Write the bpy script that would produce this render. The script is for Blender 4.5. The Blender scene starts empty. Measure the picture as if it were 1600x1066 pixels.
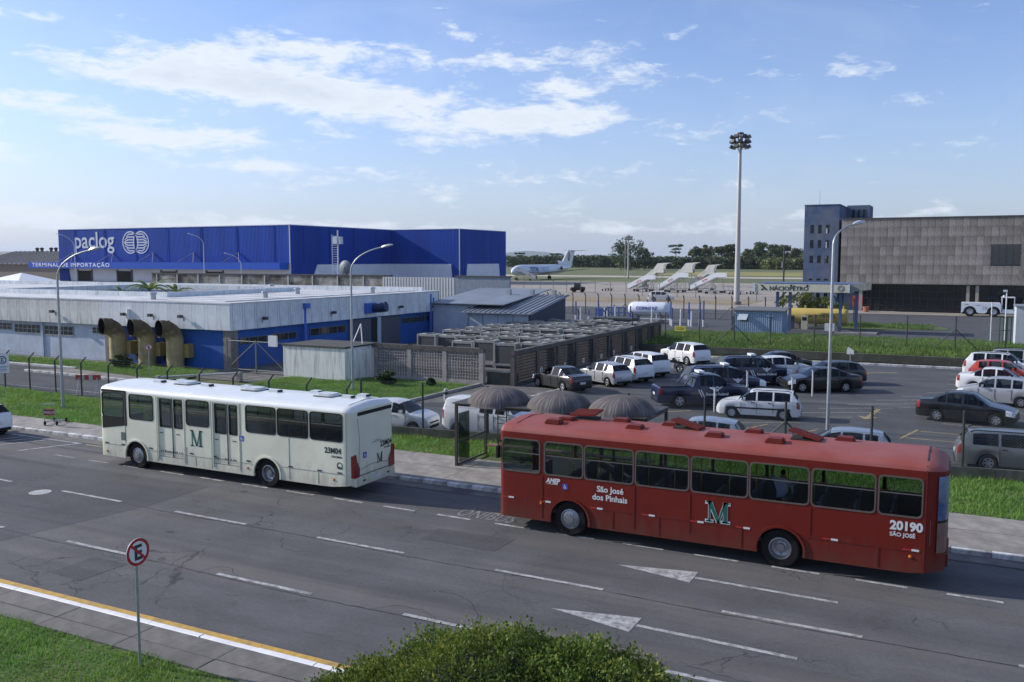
import bpy, bmesh, math, random
import numpy as np
from mathutils import Vector, Matrix
random.seed(7); rng = np.random.default_rng(11)
S = bpy.context.scene
COL = S.collection
R = math.radians
# ------------------------------------------------------------------ camera
# world frame: X runs along the road (traffic drives towards -X), Y away from the camera, Z up, metres
cam = bpy.data.cameras.new('camera'); camo = bpy.data.objects.new('camera', cam); COL.objects.link(camo)
cam.sensor_width = 36; cam.lens = 36 * 1400 / 1600
cam.clip_start = .3; cam.clip_end = 60000
camo.location = (0, 0, 8.0); camo.rotation_euler = (R(90 - 5.224), 0, R(26.66))
S.camera = camo
# ------------------------------------------------------------------ light
SUN_EL, SUN_TRAVEL = 27.0, 9.7            # elevation, plan direction the light travels (from +X)
sd = Vector((math.cos(R(SUN_TRAVEL)) * math.cos(R(SUN_EL)), math.sin(R(SUN_TRAVEL)) * math.cos(R(SUN_EL)), -math.sin(R(SUN_EL))))
sl = bpy.data.lights.new('sun', 'SUN'); sl.energy = 4.1; sl.angle = R(.55); sl.color = (1, .95, .86)
so = bpy.data.objects.new('sun', sl); COL.objects.link(so)
so.rotation_euler = sd.to_track_quat('-Z', 'Y').to_euler(); so.location = (-60, -20, 60)
S.view_settings.view_transform = 'Standard'; S.view_settings.look = 'None'
S.view_settings.gamma = 1; S.view_settings.use_curve_mapping = False
S.view_settings.exposure = .30
W = bpy.data.worlds.new('World'); S.world = W; W.use_nodes = True
def build_world():
    nt = W.node_tree; n = nt.nodes; l = nt.links; n.clear()
    out = n.new('ShaderNodeOutputWorld'); bg = n.new('ShaderNodeBackground'); bg.inputs[1].default_value = .13
    sky = n.new('ShaderNodeTexSky'); sky.sky_type = 'NISHITA'; sky.sun_disc = False
    sky.sun_elevation = R(SUN_EL); sky.sun_rotation = R(270 - SUN_TRAVEL)
    sky.altitude = 300; sky.air_density = 1.0; sky.dust_density = .8; sky.ozone_density = 4.0
    def math_(op, a, b=None, c=None, clamp=False):
        m = n.new('ShaderNodeMath'); m.operation = op; m.use_clamp = clamp
        for i, v in enumerate((a, b, c)):
            if v is None: continue
            if hasattr(v, 'links') or hasattr(v, 'is_linked'): l.new(v, m.inputs[i])
            else: m.inputs[i].default_value = v
        return m.outputs[0]
    tc = n.new('ShaderNodeTexCoord'); sx = n.new('ShaderNodeSeparateXYZ'); l.new(tc.outputs['Generated'], sx.inputs[0])
    # compass bearing (0 = straight down the photographed view, degrees, right positive) and elevation
    az = math_('ARCTAN2', sx.outputs[0], sx.outputs[1]); az = math_('MULTIPLY', az, 57.2958); az = math_('ADD', az, 26.66)
    el = math_('ARCSINE', sx.outputs[2]); el = math_('MULTIPLY', el, 57.2958)
    cv = n.new('ShaderNodeCombineXYZ')
    l.new(math_('MULTIPLY', az, .10), cv.inputs[0]); l.new(math_('MULTIPLY', el, .30), cv.inputs[1])
    def noise(scale, det, rough, dist=0, seed=0):
        t = n.new('ShaderNodeTexNoise'); t.inputs['Scale'].default_value = scale; t.inputs['Detail'].default_value = det
        t.inputs['Roughness'].default_value = rough; t.inputs['Distortion'].default_value = dist
        mp = n.new('ShaderNodeVectorMath'); mp.operation = 'ADD'; mp.inputs[1].default_value = (seed, seed * .7, 0)
        l.new(cv.outputs[0], mp.inputs[0]); l.new(mp.outputs[0], t.inputs['Vector']); return t.outputs[0]
    n1 = noise(2.1, 12, .66, .35, 3.1); n2 = noise(7.5, 8, .66, .3, 9.4); n3 = noise(.7, 8, .6, .8, 21.)
    def blob(a0, e0, wa, we, amp, tilt=0):
        da = math_('SUBTRACT', az, a0); de = math_('SUBTRACT', el, e0)
        if tilt: de = math_('SUBTRACT', de, math_('MULTIPLY', da, tilt))
        q = math_('ADD', math_('POWER', math_('ABSOLUTE', math_('DIVIDE', da, wa)), 2.0), math_('POWER', math_('ABSOLUTE', math_('DIVIDE', de, we)), 2.0))
        return math_('MULTIPLY', math_('EXPONENT', math_('MULTIPLY', q, -1.0)), amp)
    # clouds in view (bearing, elevation, half widths)
    blobs = [(-17.0, 11.0, 8.0, 1.7, .64, -.05), (-9.5, 9.6, 8., 1.7, .66, -.08), (-21, 10.4, 6., .8, .5, 0), (-10.5, 12.6, 4.2, .8, .5, -.06),
             (3.6, 10.8, 3.2, 2.0, .62, .12), (1.5, 8.7, 6.0, .8, .62, .02), (-2.2, 12.0, 3.4, .55, .5, 0), (8.2, 11.3, 1.8, .9, .42, 0),
             (-31, 15., 3.2, .8, .6, 0), (-20.5, 7.2, 7., 1.0, .68, -.06), (-28.5, 9., 3.2, .45, .5, .04), (-25.5, 8.4, 3.6, .4, .45, 0), (-31.5, 6., 3., 1.0, .45, 0),
             (18.5, 11., 3.5, .6, .42, 0), (13.5, 8., 7., 1.0, .28, .05), (-3, 4.8, 14., 1.3, .30, 0), (25.5, 6.1, 4., 1.2, .30, .25),
             (6, 1.9, 11, .45, .5, 0), (-30, 2.4, 10, .9, .6, 0), (-14, 2.0, 9, .5, .5, 0), (16, 2.6, 9, .4, .42, 0), (-27, 13.2, 2.2, .4, .5, 0), (-5, 7.3, 4, .4, .45, 0), (-15, 5.6, 6, .35, .4, 0), (10, 13.4, 2, .4, .35, 0), (-3.5, 13.6, 2.2, .5, .45, 0)]
    tot = None
    for b in blobs:
        o = blob(*b); tot = o if tot is None else math_('ADD', tot, o)
    # the same sort of broken cloud goes on round the rest of the sky
    away = math_('SUBTRACT', math_('ABSOLUTE', math_('SUBTRACT', az, -2)), 42); away = math_('MULTIPLY', away, .06, None, True)
    up = math_('MULTIPLY', math_('SUBTRACT', el, 22), .06, None, True)
    rest = math_('MAXIMUM', away, up); tot = math_('ADD', tot, math_('MULTIPLY', rest, .26))
    d = math_('ADD', tot, math_('MULTIPLY', math_('SUBTRACT', n1, .5), 2.1)); d = math_('ADD', d, math_('MULTIPLY', math_('SUBTRACT', n2, .5), .85))
    dens = math_('MULTIPLY', math_('SUBTRACT', d, .26), 2.3, None, True)
    dens = math_('MULTIPLY', math_('POWER', dens, 1.1), .93)
    # thin veil
    veil = math_('MULTIPLY', math_('SUBTRACT', n3, .46), 1.3, None, True); veil = math_('MULTIPLY', veil, .34)
    hz = math_('POWER', math_('SUBTRACT', 1.0, math_('MULTIPLY', math_('ABSOLUTE', el), 1 / 14., None, True)), 2.0)
    cover = math_('MAXIMUM', dens, veil)
    shade = math_('MULTIPLY', math_('SUBTRACT', d, .55), 1.0, None, True)
    cc = n.new('ShaderNodeMix'); cc.data_type = 'RGBA'; cc.inputs[6].default_value = (5.7, 6.05, 6.5, 1); cc.inputs[7].default_value = (4.3, 4.75, 5.45, 1)
    l.new(shade, cc.inputs[0])
    mx = n.new('ShaderNodeMix'); mx.data_type = 'RGBA'; l.new(cover, mx.inputs[0])
    # white balance of the picture, and the pale blue haze low over the horizon all round
    tint = n.new('ShaderNodeVectorMath'); tint.operation = 'MULTIPLY'; tint.inputs[1].default_value = (1.11, 1.02, 1.13); l.new(sky.outputs[0], tint.inputs[0])
    hm = n.new('ShaderNodeMix'); hm.data_type = 'RGBA'; l.new(math_('MULTIPLY', hz, .72), hm.inputs[0]); l.new(tint.outputs[0], hm.inputs[6]); hm.inputs[7].default_value = (2.75, 3.4, 4.4, 1)
    l.new(hm.outputs[2], mx.inputs[6]); l.new(cc.outputs[2], mx.inputs[7])
    l.new(mx.outputs[2], bg.inputs[0]); l.new(bg.outputs[0], out.inputs[0])
build_world()
# ------------------------------------------------------------------ helpers
MATS = {}
def newmat(name):
    m = bpy.data.materials.new(name); m.use_nodes = True; nt = m.node_tree
    return m, nt, nt.nodes, nt.links, nt.nodes['Principled BSDF']
def M(name, col=(.5, .5, .5), rough=.6, metal=0., var=.12, scale=3., bump=0., bscale=30., spec=.5, streak=0., rnd=0., coat=0., dirt=None, dirtamt=0., sc3=None, emit=None):
    if name in MATS: return MATS[name]
    m, nt, n, l, b = newmat(name)
    b.inputs['Roughness'].default_value = rough; b.inputs['Metallic'].default_value = metal
    b.inputs['Specular IOR Level'].default_value = spec; b.inputs['Coat Weight'].default_value = coat; b.inputs['Coat Roughness'].default_value = .08
    tc = n.new('ShaderNodeTexCoord'); mp = n.new('ShaderNodeMapping'); l.new(tc.outputs['Object'], mp.inputs[0])
    if sc3: mp.inputs['Scale'].default_value = sc3
    tx = n.new('ShaderNodeTexNoise'); tx.inputs['Scale'].default_value = scale; tx.inputs['Detail'].default_value = 7; tx.inputs['Roughness'].default_value = .62
    l.new(mp.outputs[0], tx.inputs['Vector'])
    mr = n.new('ShaderNodeMapRange'); mr.inputs[1].default_value = .3; mr.inputs[2].default_value = .7; mr.inputs[3].default_value = 1 - var; mr.inputs[4].default_value = 1 + var
    l.new(tx.outputs[0], mr.inputs[0]); fac = mr.outputs[0]
    if rnd:
        oi = n.new('ShaderNodeObjectInfo'); m2 = n.new('ShaderNodeMapRange'); m2.inputs[3].default_value = 1 - rnd; m2.inputs[4].default_value = 1 + rnd
        l.new(oi.outputs['Random'], m2.inputs[0]); mm = n.new('ShaderNodeMath'); mm.operation = 'MULTIPLY'; l.new(fac, mm.inputs[0]); l.new(m2.outputs[0], mm.inputs[1]); fac = mm.outputs[0]
    vm = n.new('ShaderNodeVectorMath'); vm.operation = 'SCALE'; vm.inputs[0].default_value = col[:3]; l.new(fac, vm.inputs['Scale']); cur = vm.outputs[0]
    def overlay(cur, facout, c2):
        mx = n.new('ShaderNodeMix'); mx.data_type = 'RGBA'; l.new(facout, mx.inputs[0]); l.new(cur, mx.inputs[6]); mx.inputs[7].default_value = (*c2, 1); return mx.outputs[2]
    if streak:
        mp2 = n.new('ShaderNodeMapping'); mp2.inputs['Scale'].default_value = (2.2, 2.2, .16); l.new(tc.outputs['Object'], mp2.inputs[0])
        t2 = n.new('ShaderNodeTexNoise'); t2.inputs['Scale'].default_value = 2.2; t2.inputs['Detail'].default_value = 8; t2.inputs['Roughness'].default_value = .7; l.new(mp2.outputs[0], t2.inputs['Vector'])
        r2 = n.new('ShaderNodeMapRange'); r2.inputs[1].default_value = .50; r2.inputs[2].default_value = .72; r2.inputs[3].default_value = 0; r2.inputs[4].default_value = streak; l.new(t2.outputs[0], r2.inputs[0])
        cur = overlay(cur, r2.outputs[0], tuple(c * .22 for c in col[:3]))
    if dirt:
        t3 = n.new('ShaderNodeTexNoise'); t3.inputs['Scale'].default_value = scale * .35; t3.inputs['Detail'].default_value = 8; t3.inputs['Roughness'].default_value = .65; l.new(tc.outputs['Object'], t3.inputs['Vector'])
        r3 = n.new('ShaderNodeMapRange'); r3.inputs[1].default_value = .42; r3.inputs[2].default_value = .68; r3.inputs[3].default_value = 0; r3.inputs[4].default_value = dirtamt; l.new(t3.outputs[0], r3.inputs[0])
        cur = overlay(cur, r3.outputs[0], dirt)
    l.new(cur, b.inputs['Base Color'])
    if bump:
        t4 = n.new('ShaderNodeTexNoise'); t4.inputs['Scale'].default_value = bscale; t4.inputs['Detail'].default_value = 5; l.new(tc.outputs['Object'], t4.inputs['Vector'])
        bp = n.new('ShaderNodeBump'); bp.inputs['Strength'].default_value = bump; bp.inputs['Distance'].default_value = .02; l.new(t4.outputs[0], bp.inputs['Height']); l.new(bp.outputs[0], b.inputs['Normal'])
    if emit:
        b.inputs['Emission Color'].default_value = (*emit[:3], 1); b.inputs['Emission Strength'].default_value = emit[3]
    MATS[name] = m; return m
def glass(name, tint=(.25, .28, .3), refl=1.0, rough=.03):
    if name in MATS: return MATS[name]
    m, nt, n, l, b = newmat(name); n.remove(b); out = n['Material Output']
    tr = n.new('ShaderNodeBsdfTransparent'); tr.inputs[0].default_value = (*tint, 1); gl = n.new('ShaderNodeBsdfGlossy'); gl.inputs['Roughness'].default_value = rough
    gl.inputs[0].default_value = (.9, .95, 1, 1)
    fr = n.new('ShaderNodeFresnel'); fr.inputs[0].default_value = 1.45; mu = n.new('ShaderNodeMath'); mu.operation = 'MULTIPLY'; mu.inputs[1].default_value = refl; mu.use_clamp = True
    l.new(fr.outputs[0], mu.inputs[0]); mx = n.new('ShaderNodeMixShader'); l.new(mu.outputs[0], mx.inputs[0]); l.new(tr.outputs[0], mx.inputs[1]); l.new(gl.outputs[0], mx.inputs[2]); l.new(mx.outputs[0], out.inputs[0])
    MATS[name] = m; return m
class MB:
    """collects shapes that become ONE mesh object"""
    def __init__(s): s.v = []; s.f = []
    def add(s, v, f):
        o = len(s.v); s.v += [tuple(p) for p in v]; s.f += [tuple(i + o for i in q) for q in f]; return s
    def box(s, x0, x1, y0, y1, z0, z1):
        return s.add([(x0, y0, z0), (x1, y0, z0), (x1, y1, z0), (x0, y1, z0), (x0, y0, z1), (x1, y0, z1), (x1, y1, z1), (x0, y1, z1)],
                     [(0, 3, 2, 1), (4, 5, 6, 7), (0, 1, 5, 4), (1, 2, 6, 5), (2, 3, 7, 6), (3, 0, 4, 7)])
    def tube(s, p0, p1, r0, r1=None, n=8, cap=True):
        r1 = r0 if r1 is None else r1; p0 = Vector(p0); p1 = Vector(p1); d = (p1 - p0).normalized()
        a = d.orthogonal().normalized(); b = d.cross(a); v = []
        for p, r in ((p0, r0), (p1, r1)):
            for i in range(n):
                t = 2 * math.pi * i / n; v.append(p + (a * math.cos(t) + b * math.sin(t)) * r)
        f = [(i, (i + 1) % n, n + (i + 1) % n, n + i) for i in range(n)]
        if cap: f += [tuple(range(n - 1, -1, -1)), tuple(range(n, 2 * n))]
        return s.add(v, f)
    def path(s, pts, r, n=8):
        rs = r if isinstance(r, (list, tuple)) else [r] * len(pts)
        for i in range(len(pts) - 1): s.tube(pts[i], pts[i + 1], rs[i], rs[i + 1], n)
        return s
    def sweep(s, pts, rs, n=10, cap=True):
        P = [Vector(p) for p in pts]; v = []; up = None
        for i, p in enumerate(P):
            d = (P[min(i + 1, len(P) - 1)] - P[max(i - 1, 0)]).normalized()
            if up is None: a = d.orthogonal().normalized()
            else: a = (up - d * up.dot(d)).normalized()
            up = a; b = d.cross(a)
            for k in range(n):
                t = 2 * math.pi * k / n; v.append(p + (a * math.cos(t) + b * math.sin(t)) * rs[i])
        f = [(i * n + k, i * n + (k + 1) % n, (i + 1) * n + (k + 1) % n, (i + 1) * n + k) for i in range(len(P) - 1) for k in range(n)]
        if cap: f += [tuple(range(n - 1, -1, -1)), tuple(range((len(P) - 1) * n, len(P) * n))]
        return s.add(v, f)
    def prism(s, poly, d0, d1, axis='z'):
        """polygon extruded along an axis: 'z' (x,y), 'y' (x,z), 'x' (y,z)"""
        n = len(poly)
        def q(p, d): return (p[0], p[1], d) if axis == 'z' else ((p[0], d, p[1]) if axis == 'y' else (d, p[0], p[1]))
        v = [q(p, d0) for p in poly] + [q(p, d1) for p in poly]
        return s.add(v, [tuple(range(n - 1, -1, -1)), tuple(range(n, 2 * n))] + [(i, (i + 1) % n, n + (i + 1) % n, n + i) for i in range(n)])
    def lathe(s, prof, c=(0, 0, 0), axis='z', n=20):
        v = []; m = len(prof)
        for i in range(n):
            t = 2 * math.pi * i / n; ca, sa = math.cos(t), math.sin(t)
            for r, h in prof:
                p = (r * ca, r * sa, h) if axis == 'z' else ((r * ca, h, r * sa) if axis == 'y' else (h, r * ca, r * sa))
                v.append((c[0] + p[0], c[1] + p[1], c[2] + p[2]))
        return s.add(v, [(i * m + j, ((i + 1) % n) * m + j, ((i + 1) % n) * m + j + 1, i * m + j + 1) for i in range(n) for j in range(m - 1)])
    def ring(s, outer, inner, d0, d1, axis='y'):
        n = len(outer)
        def q(p, d): return (p[0], p[1], d) if axis == 'z' else ((p[0], d, p[1]) if axis == 'y' else (d, p[0], p[1]))
        v = [q(p, d0) for p in outer] + [q(p, d0) for p in inner] + [q(p, d1) for p in outer] + [q(p, d1) for p in inner]
        f = []
        for i in range(n):
            j = (i + 1) % n
            f += [(i, j, n + j, n + i), (2 * n + i, 3 * n + i, 3 * n + j, 2 * n + j), (i, 2 * n + i, 2 * n + j, j), (n + i, n + j, 3 * n + j, 3 * n + i)]
        return s.add(v, f)
    def data(s, name):
        me = bpy.data.meshes.new(name); me.from_pydata(s.v, [], s.f); me.validate(); 
        bm = bmesh.new(); bm.from_mesh(me); bmesh.ops.recalc_face_normals(bm, faces=bm.faces); bm.to_mesh(me); bm.free(); return me
    def build(s, name, mat, parent=None, loc=(0, 0, 0), smooth=False, rot=None):
        me = s.data(name)
        if mat: me.materials.append(mat)
        if smooth:
            me.polygons.foreach_set('use_smooth', [True] * len(me.polygons))
            try: me.set_sharp_from_angle(angle=R(smooth if smooth > 1 else 40))
            except Exception: pass
        return link(name, me, parent, loc, rot)
def link(name, me, parent=None, loc=(0, 0, 0), rot=None):
    o = bpy.data.objects.new(name, me); COL.objects.link(o); o.location = loc
    if rot: o.rotation_euler = rot
    if parent is not None: o.parent = parent
    return o
def tag(o, label, cat, group=None):
    o['label'] = label; o['category'] = cat
    if group: o['group'] = group
    return o
def thing(name, label, cat, loc=(0, 0, 0), rz=0., group=None):
    o = bpy.data.objects.new(name, None); COL.objects.link(o); o.location = loc; o.rotation_euler = (0, 0, rz); o.empty_display_size = .2
    return tag(o, label, cat, group)
def struct(o): o['kind'] = 'structure'; return o
def stuff(o): o['kind'] = 'stuff'; return o
def sheet(name, pts, z, mat, parent=None):
    me = bpy.data.meshes.new(name); me.from_pydata([(p[0], p[1], z) for p in pts], [], [tuple(range(len(pts)))]); me.materials.append(mat)
    if me.polygons[0].normal.z < 0: me.flip_normals()
    o = link(name, me, parent)
    return o if parent is not None else struct(o)
def rect(x0, x1, y0, y1): return [(x0, y0), (x1, y0), (x1, y1), (x0, y1)]
def rrect(x0, x1, z0, z1, r, k=4):
    p = []
    for cx, cz, a in ((x1 - r, z1 - r, 0), (x0 + r, z1 - r, 90), (x0 + r, z0 + r, 180), (x1 - r, z0 + r, 270)):
        for i in range(k + 1):
            t = R(a + 90 * i / k); p.append((cx + r * math.cos(t), cz + r * math.sin(t)))
    return p
def circ(cx, cz, r, n=28): return [(cx + r * math.cos(2 * math.pi * i / n), cz + r * math.sin(2 * math.pi * i / n)) for i in range(n)]
def text(s, size, mat, parent, loc, rot, name='lettering', off=0., ext=.003, ax='LEFT', xs=1., space=1., lines=1., shear=0.):
    cu = bpy.data.curves.new('t', 'FONT'); cu.body = s; cu.size = size; cu.offset = off; cu.extrude = ext; cu.align_x = ax; cu.space_character = space; cu.space_line = lines; cu.shear = shear
    cu.resolution_u = 3
    o = bpy.data.objects.new('t', cu); COL.objects.link(o); bpy.context.view_layer.update()
    me = bpy.data.meshes.new_from_object(o.evaluated_get(bpy.context.evaluated_depsgraph_get()))
    bpy.data.objects.remove(o); bpy.data.curves.remove(cu); me.materials.clear(); me.materials.append(mat); me.name = name
    t = link(name, me, parent, loc, rot); t.scale = (xs, 1, 1); return t
FRONT = (R(90), 0, 0)                      # lettering that faces -Y
def kerb_line(y0, y1, h): pass
# ------------------------------------------------------------------ ground, road, pavements
def asphalt(name, col, crack=.6, dust=(.16, .14, .12), dustamt=.25, grain=.35, cs=.45):
    m, nt, n, l, b = newmat(name); b.inputs['Roughness'].default_value = .82; b.inputs['Specular IOR Level'].default_value = .25
    g = n.new('ShaderNodeNewGeometry'); P = g.outputs['Position']
    def noise(scale, det=6, rough=.6, vec=None, sc=None):
        t = n.new('ShaderNodeTexNoise'); t.inputs['Scale'].default_value = scale; t.inputs['Detail'].default_value = det; t.inputs['Roughness'].default_value = rough
        v = P
        if sc: mp = n.new('ShaderNodeMapping'); mp.inputs['Scale'].default_value = sc; l.new(P, mp.inputs[0]); v = mp.outputs[0]
        l.new(v, t.inputs['Vector']); return t.outputs[0]
    def rng_(o, a, b_, c, d):
        r = n.new('ShaderNodeMapRange'); r.inputs[1].default_value = a; r.inputs[2].default_value = b_; r.inputs[3].default_value = c; r.inputs[4].default_value = d; l.new(o, r.inputs[0]); return r.outputs[0]
    def mul(a, b_):
        q = n.new('ShaderNodeMath'); q.operation = 'MULTIPLY'; l.new(a, q.inputs[0]); l.new(b_, q.inputs[1]); return q.outputs[0]
    f = mul(rng_(noise(70, 3, .7), .3, .7, 1 - grain, 1 + grain), rng_(noise(.5, 7, .6), .3, .7, .82, 1.16))
    f = mul(f, rng_(noise(1., 6, .65, None, (.05, .8, 1)), .3, .7, .84, 1.16)); f = mul(f, rng_(noise(9, 5, .75), .3, .7, .84, 1.16)); f = mul(f, rng_(noise(26, 3, .8), .3, .7, .86, 1.14))
    vm = n.new('ShaderNodeVectorMath'); vm.operation = 'SCALE'; vm.inputs[0].default_value = col; l.new(f, vm.inputs['Scale']); cur = vm.outputs[0]
    def over(cur, fac, c):
        mx = n.new('ShaderNodeMix'); mx.data_type = 'RGBA'; l.new(fac, mx.inputs[0]); l.new(cur, mx.inputs[6]); mx.inputs[7].default_value = (*c, 1); return mx.outputs[2]
    cur = over(cur, rng_(noise(1., 8, .6, None, (.04, .55, 1)), .46, .70, 0, dustamt), dust)
    cur = over(cur, rng_(noise(.9, 9, .7), .58, .72, 0, .5), tuple(c * .45 for c in col)); cur = over(cur, rng_(noise(1., 7, .6, None, (.03, .9, 1)), .52, .66, 0, .35), tuple(c * .55 for c in col))
    if crack:
        w = n.new('ShaderNodeTexNoise'); w.inputs['Scale'].default_value = 1.6; w.inputs['Detail'].default_value = 8; l.new(P, w.inputs['Vector'])
        ad = n.new('ShaderNodeVectorMath'); ad.operation = 'MULTIPLY_ADD'; ad.inputs[1].default_value = (1.1, 1.1, 0); l.new(w.outputs[1], ad.inputs[0]); l.new(P, ad.inputs[2])
        for sc_, wd, lo in ((cs, .012, .5), (cs * 3.2, .018, .56)):
            vo = n.new('ShaderNodeTexVoronoi'); vo.feature = 'DISTANCE_TO_EDGE'; vo.inputs['Scale'].default_value = sc_; l.new(ad.outputs[0], vo.inputs['Vector'])
            ln = rng_(vo.outputs['Distance'], wd * .3, wd, crack, 0); cur = over(cur, mul(ln, rng_(noise(.22, 3), lo, lo + .08, 0, 1)), tuple(c * .28 for c in col))
    l.new(cur, b.inputs['Base Color'])
    bp = n.new('ShaderNodeBump'); bp.inputs['Strength'].default_value = .5; bp.inputs['Distance'].default_value = .006; l.new(noise(90, 3), bp.inputs['Height']); l.new(bp.outputs[0], b.inputs['Normal'])
    MATS[name] = m; return m
A_ROAD = asphalt('asphalt road', (.103, .104, .108), .75, (.165, .146, .13), .55)
A_OLD = asphalt('asphalt old coarse', (.076, .079, .086), .5, (.13, .125, .12), .3, .6, .8)
A_LOT = asphalt('asphalt lot', (.082, .086, .093), .25, (.16, .15, .14), .3)
A_IN = asphalt('asphalt inner', (.088, .092, .100), .3)
CONC = M('concrete slab', (.30, .275, .25), .85, var=.22, scale=2.2, bump=.4, bscale=50, rnd=.10, dirt=(.10, .09, .08), dirtamt=.65)
CONCD = M('concrete slab old', (.155, .145, .135), .88, var=.25, scale=2.5, bump=.5, bscale=40, rnd=.12, dirt=(.05, .05, .045), dirtamt=.6)
KERBP = M('kerb worn white paint', (.62, .62, .62), .7, var=.2, scale=5, bump=.3, rnd=.10, dirt=(.16, .155, .15), dirtamt=.95)
KERBW = M('kerb fresh white paint', (.80, .80, .82), .6, var=.06, scale=6, rnd=.03, dirt=(.3, .29, .28), dirtamt=.25)
KERBC = M('kerb concrete', (.33, .31, .28), .85, var=.2, scale=4, bump=.3, rnd=.12, dirt=(.12, .11, .1), dirtamt=.6)
PWHITE = M('road paint white worn', (.42, .42, .42), .7, var=.3, scale=11, dirt=(.11, .11, .11), dirtamt=.95)
PFADE = M('road paint faded', (.27, .265, .26), .75, var=.25, scale=9, dirt=(.12, .115, .11), dirtamt=.9)
PYEL = M('road paint yellow', (.55, .33, .06), .7, var=.18, scale=8, dirt=(.14, .12, .09), dirtamt=.6)
PYELF = M('road paint yellow faded', (.40, .30, .12), .75, var=.25, scale=8, dirt=(.12, .11, .1), dirtamt=.7)
APRON = M('apron concrete', (.34, .30, .255), .85, var=.12, scale=.06, dirt=(.22, .19, .16), dirtamt=.6)
FIELD = M('field grass', (.105, .125, .04), .9, var=.3, scale=.02, dirt=(.16, .15, .06), dirtamt=.6)
DIRT = M('dirt', (.30, .23, .14), .95, var=.25, scale=.4, dirt=(.16, .13, .08), dirtamt=.6)
GRASSB = M('grass ground', (.07, .115, .025), .95, var=.35, scale=1.6, dirt=(.10, .09, .04), dirtamt=.5)
sheet('ground', rect(-20000, 20000, -60, 30000), -.06, FIELD)
sheet('apron', rect(-420, 90, 128, 300), -.02, APRON)
sheet('dirt_strip', rect(-120, -34, 158, 176), .0, DIRT)
sheet('taxiway', [(-900, 420), (200, 360), (200, 385), (-900, 470)], -.03, M('taxiway concrete', (.42, .38, .31), .85, var=.12, scale=.05))
sheet('dry_grass_strip', [(-150, 450), (150, 400), (150, 520), (-150, 560)], -.04, M('dry grass', (.25, .22, .06), .95, var=.25, scale=.05))
sheet('service_yard', rect(-60, 60, 96.3, 142), -.005, A_IN)
sheet('service_road', rect(-260, -44, 96.3, 128), -.008, A_IN)
sheet('road', rect(-160, 60, 13.36, 26.75), 0, A_ROAD)
sheet('road_patch', [(-160, 13.9), (-25.2, 13.9), (-24.2, 15.7), (-23.4, 20.2), (-23.45, 22.9), (-160, 22.9)], .004, A_OLD)
OILM = asphalt('oil stained asphalt', (.066, .066, .068), 0, (.08, .075, .07), .2)
REP = asphalt('asphalt repair', (.082, .083, .086), .2, (.12, .11, .105), .35)
for k in range(7):
    cx, cy, rr = random.uniform(-34, 4), random.choice((24.9, 24.6, 21.9, 18.4, 15.2)) + random.uniform(-.3, .3), random.uniform(.05, .13); ph = random.uniform(0, 6)
    sheet('oil_stain', [(cx + rr * (1.5 + .5 * math.sin(3 * a + ph) + random.uniform(-.2, .2)) * math.cos(a), cy + rr * (.7 + .22 * math.cos(2 * a + ph) + random.uniform(-.08, .08)) * math.sin(a)) for a in [6.2832 * i / 18 for i in range(18)]], .0052 + k * .00005, OILM)
for x0_, x1_, y0_, y1_ in ((-13.6, -11.2, 21.2, 22.4), (-20.6, -19.4, 14.6, 16.0), (.4, 3.2, 17.2, 18.6)): sheet('road_repair', [(x0_, y0_ + .06), (x1_, y0_), (x1_ + .05, y1_), (x0_ - .04, y1_ - .05)], .0048, REP)
sheet('drain_grate', rect(-15.6, -14.8, 26.2, 26.62), .012, M('drain iron', (.05, .05, .052), .6, var=.4, scale=20))
sheet('gutter', rect(-60, 8, 26.12, 26.74), .004, CONCD)
def yF(x): return 36.0 + x * .115 if x > -25 else 33.125 + (-25 - x) * .075   # line of the roadside fence
def lerp(a, b, t): return a + (b - a) * t
def dash(x0, x1, ya, yb, w, mat=PWHITE, z=.008, name='lane_marking'):
    sheet(name, [(x0, ya - w / 2), (x1, yb - w / 2), (x1, yb + w / 2), (x0, ya + w / 2)], z, mat)
def yA(x): return 20.22 - (x + 27.6) * .0172
def yB(x): return 16.58 - (x + 25) * .0105
def yC(x): return 23.92 - (x + 33) * .0185
for x in (-39.4, -33.4, -27.6, -22.1, -16.35, -10.5, -4.6, 1.3, 7.2): dash(x, x + 3.0, yA(x), yA(x + 3), .13)
for x in (-34.2, -28.4, -22.5, -16.7, -11.0, -5.1, .8): dash(x, x + 3.05, yB(x), yB(x + 3), .13)
x = -33.0
while x < 9:
    dash(x, x + 1.2, yC(x), yC(x + 1.2), .12, PWHITE if x > -30 else PFADE); x += 2.06
def stripe_p(p, q, w, mat):
    CRK.append((p, q, w))
CRK = []
def arrow(xt, y, sy):
    sheet('road_arrow', [(xt, y + .0), (xt + 2.05, y + .42 - .03), (xt + 2.05, y - .42 - .03)], .008, PWHITE); dash(xt + 2.07, xt + 5.5, y - .04, y - .17, .13, PWHITE, .008, 'road_arrow')
def seam(fy, x0, x1, off, w, seed):
    r = random.Random(seed); up, lo = [], []; x = x0
    while x < x1:
        y = fy(x) + off + .05 * math.sin(x * .7 + seed) + r.uniform(-.02, .02); q = w * r.uniform(.2, 1.); up.append((x, y + q)); lo.append((x, y - q)); x += r.uniform(.12, .35)
    me = bpy.data.meshes.new('road_seam'); n_ = len(up); me.from_pydata([(a, b, .0062) for a, b in up + lo], [], [(i, n_ + i, n_ + i + 1, i + 1) for i in range(n_ - 1)]); me.materials.append(SEAM); struct(link('road_seam', me))
SEAM = M('seam tar', (.030, .029, .030), .8, var=.3, scale=8)
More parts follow.
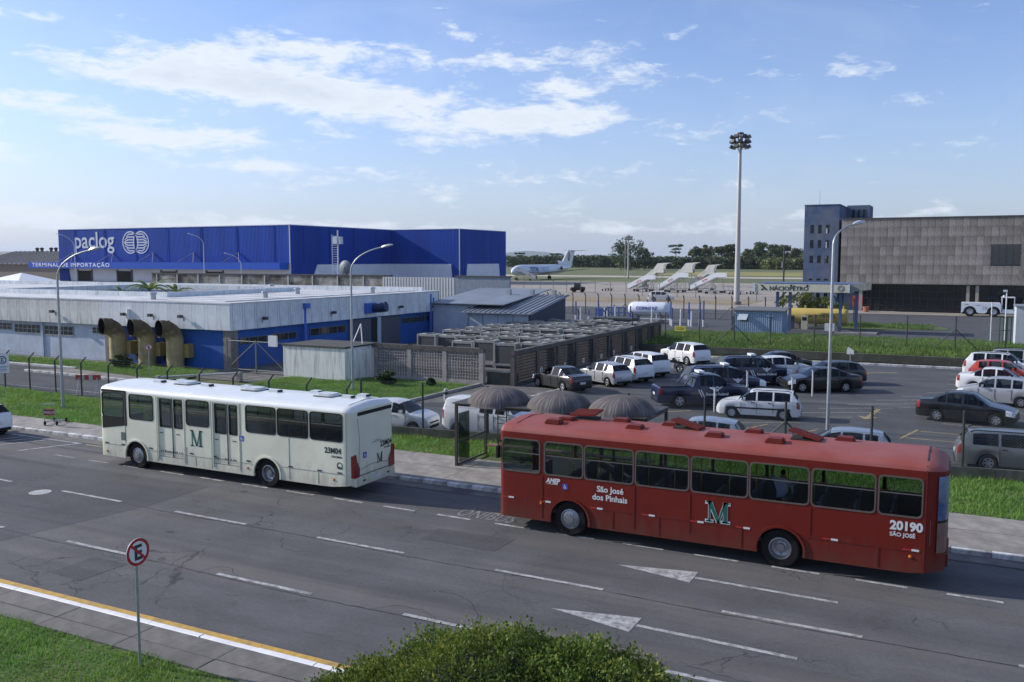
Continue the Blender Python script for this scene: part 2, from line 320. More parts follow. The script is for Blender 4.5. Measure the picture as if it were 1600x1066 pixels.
seam(yA, -60, 9, -.12, .022, 1); seam(yB, -60, 9, -.12, .022, 2); seam(lambda x: 24.9 - x * .004, -60, -17, 0, .05, 3); seam(lambda x: 26.1, -34, 8, 0, .03, 4); seam(lambda x: 22.6 - (x + 33) * .02, -45, -30.5, 0, .05, 5); seam(lambda x: 18.4, -60, -24, 0, .02, 6)
for k in range(10):      # short branching cracks off the seams
    cx, cy = random.uniform(-26, 3), random.choice((19.6, 16.3, 18.0, 21.3)); a = random.uniform(0, 6.28); pts = [(cx, cy)]
    for i in range(9): a += random.uniform(-.8, .8); pts.append((pts[-1][0] + math.cos(a) * .22, pts[-1][1] + math.sin(a) * .22))
    for i in range(len(pts) - 1): stripe_p(pts[i], pts[i + 1], .011, SEAM)
arrow(-7.8, 21.72, 1); arrow(-8.16, 18.24, 1)
cm = MB()
for p, q, w in CRK:
    d = Vector((q[0] - p[0], q[1] - p[1])); nr = Vector((-d.y, d.x)).normalized() * w * .5; cm.add([(p[0] - nr.x, p[1] - nr.y, .0058), (q[0] - nr.x, q[1] - nr.y, .0058), (q[0] + nr.x, q[1] + nr.y, .0058), (p[0] + nr.x, p[1] + nr.y, .0058)], [(0, 1, 2, 3)])
o = struct(cm.build('road_cracks', SEAM))
sheet('edge_line', [(-60, 13.60), (8, 13.58), (8, 13.77), (-60, 13.79)], .008, PYEL)
sheet('manhole_cover', circ(-28.1, 19.75, .36, 20), .009, M('manhole iron', (.38, .38, .37), .6, var=.3, scale=12))
# marked bay at the far left
dash(-60, -34.0, 26.05, 25.92, .12, PWHITE, .009); sheet('lane_marking', [(-34.2, 25.9), (-34.05, 25.9), (-35.0, 23.75), (-35.2, 23.75)], .008, PWHITE)
for k in range(9):
    x = -36.2 - k * .8; sheet('hatch_marking', [(x, 25.7), (x + .22, 25.7), (x - .75, 23.9), (x - .97, 23.9)], .009, PFADE)
dash(-33.6, -31, 25.86, 25.82, .10, PYELF, .009)
t = text('ÔNIBUS', 1.35, M('lettering paint worn', (.21, .205, .20), .8, var=.3, scale=9, dirt=(.11, .108, .106), dirtamt=.95), None, (-14.0, 23.78, .010), (0, 0, R(-1)), 'road_lettering', .015, 0, 'LEFT', .42, 1.0); struct(t); t.scale = (.42, .82, 1)
# kerbs: every stone an object, joints left open
def stones(x0, x1, step, y0, y1, h, mats, root):
    me = {}
    x = x0; k = 0
    while x < x1 - .01:
        m_ = mats(x)
        if m_.name not in me:
            mb = MB(); b = .02; mb.prism([(0, 0), (0, h - b), (b, h), (y1 - y0, h), (y1 - y0, 0)], .008, step - .008, 'x'); me[m_.name] = mb.data('kerb_stone'); me[m_.name].materials.append(m_)
        o = link('kerb_stone', me[m_.name], root, (x, y0 + random.uniform(-.008, .008), random.uniform(-.012, .004))); x += step; k += 1
def pave_root(name): o = bpy.data.objects.new(name, None); COL.objects.link(o); return struct(o)
kr = pave_root('far_kerb'); stones(-58, 6, 1.0, 26.75, 26.93, .14, lambda x: KERBP, kr)
kn = pave_root('near_kerb'); stones(-26, -8, 1.5, 13.26, 13.40, .13, lambda x: KERBW, kn)
def slabs(xs, ys, zt, mat, root, gap=.008, cond=None):
    for i in range(len(xs) - 1):
        for j in range(len(ys) - 1):
            if cond and not cond((xs[i] + xs[i + 1]) / 2, (ys[j] + ys[j + 1]) / 2): continue
            w, d = xs[i + 1] - xs[i], ys[j + 1] - ys[j]; mb = MB(); mb.prism([(gap, gap), (w - gap, gap), (w - gap, d - gap), (gap, d - gap)], -.10, 0)
            mb.build('slab', mat, root, (xs[i], ys[j], zt + random.uniform(-.004, .004)), rot=(random.uniform(-.002, .002), random.uniform(-.002, .002), 0))
fs = pave_root('far_sidewalk')
slabs([-58 + 3.2 * i for i in range(21)], [26.94, 28.75], .135, CONC, fs); slabs([-38.8 + 3.2 * i for i in range(15)], [28.76, 30.55], .135, CONC, fs, cond=lambda x, y: x > -31)
sheet('sidewalk_bed', rect(-58, 9.2, 26.9, 30.5), .06, M('joint dirt', (.05, .05, .035), .95))
ns = pave_root('near_sidewalk')
slabs([-27 + 2.35 * i for i in range(9)], [12.13, 12.62, 13.25], .125, CONCD, ns, .012)
sheet('sidewalk_bed', rect(-27, -5, 12.1, 13.28), .06, MATS['joint dirt'])
# verges, yards and the car park
sheet('grass_bank', rect(-70, 10, 3.0, 12.14), .09, GRASSB)
sheet('grass_verge', [(-70, 28.7), (-31, 28.7), (-30.5, 30.5), (10, 30.5), (10, 37.1), (-25, 33.15), (-70, 36.5)], .085, GRASSB)
sheet('inner_road', rect(-160, -41.2, 31, 41.5), -.004, A_IN)
sheet('inner_road_spur', [(-160, 41.5), (-59.9, 41.5), (-56.5, 43.9), (-66, 44.5), (-160, 44.5)], .0, A_OLD)
sheet('parking_lot', rect(-41.2, 14, 31, 73.2), .0, A_LOT)
sheet('grass_plot', [(-41, 44.5), (-36, 41.6), (-27.5, 41.7), (-27.1, 49.6), (-36, 49.4), (-41, 46.9)], .05, GRASSB)
sheet('grass_plot', [(-160, 44.9), (-60, 44.9), (-57.5, 43.4), (-46.8, 41.8), (-46.3, 44.2), (-49, 47.2), (-160, 47.2)], .06, GRASSB)
sheet('concrete_ramp', [(-27.1, 41.9), (-21.9, 44.7), (-21.6, 50.9), (-26.8, 50.6)], .006, CONCD)
sheet('building_apron', rect(-160, -40, 44.2, 84), -.012, CONCD)
def kerb_run(p, q, w, h, mat, root, step=1.0):
    d = Vector((q[0] - p[0], q[1] - p[1], 0)); L = d.length; n_ = max(1, round(L / step)); st = L / n_; a = math.atan2(d.y, d.x)
    mb = MB(); mb.prism([(0, 0), (0, h - .02), (.02, h), (w, h), (w, 0)], .008, st - .008, 'x'); me = mb.data('kerb_stone'); me.materials.append(mat)
    for k in range(n_):
        o = link('kerb_stone', me, root, (p[0] + d.x * k / n_, p[1] + d.y * k / n_, random.uniform(-.01, .005))); o.rotation_euler = (0, 0, a)
lk = pave_root('lot_kerb')
kerb_run((-27.35, 41.9), (-27.0, 49.6), .22, .16, KERBC, lk); kerb_run((-21.9, 44.8), (-21.4, 51.0), .22, .16, KERBP, lk)
kerb_run((-24.0, 71.2), (13, 73.1), .3, .16, KERBP, lk, 2.0); kerb_run((-36, 41.6), (-27.4, 41.7), .2, .15, KERBC, lk)
ik = pave_root('inner_kerb'); kerb_run((-59.9, 41.3), (-46.6, 40.6), .25, .15, KERBP, ik); kerb_run((-160, 44.6), (-57.5, 43.6), .3, .15, KERBP, ik, 3.0)
sheet('inner_walk', [(-59.6, 41.5), (-46.4, 40.9), (-46.6, 41.9), (-57.5, 43.3)], .10, CONC)
# car park paint
PL = M('lot paint pale', (.36, .34, .26), .75, var=.25, scale=9, dirt=(.13, .125, .12), dirtamt=.7)
def stripe(p, q, w, mat, z=.006, name='bay_line'):
    d = Vector((q[0] - p[0], q[1] - p[1])); nrm = Vector((-d.y, d.x)).normalized() * w / 2
    sheet(name, [(p[0] - nrm.x, p[1] - nrm.y), (q[0] - nrm.x, q[1] - nrm.y), (q[0] + nrm.x, q[1] + nrm.y), (p[0] + nrm.x, p[1] + nrm.y)], z, mat)
for k in range(8): y = 45.2 + k * 2.55; stripe((-19.6, y), (-23.4, y + .1), .10, PL)
c27, s27 = math.cos(R(28)), math.sin(R(28))
for k in range(9):
    bx, by = -12.0 + k * 1.25, 43.4 + k * 2.2
    stripe((bx + 1.6, by), (bx + 1.6 + 5.0 * c27, by + 5.0 * s27), .10, PL)
for k in range(10): y = 44.9 + k * 2.6; stripe((-.6, y + .5), (5.5, y - .1), .10, PL)
for a in ((( -2.2, 43.2), (-1.6, 45.7)), ((-2.0, 43.4), (5, 43.2)), ((-1.5, 45.4), (5, 44.9))): stripe(*a, .13, PYELF)
def lot_arrow(x, y, a, s=1.):
    ca, sa = math.cos(a), math.sin(a)
    pts = [(0, 0), (-.55, .9), (-.12, .75), (-.12, 3.6), (.12, 3.6), (.12, .75), (.55, .9)]
    sheet('lot_arrow', [(x + (p[0] * ca - p[1] * sa) * s, y + (p[0] * sa + p[1] * ca) * s) for p in pts], .006, PYELF)
lot_arrow(-4.1, 47.6, R(-6), 1.); lot_arrow(-6.4, 67.0, R(-62), .8); lot_arrow(-6.2, 70.4, R(120), .8); lot_arrow(-14.5, 44.6, R(-50), .7)
stripe((-9, 42.2), (-8.2, 44.0), .13, PYELF); stripe((-6.6, 41.9), (-5.8, 43.8), .13, PYELF)
dash(-75, -43, 36.6, 36.5, .10, PWHITE, .004, 'bay_line'); stripe((-53, 34.95), (-50.4, 36.6), .10, PWHITE, .004); stripe((-47.5, 34.95), (-45, 36.5), .10, PWHITE, .004)
# the bank behind the car park: dark retaining strip, then rising grass
MOSS = M('mossy concrete', (.075, .075, .062), .92, var=.35, scale=1.5, streak=.5, bump=.3, dirt=(.035, .04, .022), dirtamt=.7)
rw = MB().box(-26.5, 14, 74.6, 75.0, 0, .62).build('retaining_wall', MOSS); tag(rw, 'low dark retaining wall between the car park and the grass bank', 'wall')
mb = MB(); mb.add([(-30, 75.0, .5), (16, 75.0, .5), (16, 81, .75), (-30, 81, .75), (16, 94, .12), (-30, 94, .12), (16, 96.5, .0), (-30, 96.5, .0)], [(0, 1, 2, 3), (3, 2, 4, 5), (5, 4, 6, 7)])
struct(mb.build('grass_slope', GRASSB))
sheet('grass_island', [(-11, 108), (-1.5, 112), (-1, 115), (-4, 119), (-14, 119), (-16, 112)], .03, GRASSB)
sheet('yard_kerb', rect(-14, 14, 146.2, 146.9), .04, M('pale kerb', (.6, .58, .55), .8))
# ---- grass blades (uncountable: one object per lawn)
def blades(name, cond, bounds, n_, h, w, z, cols, label=None, zf=None):
    x0, x1, y0, y1 = bounds; P = np.column_stack((rng.uniform(x0, x1, n_), rng.uniform(y0, y1, n_)))
    P = np.array([p for p in P if cond(p[0], p[1])]); k = len(P)
    a = rng.uniform(0, 6.283, k); hh = h * rng.uniform(.45, 1.35, k) * (1 + .5 * np.sin(P[:, 0] * 1.7 + np.sin(P[:, 1] * 2.1)) * .6); lean = rng.normal(0, .45, (k, 2)) * hh[:, None]
    zz = np.full(k, z) if zf is None else np.array([zf(p[0], p[1]) for p in P])
    dx = np.cos(a) * w / 2; dy = np.sin(a) * w / 2
    V = np.empty((k, 3, 3)); V[:, 0] = np.column_stack((P[:, 0] - dx, P[:, 1] - dy, zz)); V[:, 1] = np.column_stack((P[:, 0] + dx, P[:, 1] + dy, zz)); V[:, 2] = np.column_stack((P[:, 0] + lean[:, 0], P[:, 1] + lean[:, 1], zz + hh))
    me = bpy.data.meshes.new(name); me.vertices.add(k * 3); me.vertices.foreach_set('co', V.ravel()); me.loops.add(k * 3); me.loops.foreach_set('vertex_index', np.arange(k * 3, dtype=np.int32))
    me.polygons.add(k); me.polygons.foreach_set('loop_start', np.arange(0, k * 3, 3, dtype=np.int32)); me.update(calc_edges=True); me.materials.append(cols)
    o = stuff(link(name, me)); o['label'] = label or 'short green grass'; o['category'] = 'grass'; return o
def leafmat(name, col, var=.45, scale=2., trans=.35, rough=.55, spec=.3):
    if name in MATS: return MATS[name]
    m = M(name, col, rough, var=var, scale=scale, spec=spec, dirt=(col[0] * 1.7, col[1] * 1.2, col[2] * 1.1), dirtamt=.55); nt = m.node_tree; n = nt.nodes; l = nt.links; b = n['Principled BSDF']
    tl = n.new('ShaderNodeBsdfTranslucent'); src = b.inputs['Base Color'].links[0].from_socket; l.new(src, tl.inputs[0]); mx = n.new('ShaderNodeMixShader'); mx.inputs[0].default_value = trans
    l.new(b.outputs[0], mx.inputs[1]); l.new(tl.outputs[0], mx.inputs[2]); l.new(mx.outputs[0], n['Material Output'].inputs[0]); return m
GB = leafmat('grass blade', (.145, .285, .055), .35, .9)
GB2 = leafmat('grass blade bank', (.11, .195, .05), .4, .35)
blades('grass', lambda x, y: y < 12.16 + .05 * math.sin(x * 3) + .05 * math.sin(x * 7.3), (-24, -9, 6.5, 12.25), 60000, .085, .022, .09, GB, 'mown bright green grass on the bank below the camera')
blades('grass', lambda x, y: y > (28.75 if x < -31 else 30.55) + .04 * math.sin(x * 5) and y < yF(x) - .12 and not (-17.2 < x < -8.4 and y < 31.3), (-56, 4.5, 28.7, 36.4), 120000, .13, .03, .085, GB, 'rough green grass on the verge behind the far sidewalk')
blades('grass', lambda x, y: True, (-40.3, -27.5, 42.0, 49.0), 26000, .12, .035, .05, GB, 'green grass plot in front of the white concrete box')
blades('grass', lambda x, y: y > 42.2 + max(0, -(x + 46.8)) * .13 and y < 47.2, (-75, -47, 42, 47.2), 22000, .13, .04, .06, GB, 'green grass strip before the terminal and its yellow ducts')
blades('grass', lambda x, y: True, (-28, 14, 75.2, 96), 70000, .30, .07, 0, GB2, 'longer green grass on the bank behind the car park', lambda x, y: lerp(.5, .75, (y - 75) / 6) if y < 81 else lerp(.75, .1, (y - 81) / 14))
blades('grass', lambda x, y: True, (-13, -3, 111.5, 118.6), 6000, .25, .08, .03, GB2, 'grass island beside the fuel station')
# ------------------------------------------------------------------ far land: hills, woods, trees
def hills(name, y, seed, hmax, x0, x1, col):
    r = random.Random(seed); n_ = 90; prof = []
    ph = [r.uniform(0, 6.28) for _ in range(6)]
    for i in range(n_ + 1):
        x = lerp(x0, x1, i / n_); t = x / 1000.
        h = .5 + .22 * math.sin(t * .7 + ph[0]) + .16 * math.sin(t * 1.6 + ph[1]) + .10 * math.sin(t * 3.7 + ph[2]) + .05 * math.sin(t * 8 + ph[3])
        prof.append((x, max(.08, h) * hmax))
    mb = MB(); v = []
    for x, h in prof: v += [(x, y - 900, -2), (x, y - 350, h * .55), (x, y, h), (x, y + 900, -2)]
    mb.add(v, [(i * 4 + j, (i + 1) * 4 + j, (i + 1) * 4 + j + 1, i * 4 + j + 1) for i in range(n_) for j in range(3)])
    return struct(mb.build(name, M(name + ' woodland', col, .95, var=.25, scale=.004), smooth=60))
hills('hills', 9000, 3, 95, -16000, 6000, (.045, .07, .04))
hills('hills', 14000, 8, 190, -24000, 9000, (.045, .07, .04))
def leaves(centers, radii, per, size, flat=.8):
    """quads of foliage spread through clumps; returns verts, faces"""
    k = len(centers) * per; C = np.repeat(np.array(centers), per, 0); Rr = np.repeat(np.array(radii), per, 0)
    d = rng.normal(0, 1, (k, 3)); d /= np.linalg.norm(d, axis=1)[:, None]; rad = rng.uniform(.35, 1., (k, 1)) ** .6
    P = C + d * rad * Rr; a = rng.normal(0, 1, (k, 3)); a /= np.linalg.norm(a, axis=1)[:, None]; b = np.cross(a, d + rng.normal(0, .6, (k, 3))); b /= np.linalg.norm(b, axis=1)[:, None] + 1e-6
    s = size * rng.uniform(.5, 1.3, (k, 1)); V = np.stack((P - a * s, P - b * s * flat, P + a * s, P + b * s * flat), 1); return V.reshape(-1, 3)
def leafobj(name, V, mat, parent=None, loc=(0, 0, 0)):
    k = len(V) // 4; me = bpy.data.meshes.new(name); me.vertices.add(k * 4); me.vertices.foreach_set('co', np.asarray(V, dtype=np.float32).ravel()); me.loops.add(k * 4)
    me.loops.foreach_set('vertex_index', np.arange(k * 4, dtype=np.int32)); me.polygons.add(k); me.polygons.foreach_set('loop_start', np.arange(0, k * 4, 4, dtype=np.int32)); me.update(calc_edges=True); me.materials.append(mat)
    return link(name, me, parent, loc)
LT = [leafmat('far leaves dark', (.055, .085, .036), .4, .08, .2), leafmat('far leaves mid', (.075, .11, .042), .4, .08, .2), leafmat('far leaves olive', (.105, .135, .05), .4, .08, .2)]
BARK = M('bark', (.14, .11, .085), .9, var=.3, scale=2)
def far_tree(label, X, Y, H, Wd, kind, mat, name='tree', group='trees beyond the airfield', seed=0):
    t = thing(name, label, 'tree', (X, Y, 0), random.uniform(0, 6), group)
    if kind == 'pine':           # umbrella-crowned araucaria: bare trunk, flat whorl on top
        MB().sweep([(0, 0, 0), (0, 0, H * .5), (.2, 0, H * .97)], [.5, .4, .15], 7).build('trunk', BARK, t)
        cs, rs = [], []
        for lv, rr, m_ in ((.93, Wd * .5, 11), (.78, Wd * .28, 4), (.66, Wd * .34, 5)):
            for i in range(m_):
                a = 6.283 * i / m_ + random.uniform(-.2, .2); cs.append((math.cos(a) * rr * random.uniform(.55, 1), math.sin(a) * rr * random.uniform(.55, 1), H * (lv + random.uniform(-.02, .03)))); rs.append((Wd * .15, Wd * .15, H * .045))
        leafobj('crown', leaves(cs, rs, 46, .55), mat, t); return t
    MB().sweep([(0, 0, 0), (random.uniform(-.4, .4), 0, H * .45), (random.uniform(-.8, .8), .3, H * .8)], [H * .022, H * .016, H * .006], 7).build('trunk', BARK, t)
    cs, rs = [], []
    lo = .14 if kind == 'bushy' else .42
    for i in range(34):
        f = random.random(); z = H * lerp(lo, .95, f); sp = Wd * .5 * (math.sin(math.pi * (.18 + .72 * f)) if kind == 'bushy' else (.35 + .65 * math.sin(math.pi * (.25 + .7 * f)))); a = random.uniform(0, 6.283); q = math.sqrt(random.random()) * sp
        cs.append((math.cos(a) * q, math.sin(a) * q, z)); r0 = Wd * random.uniform(.14, .24); rs.append((r0, r0, r0 * .75))
    leafobj('crown', leaves(cs, rs, 70 if H > 10 else 50, max(.45, H * .032)), mat, t); return t
def colX(px, Y):  # X of the point at distance row Y on a given bearing (bearings noted in 1/1400 rad steps, 800 = straight ahead)
    u = (px - 800) / 1400.; a = R(26.66); f = .9958; return Y * (u * math.cos(a) - f * math.sin(a)) / (u * math.sin(a) + f * math.cos(a))
trees = [(812, 860, 15, 11, 'pine', 0, 'dark flat-topped pine seen left of the aircraft nose'), (868, 850, 14, 13, 'pine', 0, 'dark flat-topped pine above the middle of the aircraft'),
         (984, 620, 21.5, 27, 'bushy', 0, 'broad dark tree behind the smaller floodlight mast'), (1005, 640, 16, 14, 'bushy', 0, 'dark bushy tree just right of the smaller floodlight mast'),
         (1054, 800, 21.5, 13, 'pine', 0, 'lone flat-topped pine between the broad tree and the tall mast'),
         (1085, 780, 19, 12, 'open', 1, 'first open-crowned tree right of the lone pine'), (1102, 790, 21, 11, 'open', 2, 'second open-crowned tree right of the lone pine'), (1120, 770, 19, 12, 'open', 1, 'open-crowned tree just left of the tall mast'),
         (1137, 800, 22, 12, 'open', 1, 'tallest eucalyptus touching the tall mast'), (1166, 780, 17, 12, 'open', 2, 'open-crowned tree just right of the tall mast'), (1186, 790, 22, 15, 'open', 1, 'high eucalyptus midway between the tall mast and the tower'),
         (1204, 770, 20, 13, 'open', 1, 'eucalyptus left of the dark post by the tower'), (1222, 790, 20, 12, 'open', 2, 'eucalyptus just behind the thin dark post'), (1240, 780, 17, 12, 'open', 1, 'eucalyptus close to the left side of the blue tower'),
         (1255, 760, 15, 12, 'bushy', 2, 'rounded tree half hidden by the blue tower'), (935, 800, 11, 16, 'bushy', 0, 'low dark tree right of the aircraft tail'), (955, 820, 12, 18, 'bushy', 1, 'low spreading tree left of the broad dark tree'),
         (1030, 760, 10, 14, 'bushy', 1, 'low bushy tree right of the broad dark tree')]
for i, (px, Y_, H_, W_, k_, m_, lab) in enumerate(trees): far_tree(lab, colX(px, Y_), Y_, H_, W_, k_, LT[m_])
# plantation belts that read as one mass
def belt(name, label, px0, px1, Y, h, mat, n_, dy=26):
    cs, rs = [], []
    for i in range(n_):
        px = lerp(px0, px1, (i + random.random()) / n_); y = Y + random.uniform(0, dy); r0 = random.uniform(3.2, 5.6)
        for z in (.22, .55, .8): cs.append((colX(px, y), y, h * z * random.uniform(.85, 1.12))); rs.append((r0, r0, h * .22))
    o = stuff(leafobj(name, leaves(cs, rs, 44, .9), mat)); o['label'] = label; o['category'] = 'wood'; return o
belt('wood', 'dark belt of woodland behind the aircraft', 792, 985, 800, 11.0, LT[0], 110)
belt('wood', 'clipped green plantation belt left of the tall mast', 1010, 1215, 720, 9.5, LT[0], 150)
belt('wood', 'paler green plantation belt beside the tower', 1190, 1275, 700, 8.5, LT[2], 60)
belt('wood', 'green trees far beyond the car park to the right of the tower', 1275, 1800, 760, 10, LT[1], 70)
belt('wood', 'trees far beyond the blue warehouse', -200, 800, 1000, 11, LT[0], 200)
# ------------------------------------------------------------------ buildings
BLUEW = M('blue painted wall', (.030, .105, .36), .7, spec=.2, var=.12, scale=1.5, streak=.25, bump=.15)
PALEW = M('pale grey painted wall', (.48, .54, .64), .75, spec=.25, var=.10, scale=1.2, streak=.25, dirt=(.25, .26, .28), dirtamt=.4)
FASC = M('weathered concrete fascia', (.66, .69, .71), .88, spec=.2, var=.12, scale=1.5, streak=.6, rnd=.07, bump=.2)
ROOFC = M('pale roof membrane', (.60, .615, .63), .85, spec=.2, var=.16, scale=.8, dirt=(.36, .37, .37), dirtamt=.6)
DARKM = M('dark metal', (.035, .037, .04), .5, var=.2, scale=6)
BLACK = M('black void', (.012, .013, .015), .8, var=.1)
GREYM = M('grey metal', (.30, .31, .32), .45, .4, var=.12, scale=5)
GALV = M('galvanised steel', (.36, .38, .40), .42, .55, var=.15, scale=6)
WINDK = M('dark window glass', (.018, .022, .028), .08, var=.1, spec=.8)
PILAS = M('rough pilaster', (.20, .185, .165), .9, var=.3, scale=3, streak=.5, bump=.5, bscale=15)
def terminal():
    t = thing('terminal_building', 'low blue and grey terminal building with a pale panelled fascia, behind the white bus', 'building', (0, 0, 0))
    x1, y0, y1 = -47.1, 48.5, 77.0; zt, zf = 4.85, 2.88
    # walls
    MB().box(-140, -59.2, y0, y0 + .3, 0, zf + .2).build('wall', PALEW, t); MB().box(-59.2, x1 - .3, y0, y0 + .3, 0, zf + .2).build('wall', BLUEW, t); MB().box(x1 - .3, x1, y0, y1, 0, zf + .2).build('wall', BLUEW, t)
    MB().box(-140, x1, y1 - .3, y1, 0, zt).build('wall', PALEW, t)
    # fascia panels, open joints
    st = 1.24; px = MB().box(.012, st - .012, -.14, 0, zf, zt - .08).data('fascia_panel'); px.materials.append(FASC)
    n_ = 23
    back = MB(); back.box(-140, x1 + .2, y0 - .24, y0 - .05, zf + .02, zt - .1); back.box(x1 + .05, x1 + .24, y0 - .2, y1, zf + .02, zt - .1); back.build('fascia_backing', M('fascia joint', (.10, .10, .10), .9), t)
    FASC2 = M('weathered concrete fascia stained', (.58, .58, .55), .9, spec=.2, var=.2, scale=1.5, streak=.95, rnd=.08, bump=.2); pxs = px.copy(); pxs.materials.clear(); pxs.materials.append(FASC2)
    for i in range(n_): link('fascia_panel', px if i < 11 else pxs, t, (x1 + .36 - (i + 1) * st, y0 - .25, random.uniform(-.01, .01)))
    MB().box(-140, x1 + .36 - n_ * st - .012, y0 - .39, y0 - .25, zf, zt - .08).build('fascia_panel', FASC2, t)
    py = MB().box(0, .14, .012, st - .012, zf, zt - .08).data('fascia_panel'); py.materials.append(FASC)
    for i in range(23): link('fascia_panel', py, t, (x1 + .25, y0 - .39 + i * st, random.uniform(-.01, .01)))
    MB().box(-140, x1 + .42, y0 - .42, y0 + .5, zt - .08, zt + .02).build('coping', ROOFC, t); MB().box(x1 - .5, x1 + .42, y0 + .5, y1, zt - .08, zt + .02).build('coping', ROOFC, t)
    # roof with the planted courtyard open in it
    cx0, cx1, cy0, cy1 = -83., -61., 55.5, 72.
    for a in ((-140, cx0, y0, y1), (cx1, x1, y0, y1), (cx0, cx1, y0, cy0), (cx0, cx1, cy1, y1)): MB().box(*a, zt - .3, zt - .10).build('roof', ROOFC, t)
    for a in ((cx0 - .3, cx1 + .3, cy0 - .3, cy0), (cx0 - .3, cx1 + .3, cy1, cy1 + .3), (cx0 - .3, cx0, cy0, cy1), (cx1, cx1 + .3, cy0, cy1)): MB().box(*a, zt - .10, zt + .32).build('courtyard_kerb', FASC, t)
    MB().box(cx0 - .2, cx0 - .05, cy0, cy1, 0, zt - .3).box(cx1 + .05, cx1 + .2, cy0, cy1, 0, zt - .3).box(cx0, cx1, cy1 + .05, cy1 + .2, 0, zt - .3).build('courtyard_wall', PALEW, t)
    MB().box(-140, x1 - 1, y1 - 1.2, y1 - .9, zt - .1, zt + .35).build('parapet', FASC, t)
    for k in range(9): MB().box(-58.6 + k * .0, x1 - .6, y0 + 2.2 + k * 2.9, y0 + 2.26 + k * 2.9, zt - .099, zt - .075).build('roof_joint', M('roof seam', (.33, .34, .34), .8), t)
    for vx, vy in ((-52.5, 58.2), (-55.6, 66.0), (-50.3, 70.5), (-66, 74.2), (-58.5, 51.8)):
        v_ = MB().lathe([(.22, 0), (.22, .42), (.32, .44), (.30, .56), (0, .62)], (vx, vy, zt - .1), 'z', 12).build('roof_vent', GALV, t)
    MB().path([(-49.0, 50, zt - .02), (-49.0, 76, zt - .02)], .04, 6).build('roof_conduit', GALV, t)
    # windows: strip of panes with mullions
    def win(x0_, x1_, z0_, z1_, k):
        f = MB().box(x0_, x1_, y0 - .03, y0 - .005, z0_, z1_).build('window', WINDK, t)
        m = MB(); m.box(x0_, x1_, y0 - .06, y0 - .031, (z0_ + z1_) / 2 - .02, (z0_ + z1_) / 2 + .02)
        for i in range(k + 1): q = lerp(x0_, x1_, i / k); m.box(q - .03, q + .03, y0 - .062, y0 - .032, z0_, z1_)
        m.box(x0_ - .04, x1_ + .04, y0 - .064, y0 - .03, z1_, z1_ + .05).box(x0_ - .04, x1_ + .04, y0 - .064, y0 - .03, z0_ - .06, z0_).build('frame', M('window frame grey', (.30, .31, .32), .6), f)
    for a in ((-80.5, -74.6, 1.95, 2.6, 8), (-73.9, -71.6, 2.1, 2.6, 4), (-71.2, -67.9, 1.92, 2.56, 6), (-67.4, -63.9, 1.88, 2.55, 6), (-61.6, -60.1, 2.18, 2.6, 3)): win(*a)
    for x in (-67.65, -79.5): MB().box(x - .12, x + .12, y0 - .12, y0, 0, zf).build('pilaster', PALEW, t)
    MB().box(-59.9, -59.35, y0 - .3, y0 - .02, 0, zf).build('pilaster', PILAS, t); MB().box(x1 - .5, x1 + .22, y0 - .22, y0 + .5, 0, zf + .01).build('pilaster', PILAS, t)
    for x in (-56.3, -53.3): MB().box(x - .55, x + .55, y0 - .05, y0 - .004, .3, 2.6).build('opening', BLACK, t)
    # side: window strip, doors, pipes
    def swin(a, b, z0_, z1_, k):
        f = MB().box(x1 + .005, x1 + .03, a, b, z0_, z1_).build('window', WINDK, t); m = MB()
        for i in range(k + 1): q = lerp(a, b, i / k); m.box(x1 + .031, x1 + .06, q - .04, q + .04, z0_, z1_)
        m.box(x1 + .032, x1 + .062, a - .05, b + .05, z1_, z1_ + .06).build('frame', M('window frame dark', (.10, .11, .13), .6), f)
    swin(49.4, 52.2, 1.75, 2.2, 3); swin(52.7, 55.6, 1.78, 2.25, 3); swin(57.3, 62.0, 1.82, 2.35, 4); swin(70.6, 74.6, 1.95, 2.45, 3); swin(74.9, 76.6, 1.95, 2.45, 2)
    SHUT = M('grey shutter', (.085, .09, .115), .6, var=.12, sc3=(1, 1, 9), scale=3, streak=.3)
    for a, b in ((62.4, 65.6), (67.2, 70.3)): MB().box(x1 + .004, x1 + .08, a, b, 0, 2.75).build('shutter_door', SHUT, t)
    MB().box(x1 + .004, x1 + .05, 65.8, 66.6, 0, 2.7).build('opening', BLACK, t); MB().box(x1 + .004, x1 + .1, 66.6, 67.15, 0, 2.8).build('door_post', PALEW, t)
    PIPE = M('blue drain pipe', (.05, .13, .50), .45, var=.1)
    for y in (56.3, 75.2, 75.7): MB().tube((x1 + .36, y, 0), (x1 + .36, y, 4.2 if y < 60 or y > 75.5 else 4.6), .13, n=10).build('drain_pipe', PIPE, t, smooth=True)
    MB().box(x1 + .40, x1 + .75, 56.05, 56.55, 4.1, 4.5).build('rain_hopper', PIPE, t); MB().tube((x1 + .42, 75.2, 3.3), (x1 + .42, 77.0, 3.3), .1).build('drain_pipe', PIPE, t)
    # round-mouthed blue extractor on the fascia
    e = MB().box(x1 + .40, x1 + .75, 64.2, 65.6, 3.25, 4.15).build('extractor', PIPE, t)
    MB().sweep([(x1 + .7, 65.2, 3.7), (x1 + 1.2, 65.3, 3.7), (x1 + 1.9, 65.4, 3.85)], [.38, .40, .46], 14).build('cowl', M('cowl blue', (.015, .03, .09), .6), e, smooth=True)
    # gate arm lamps along the fascia
    def fl(x, y, z, s):
        q = MB(); q.path([(x, y, z), (x + .3 * s[0], y + .3 * s[1], z + .05)], .03, 6); q.box(x + .3 * s[0] - .16, x + .3 * s[0] + .16, y + .3 * s[1] - .14, y + .3 * s[1] + .14, z - .06, z + .16); q.tube((x + .02, y, z), (x + .02, y, z - .3), .02, n=5)
        q.build('floodlight', DARKM, t)
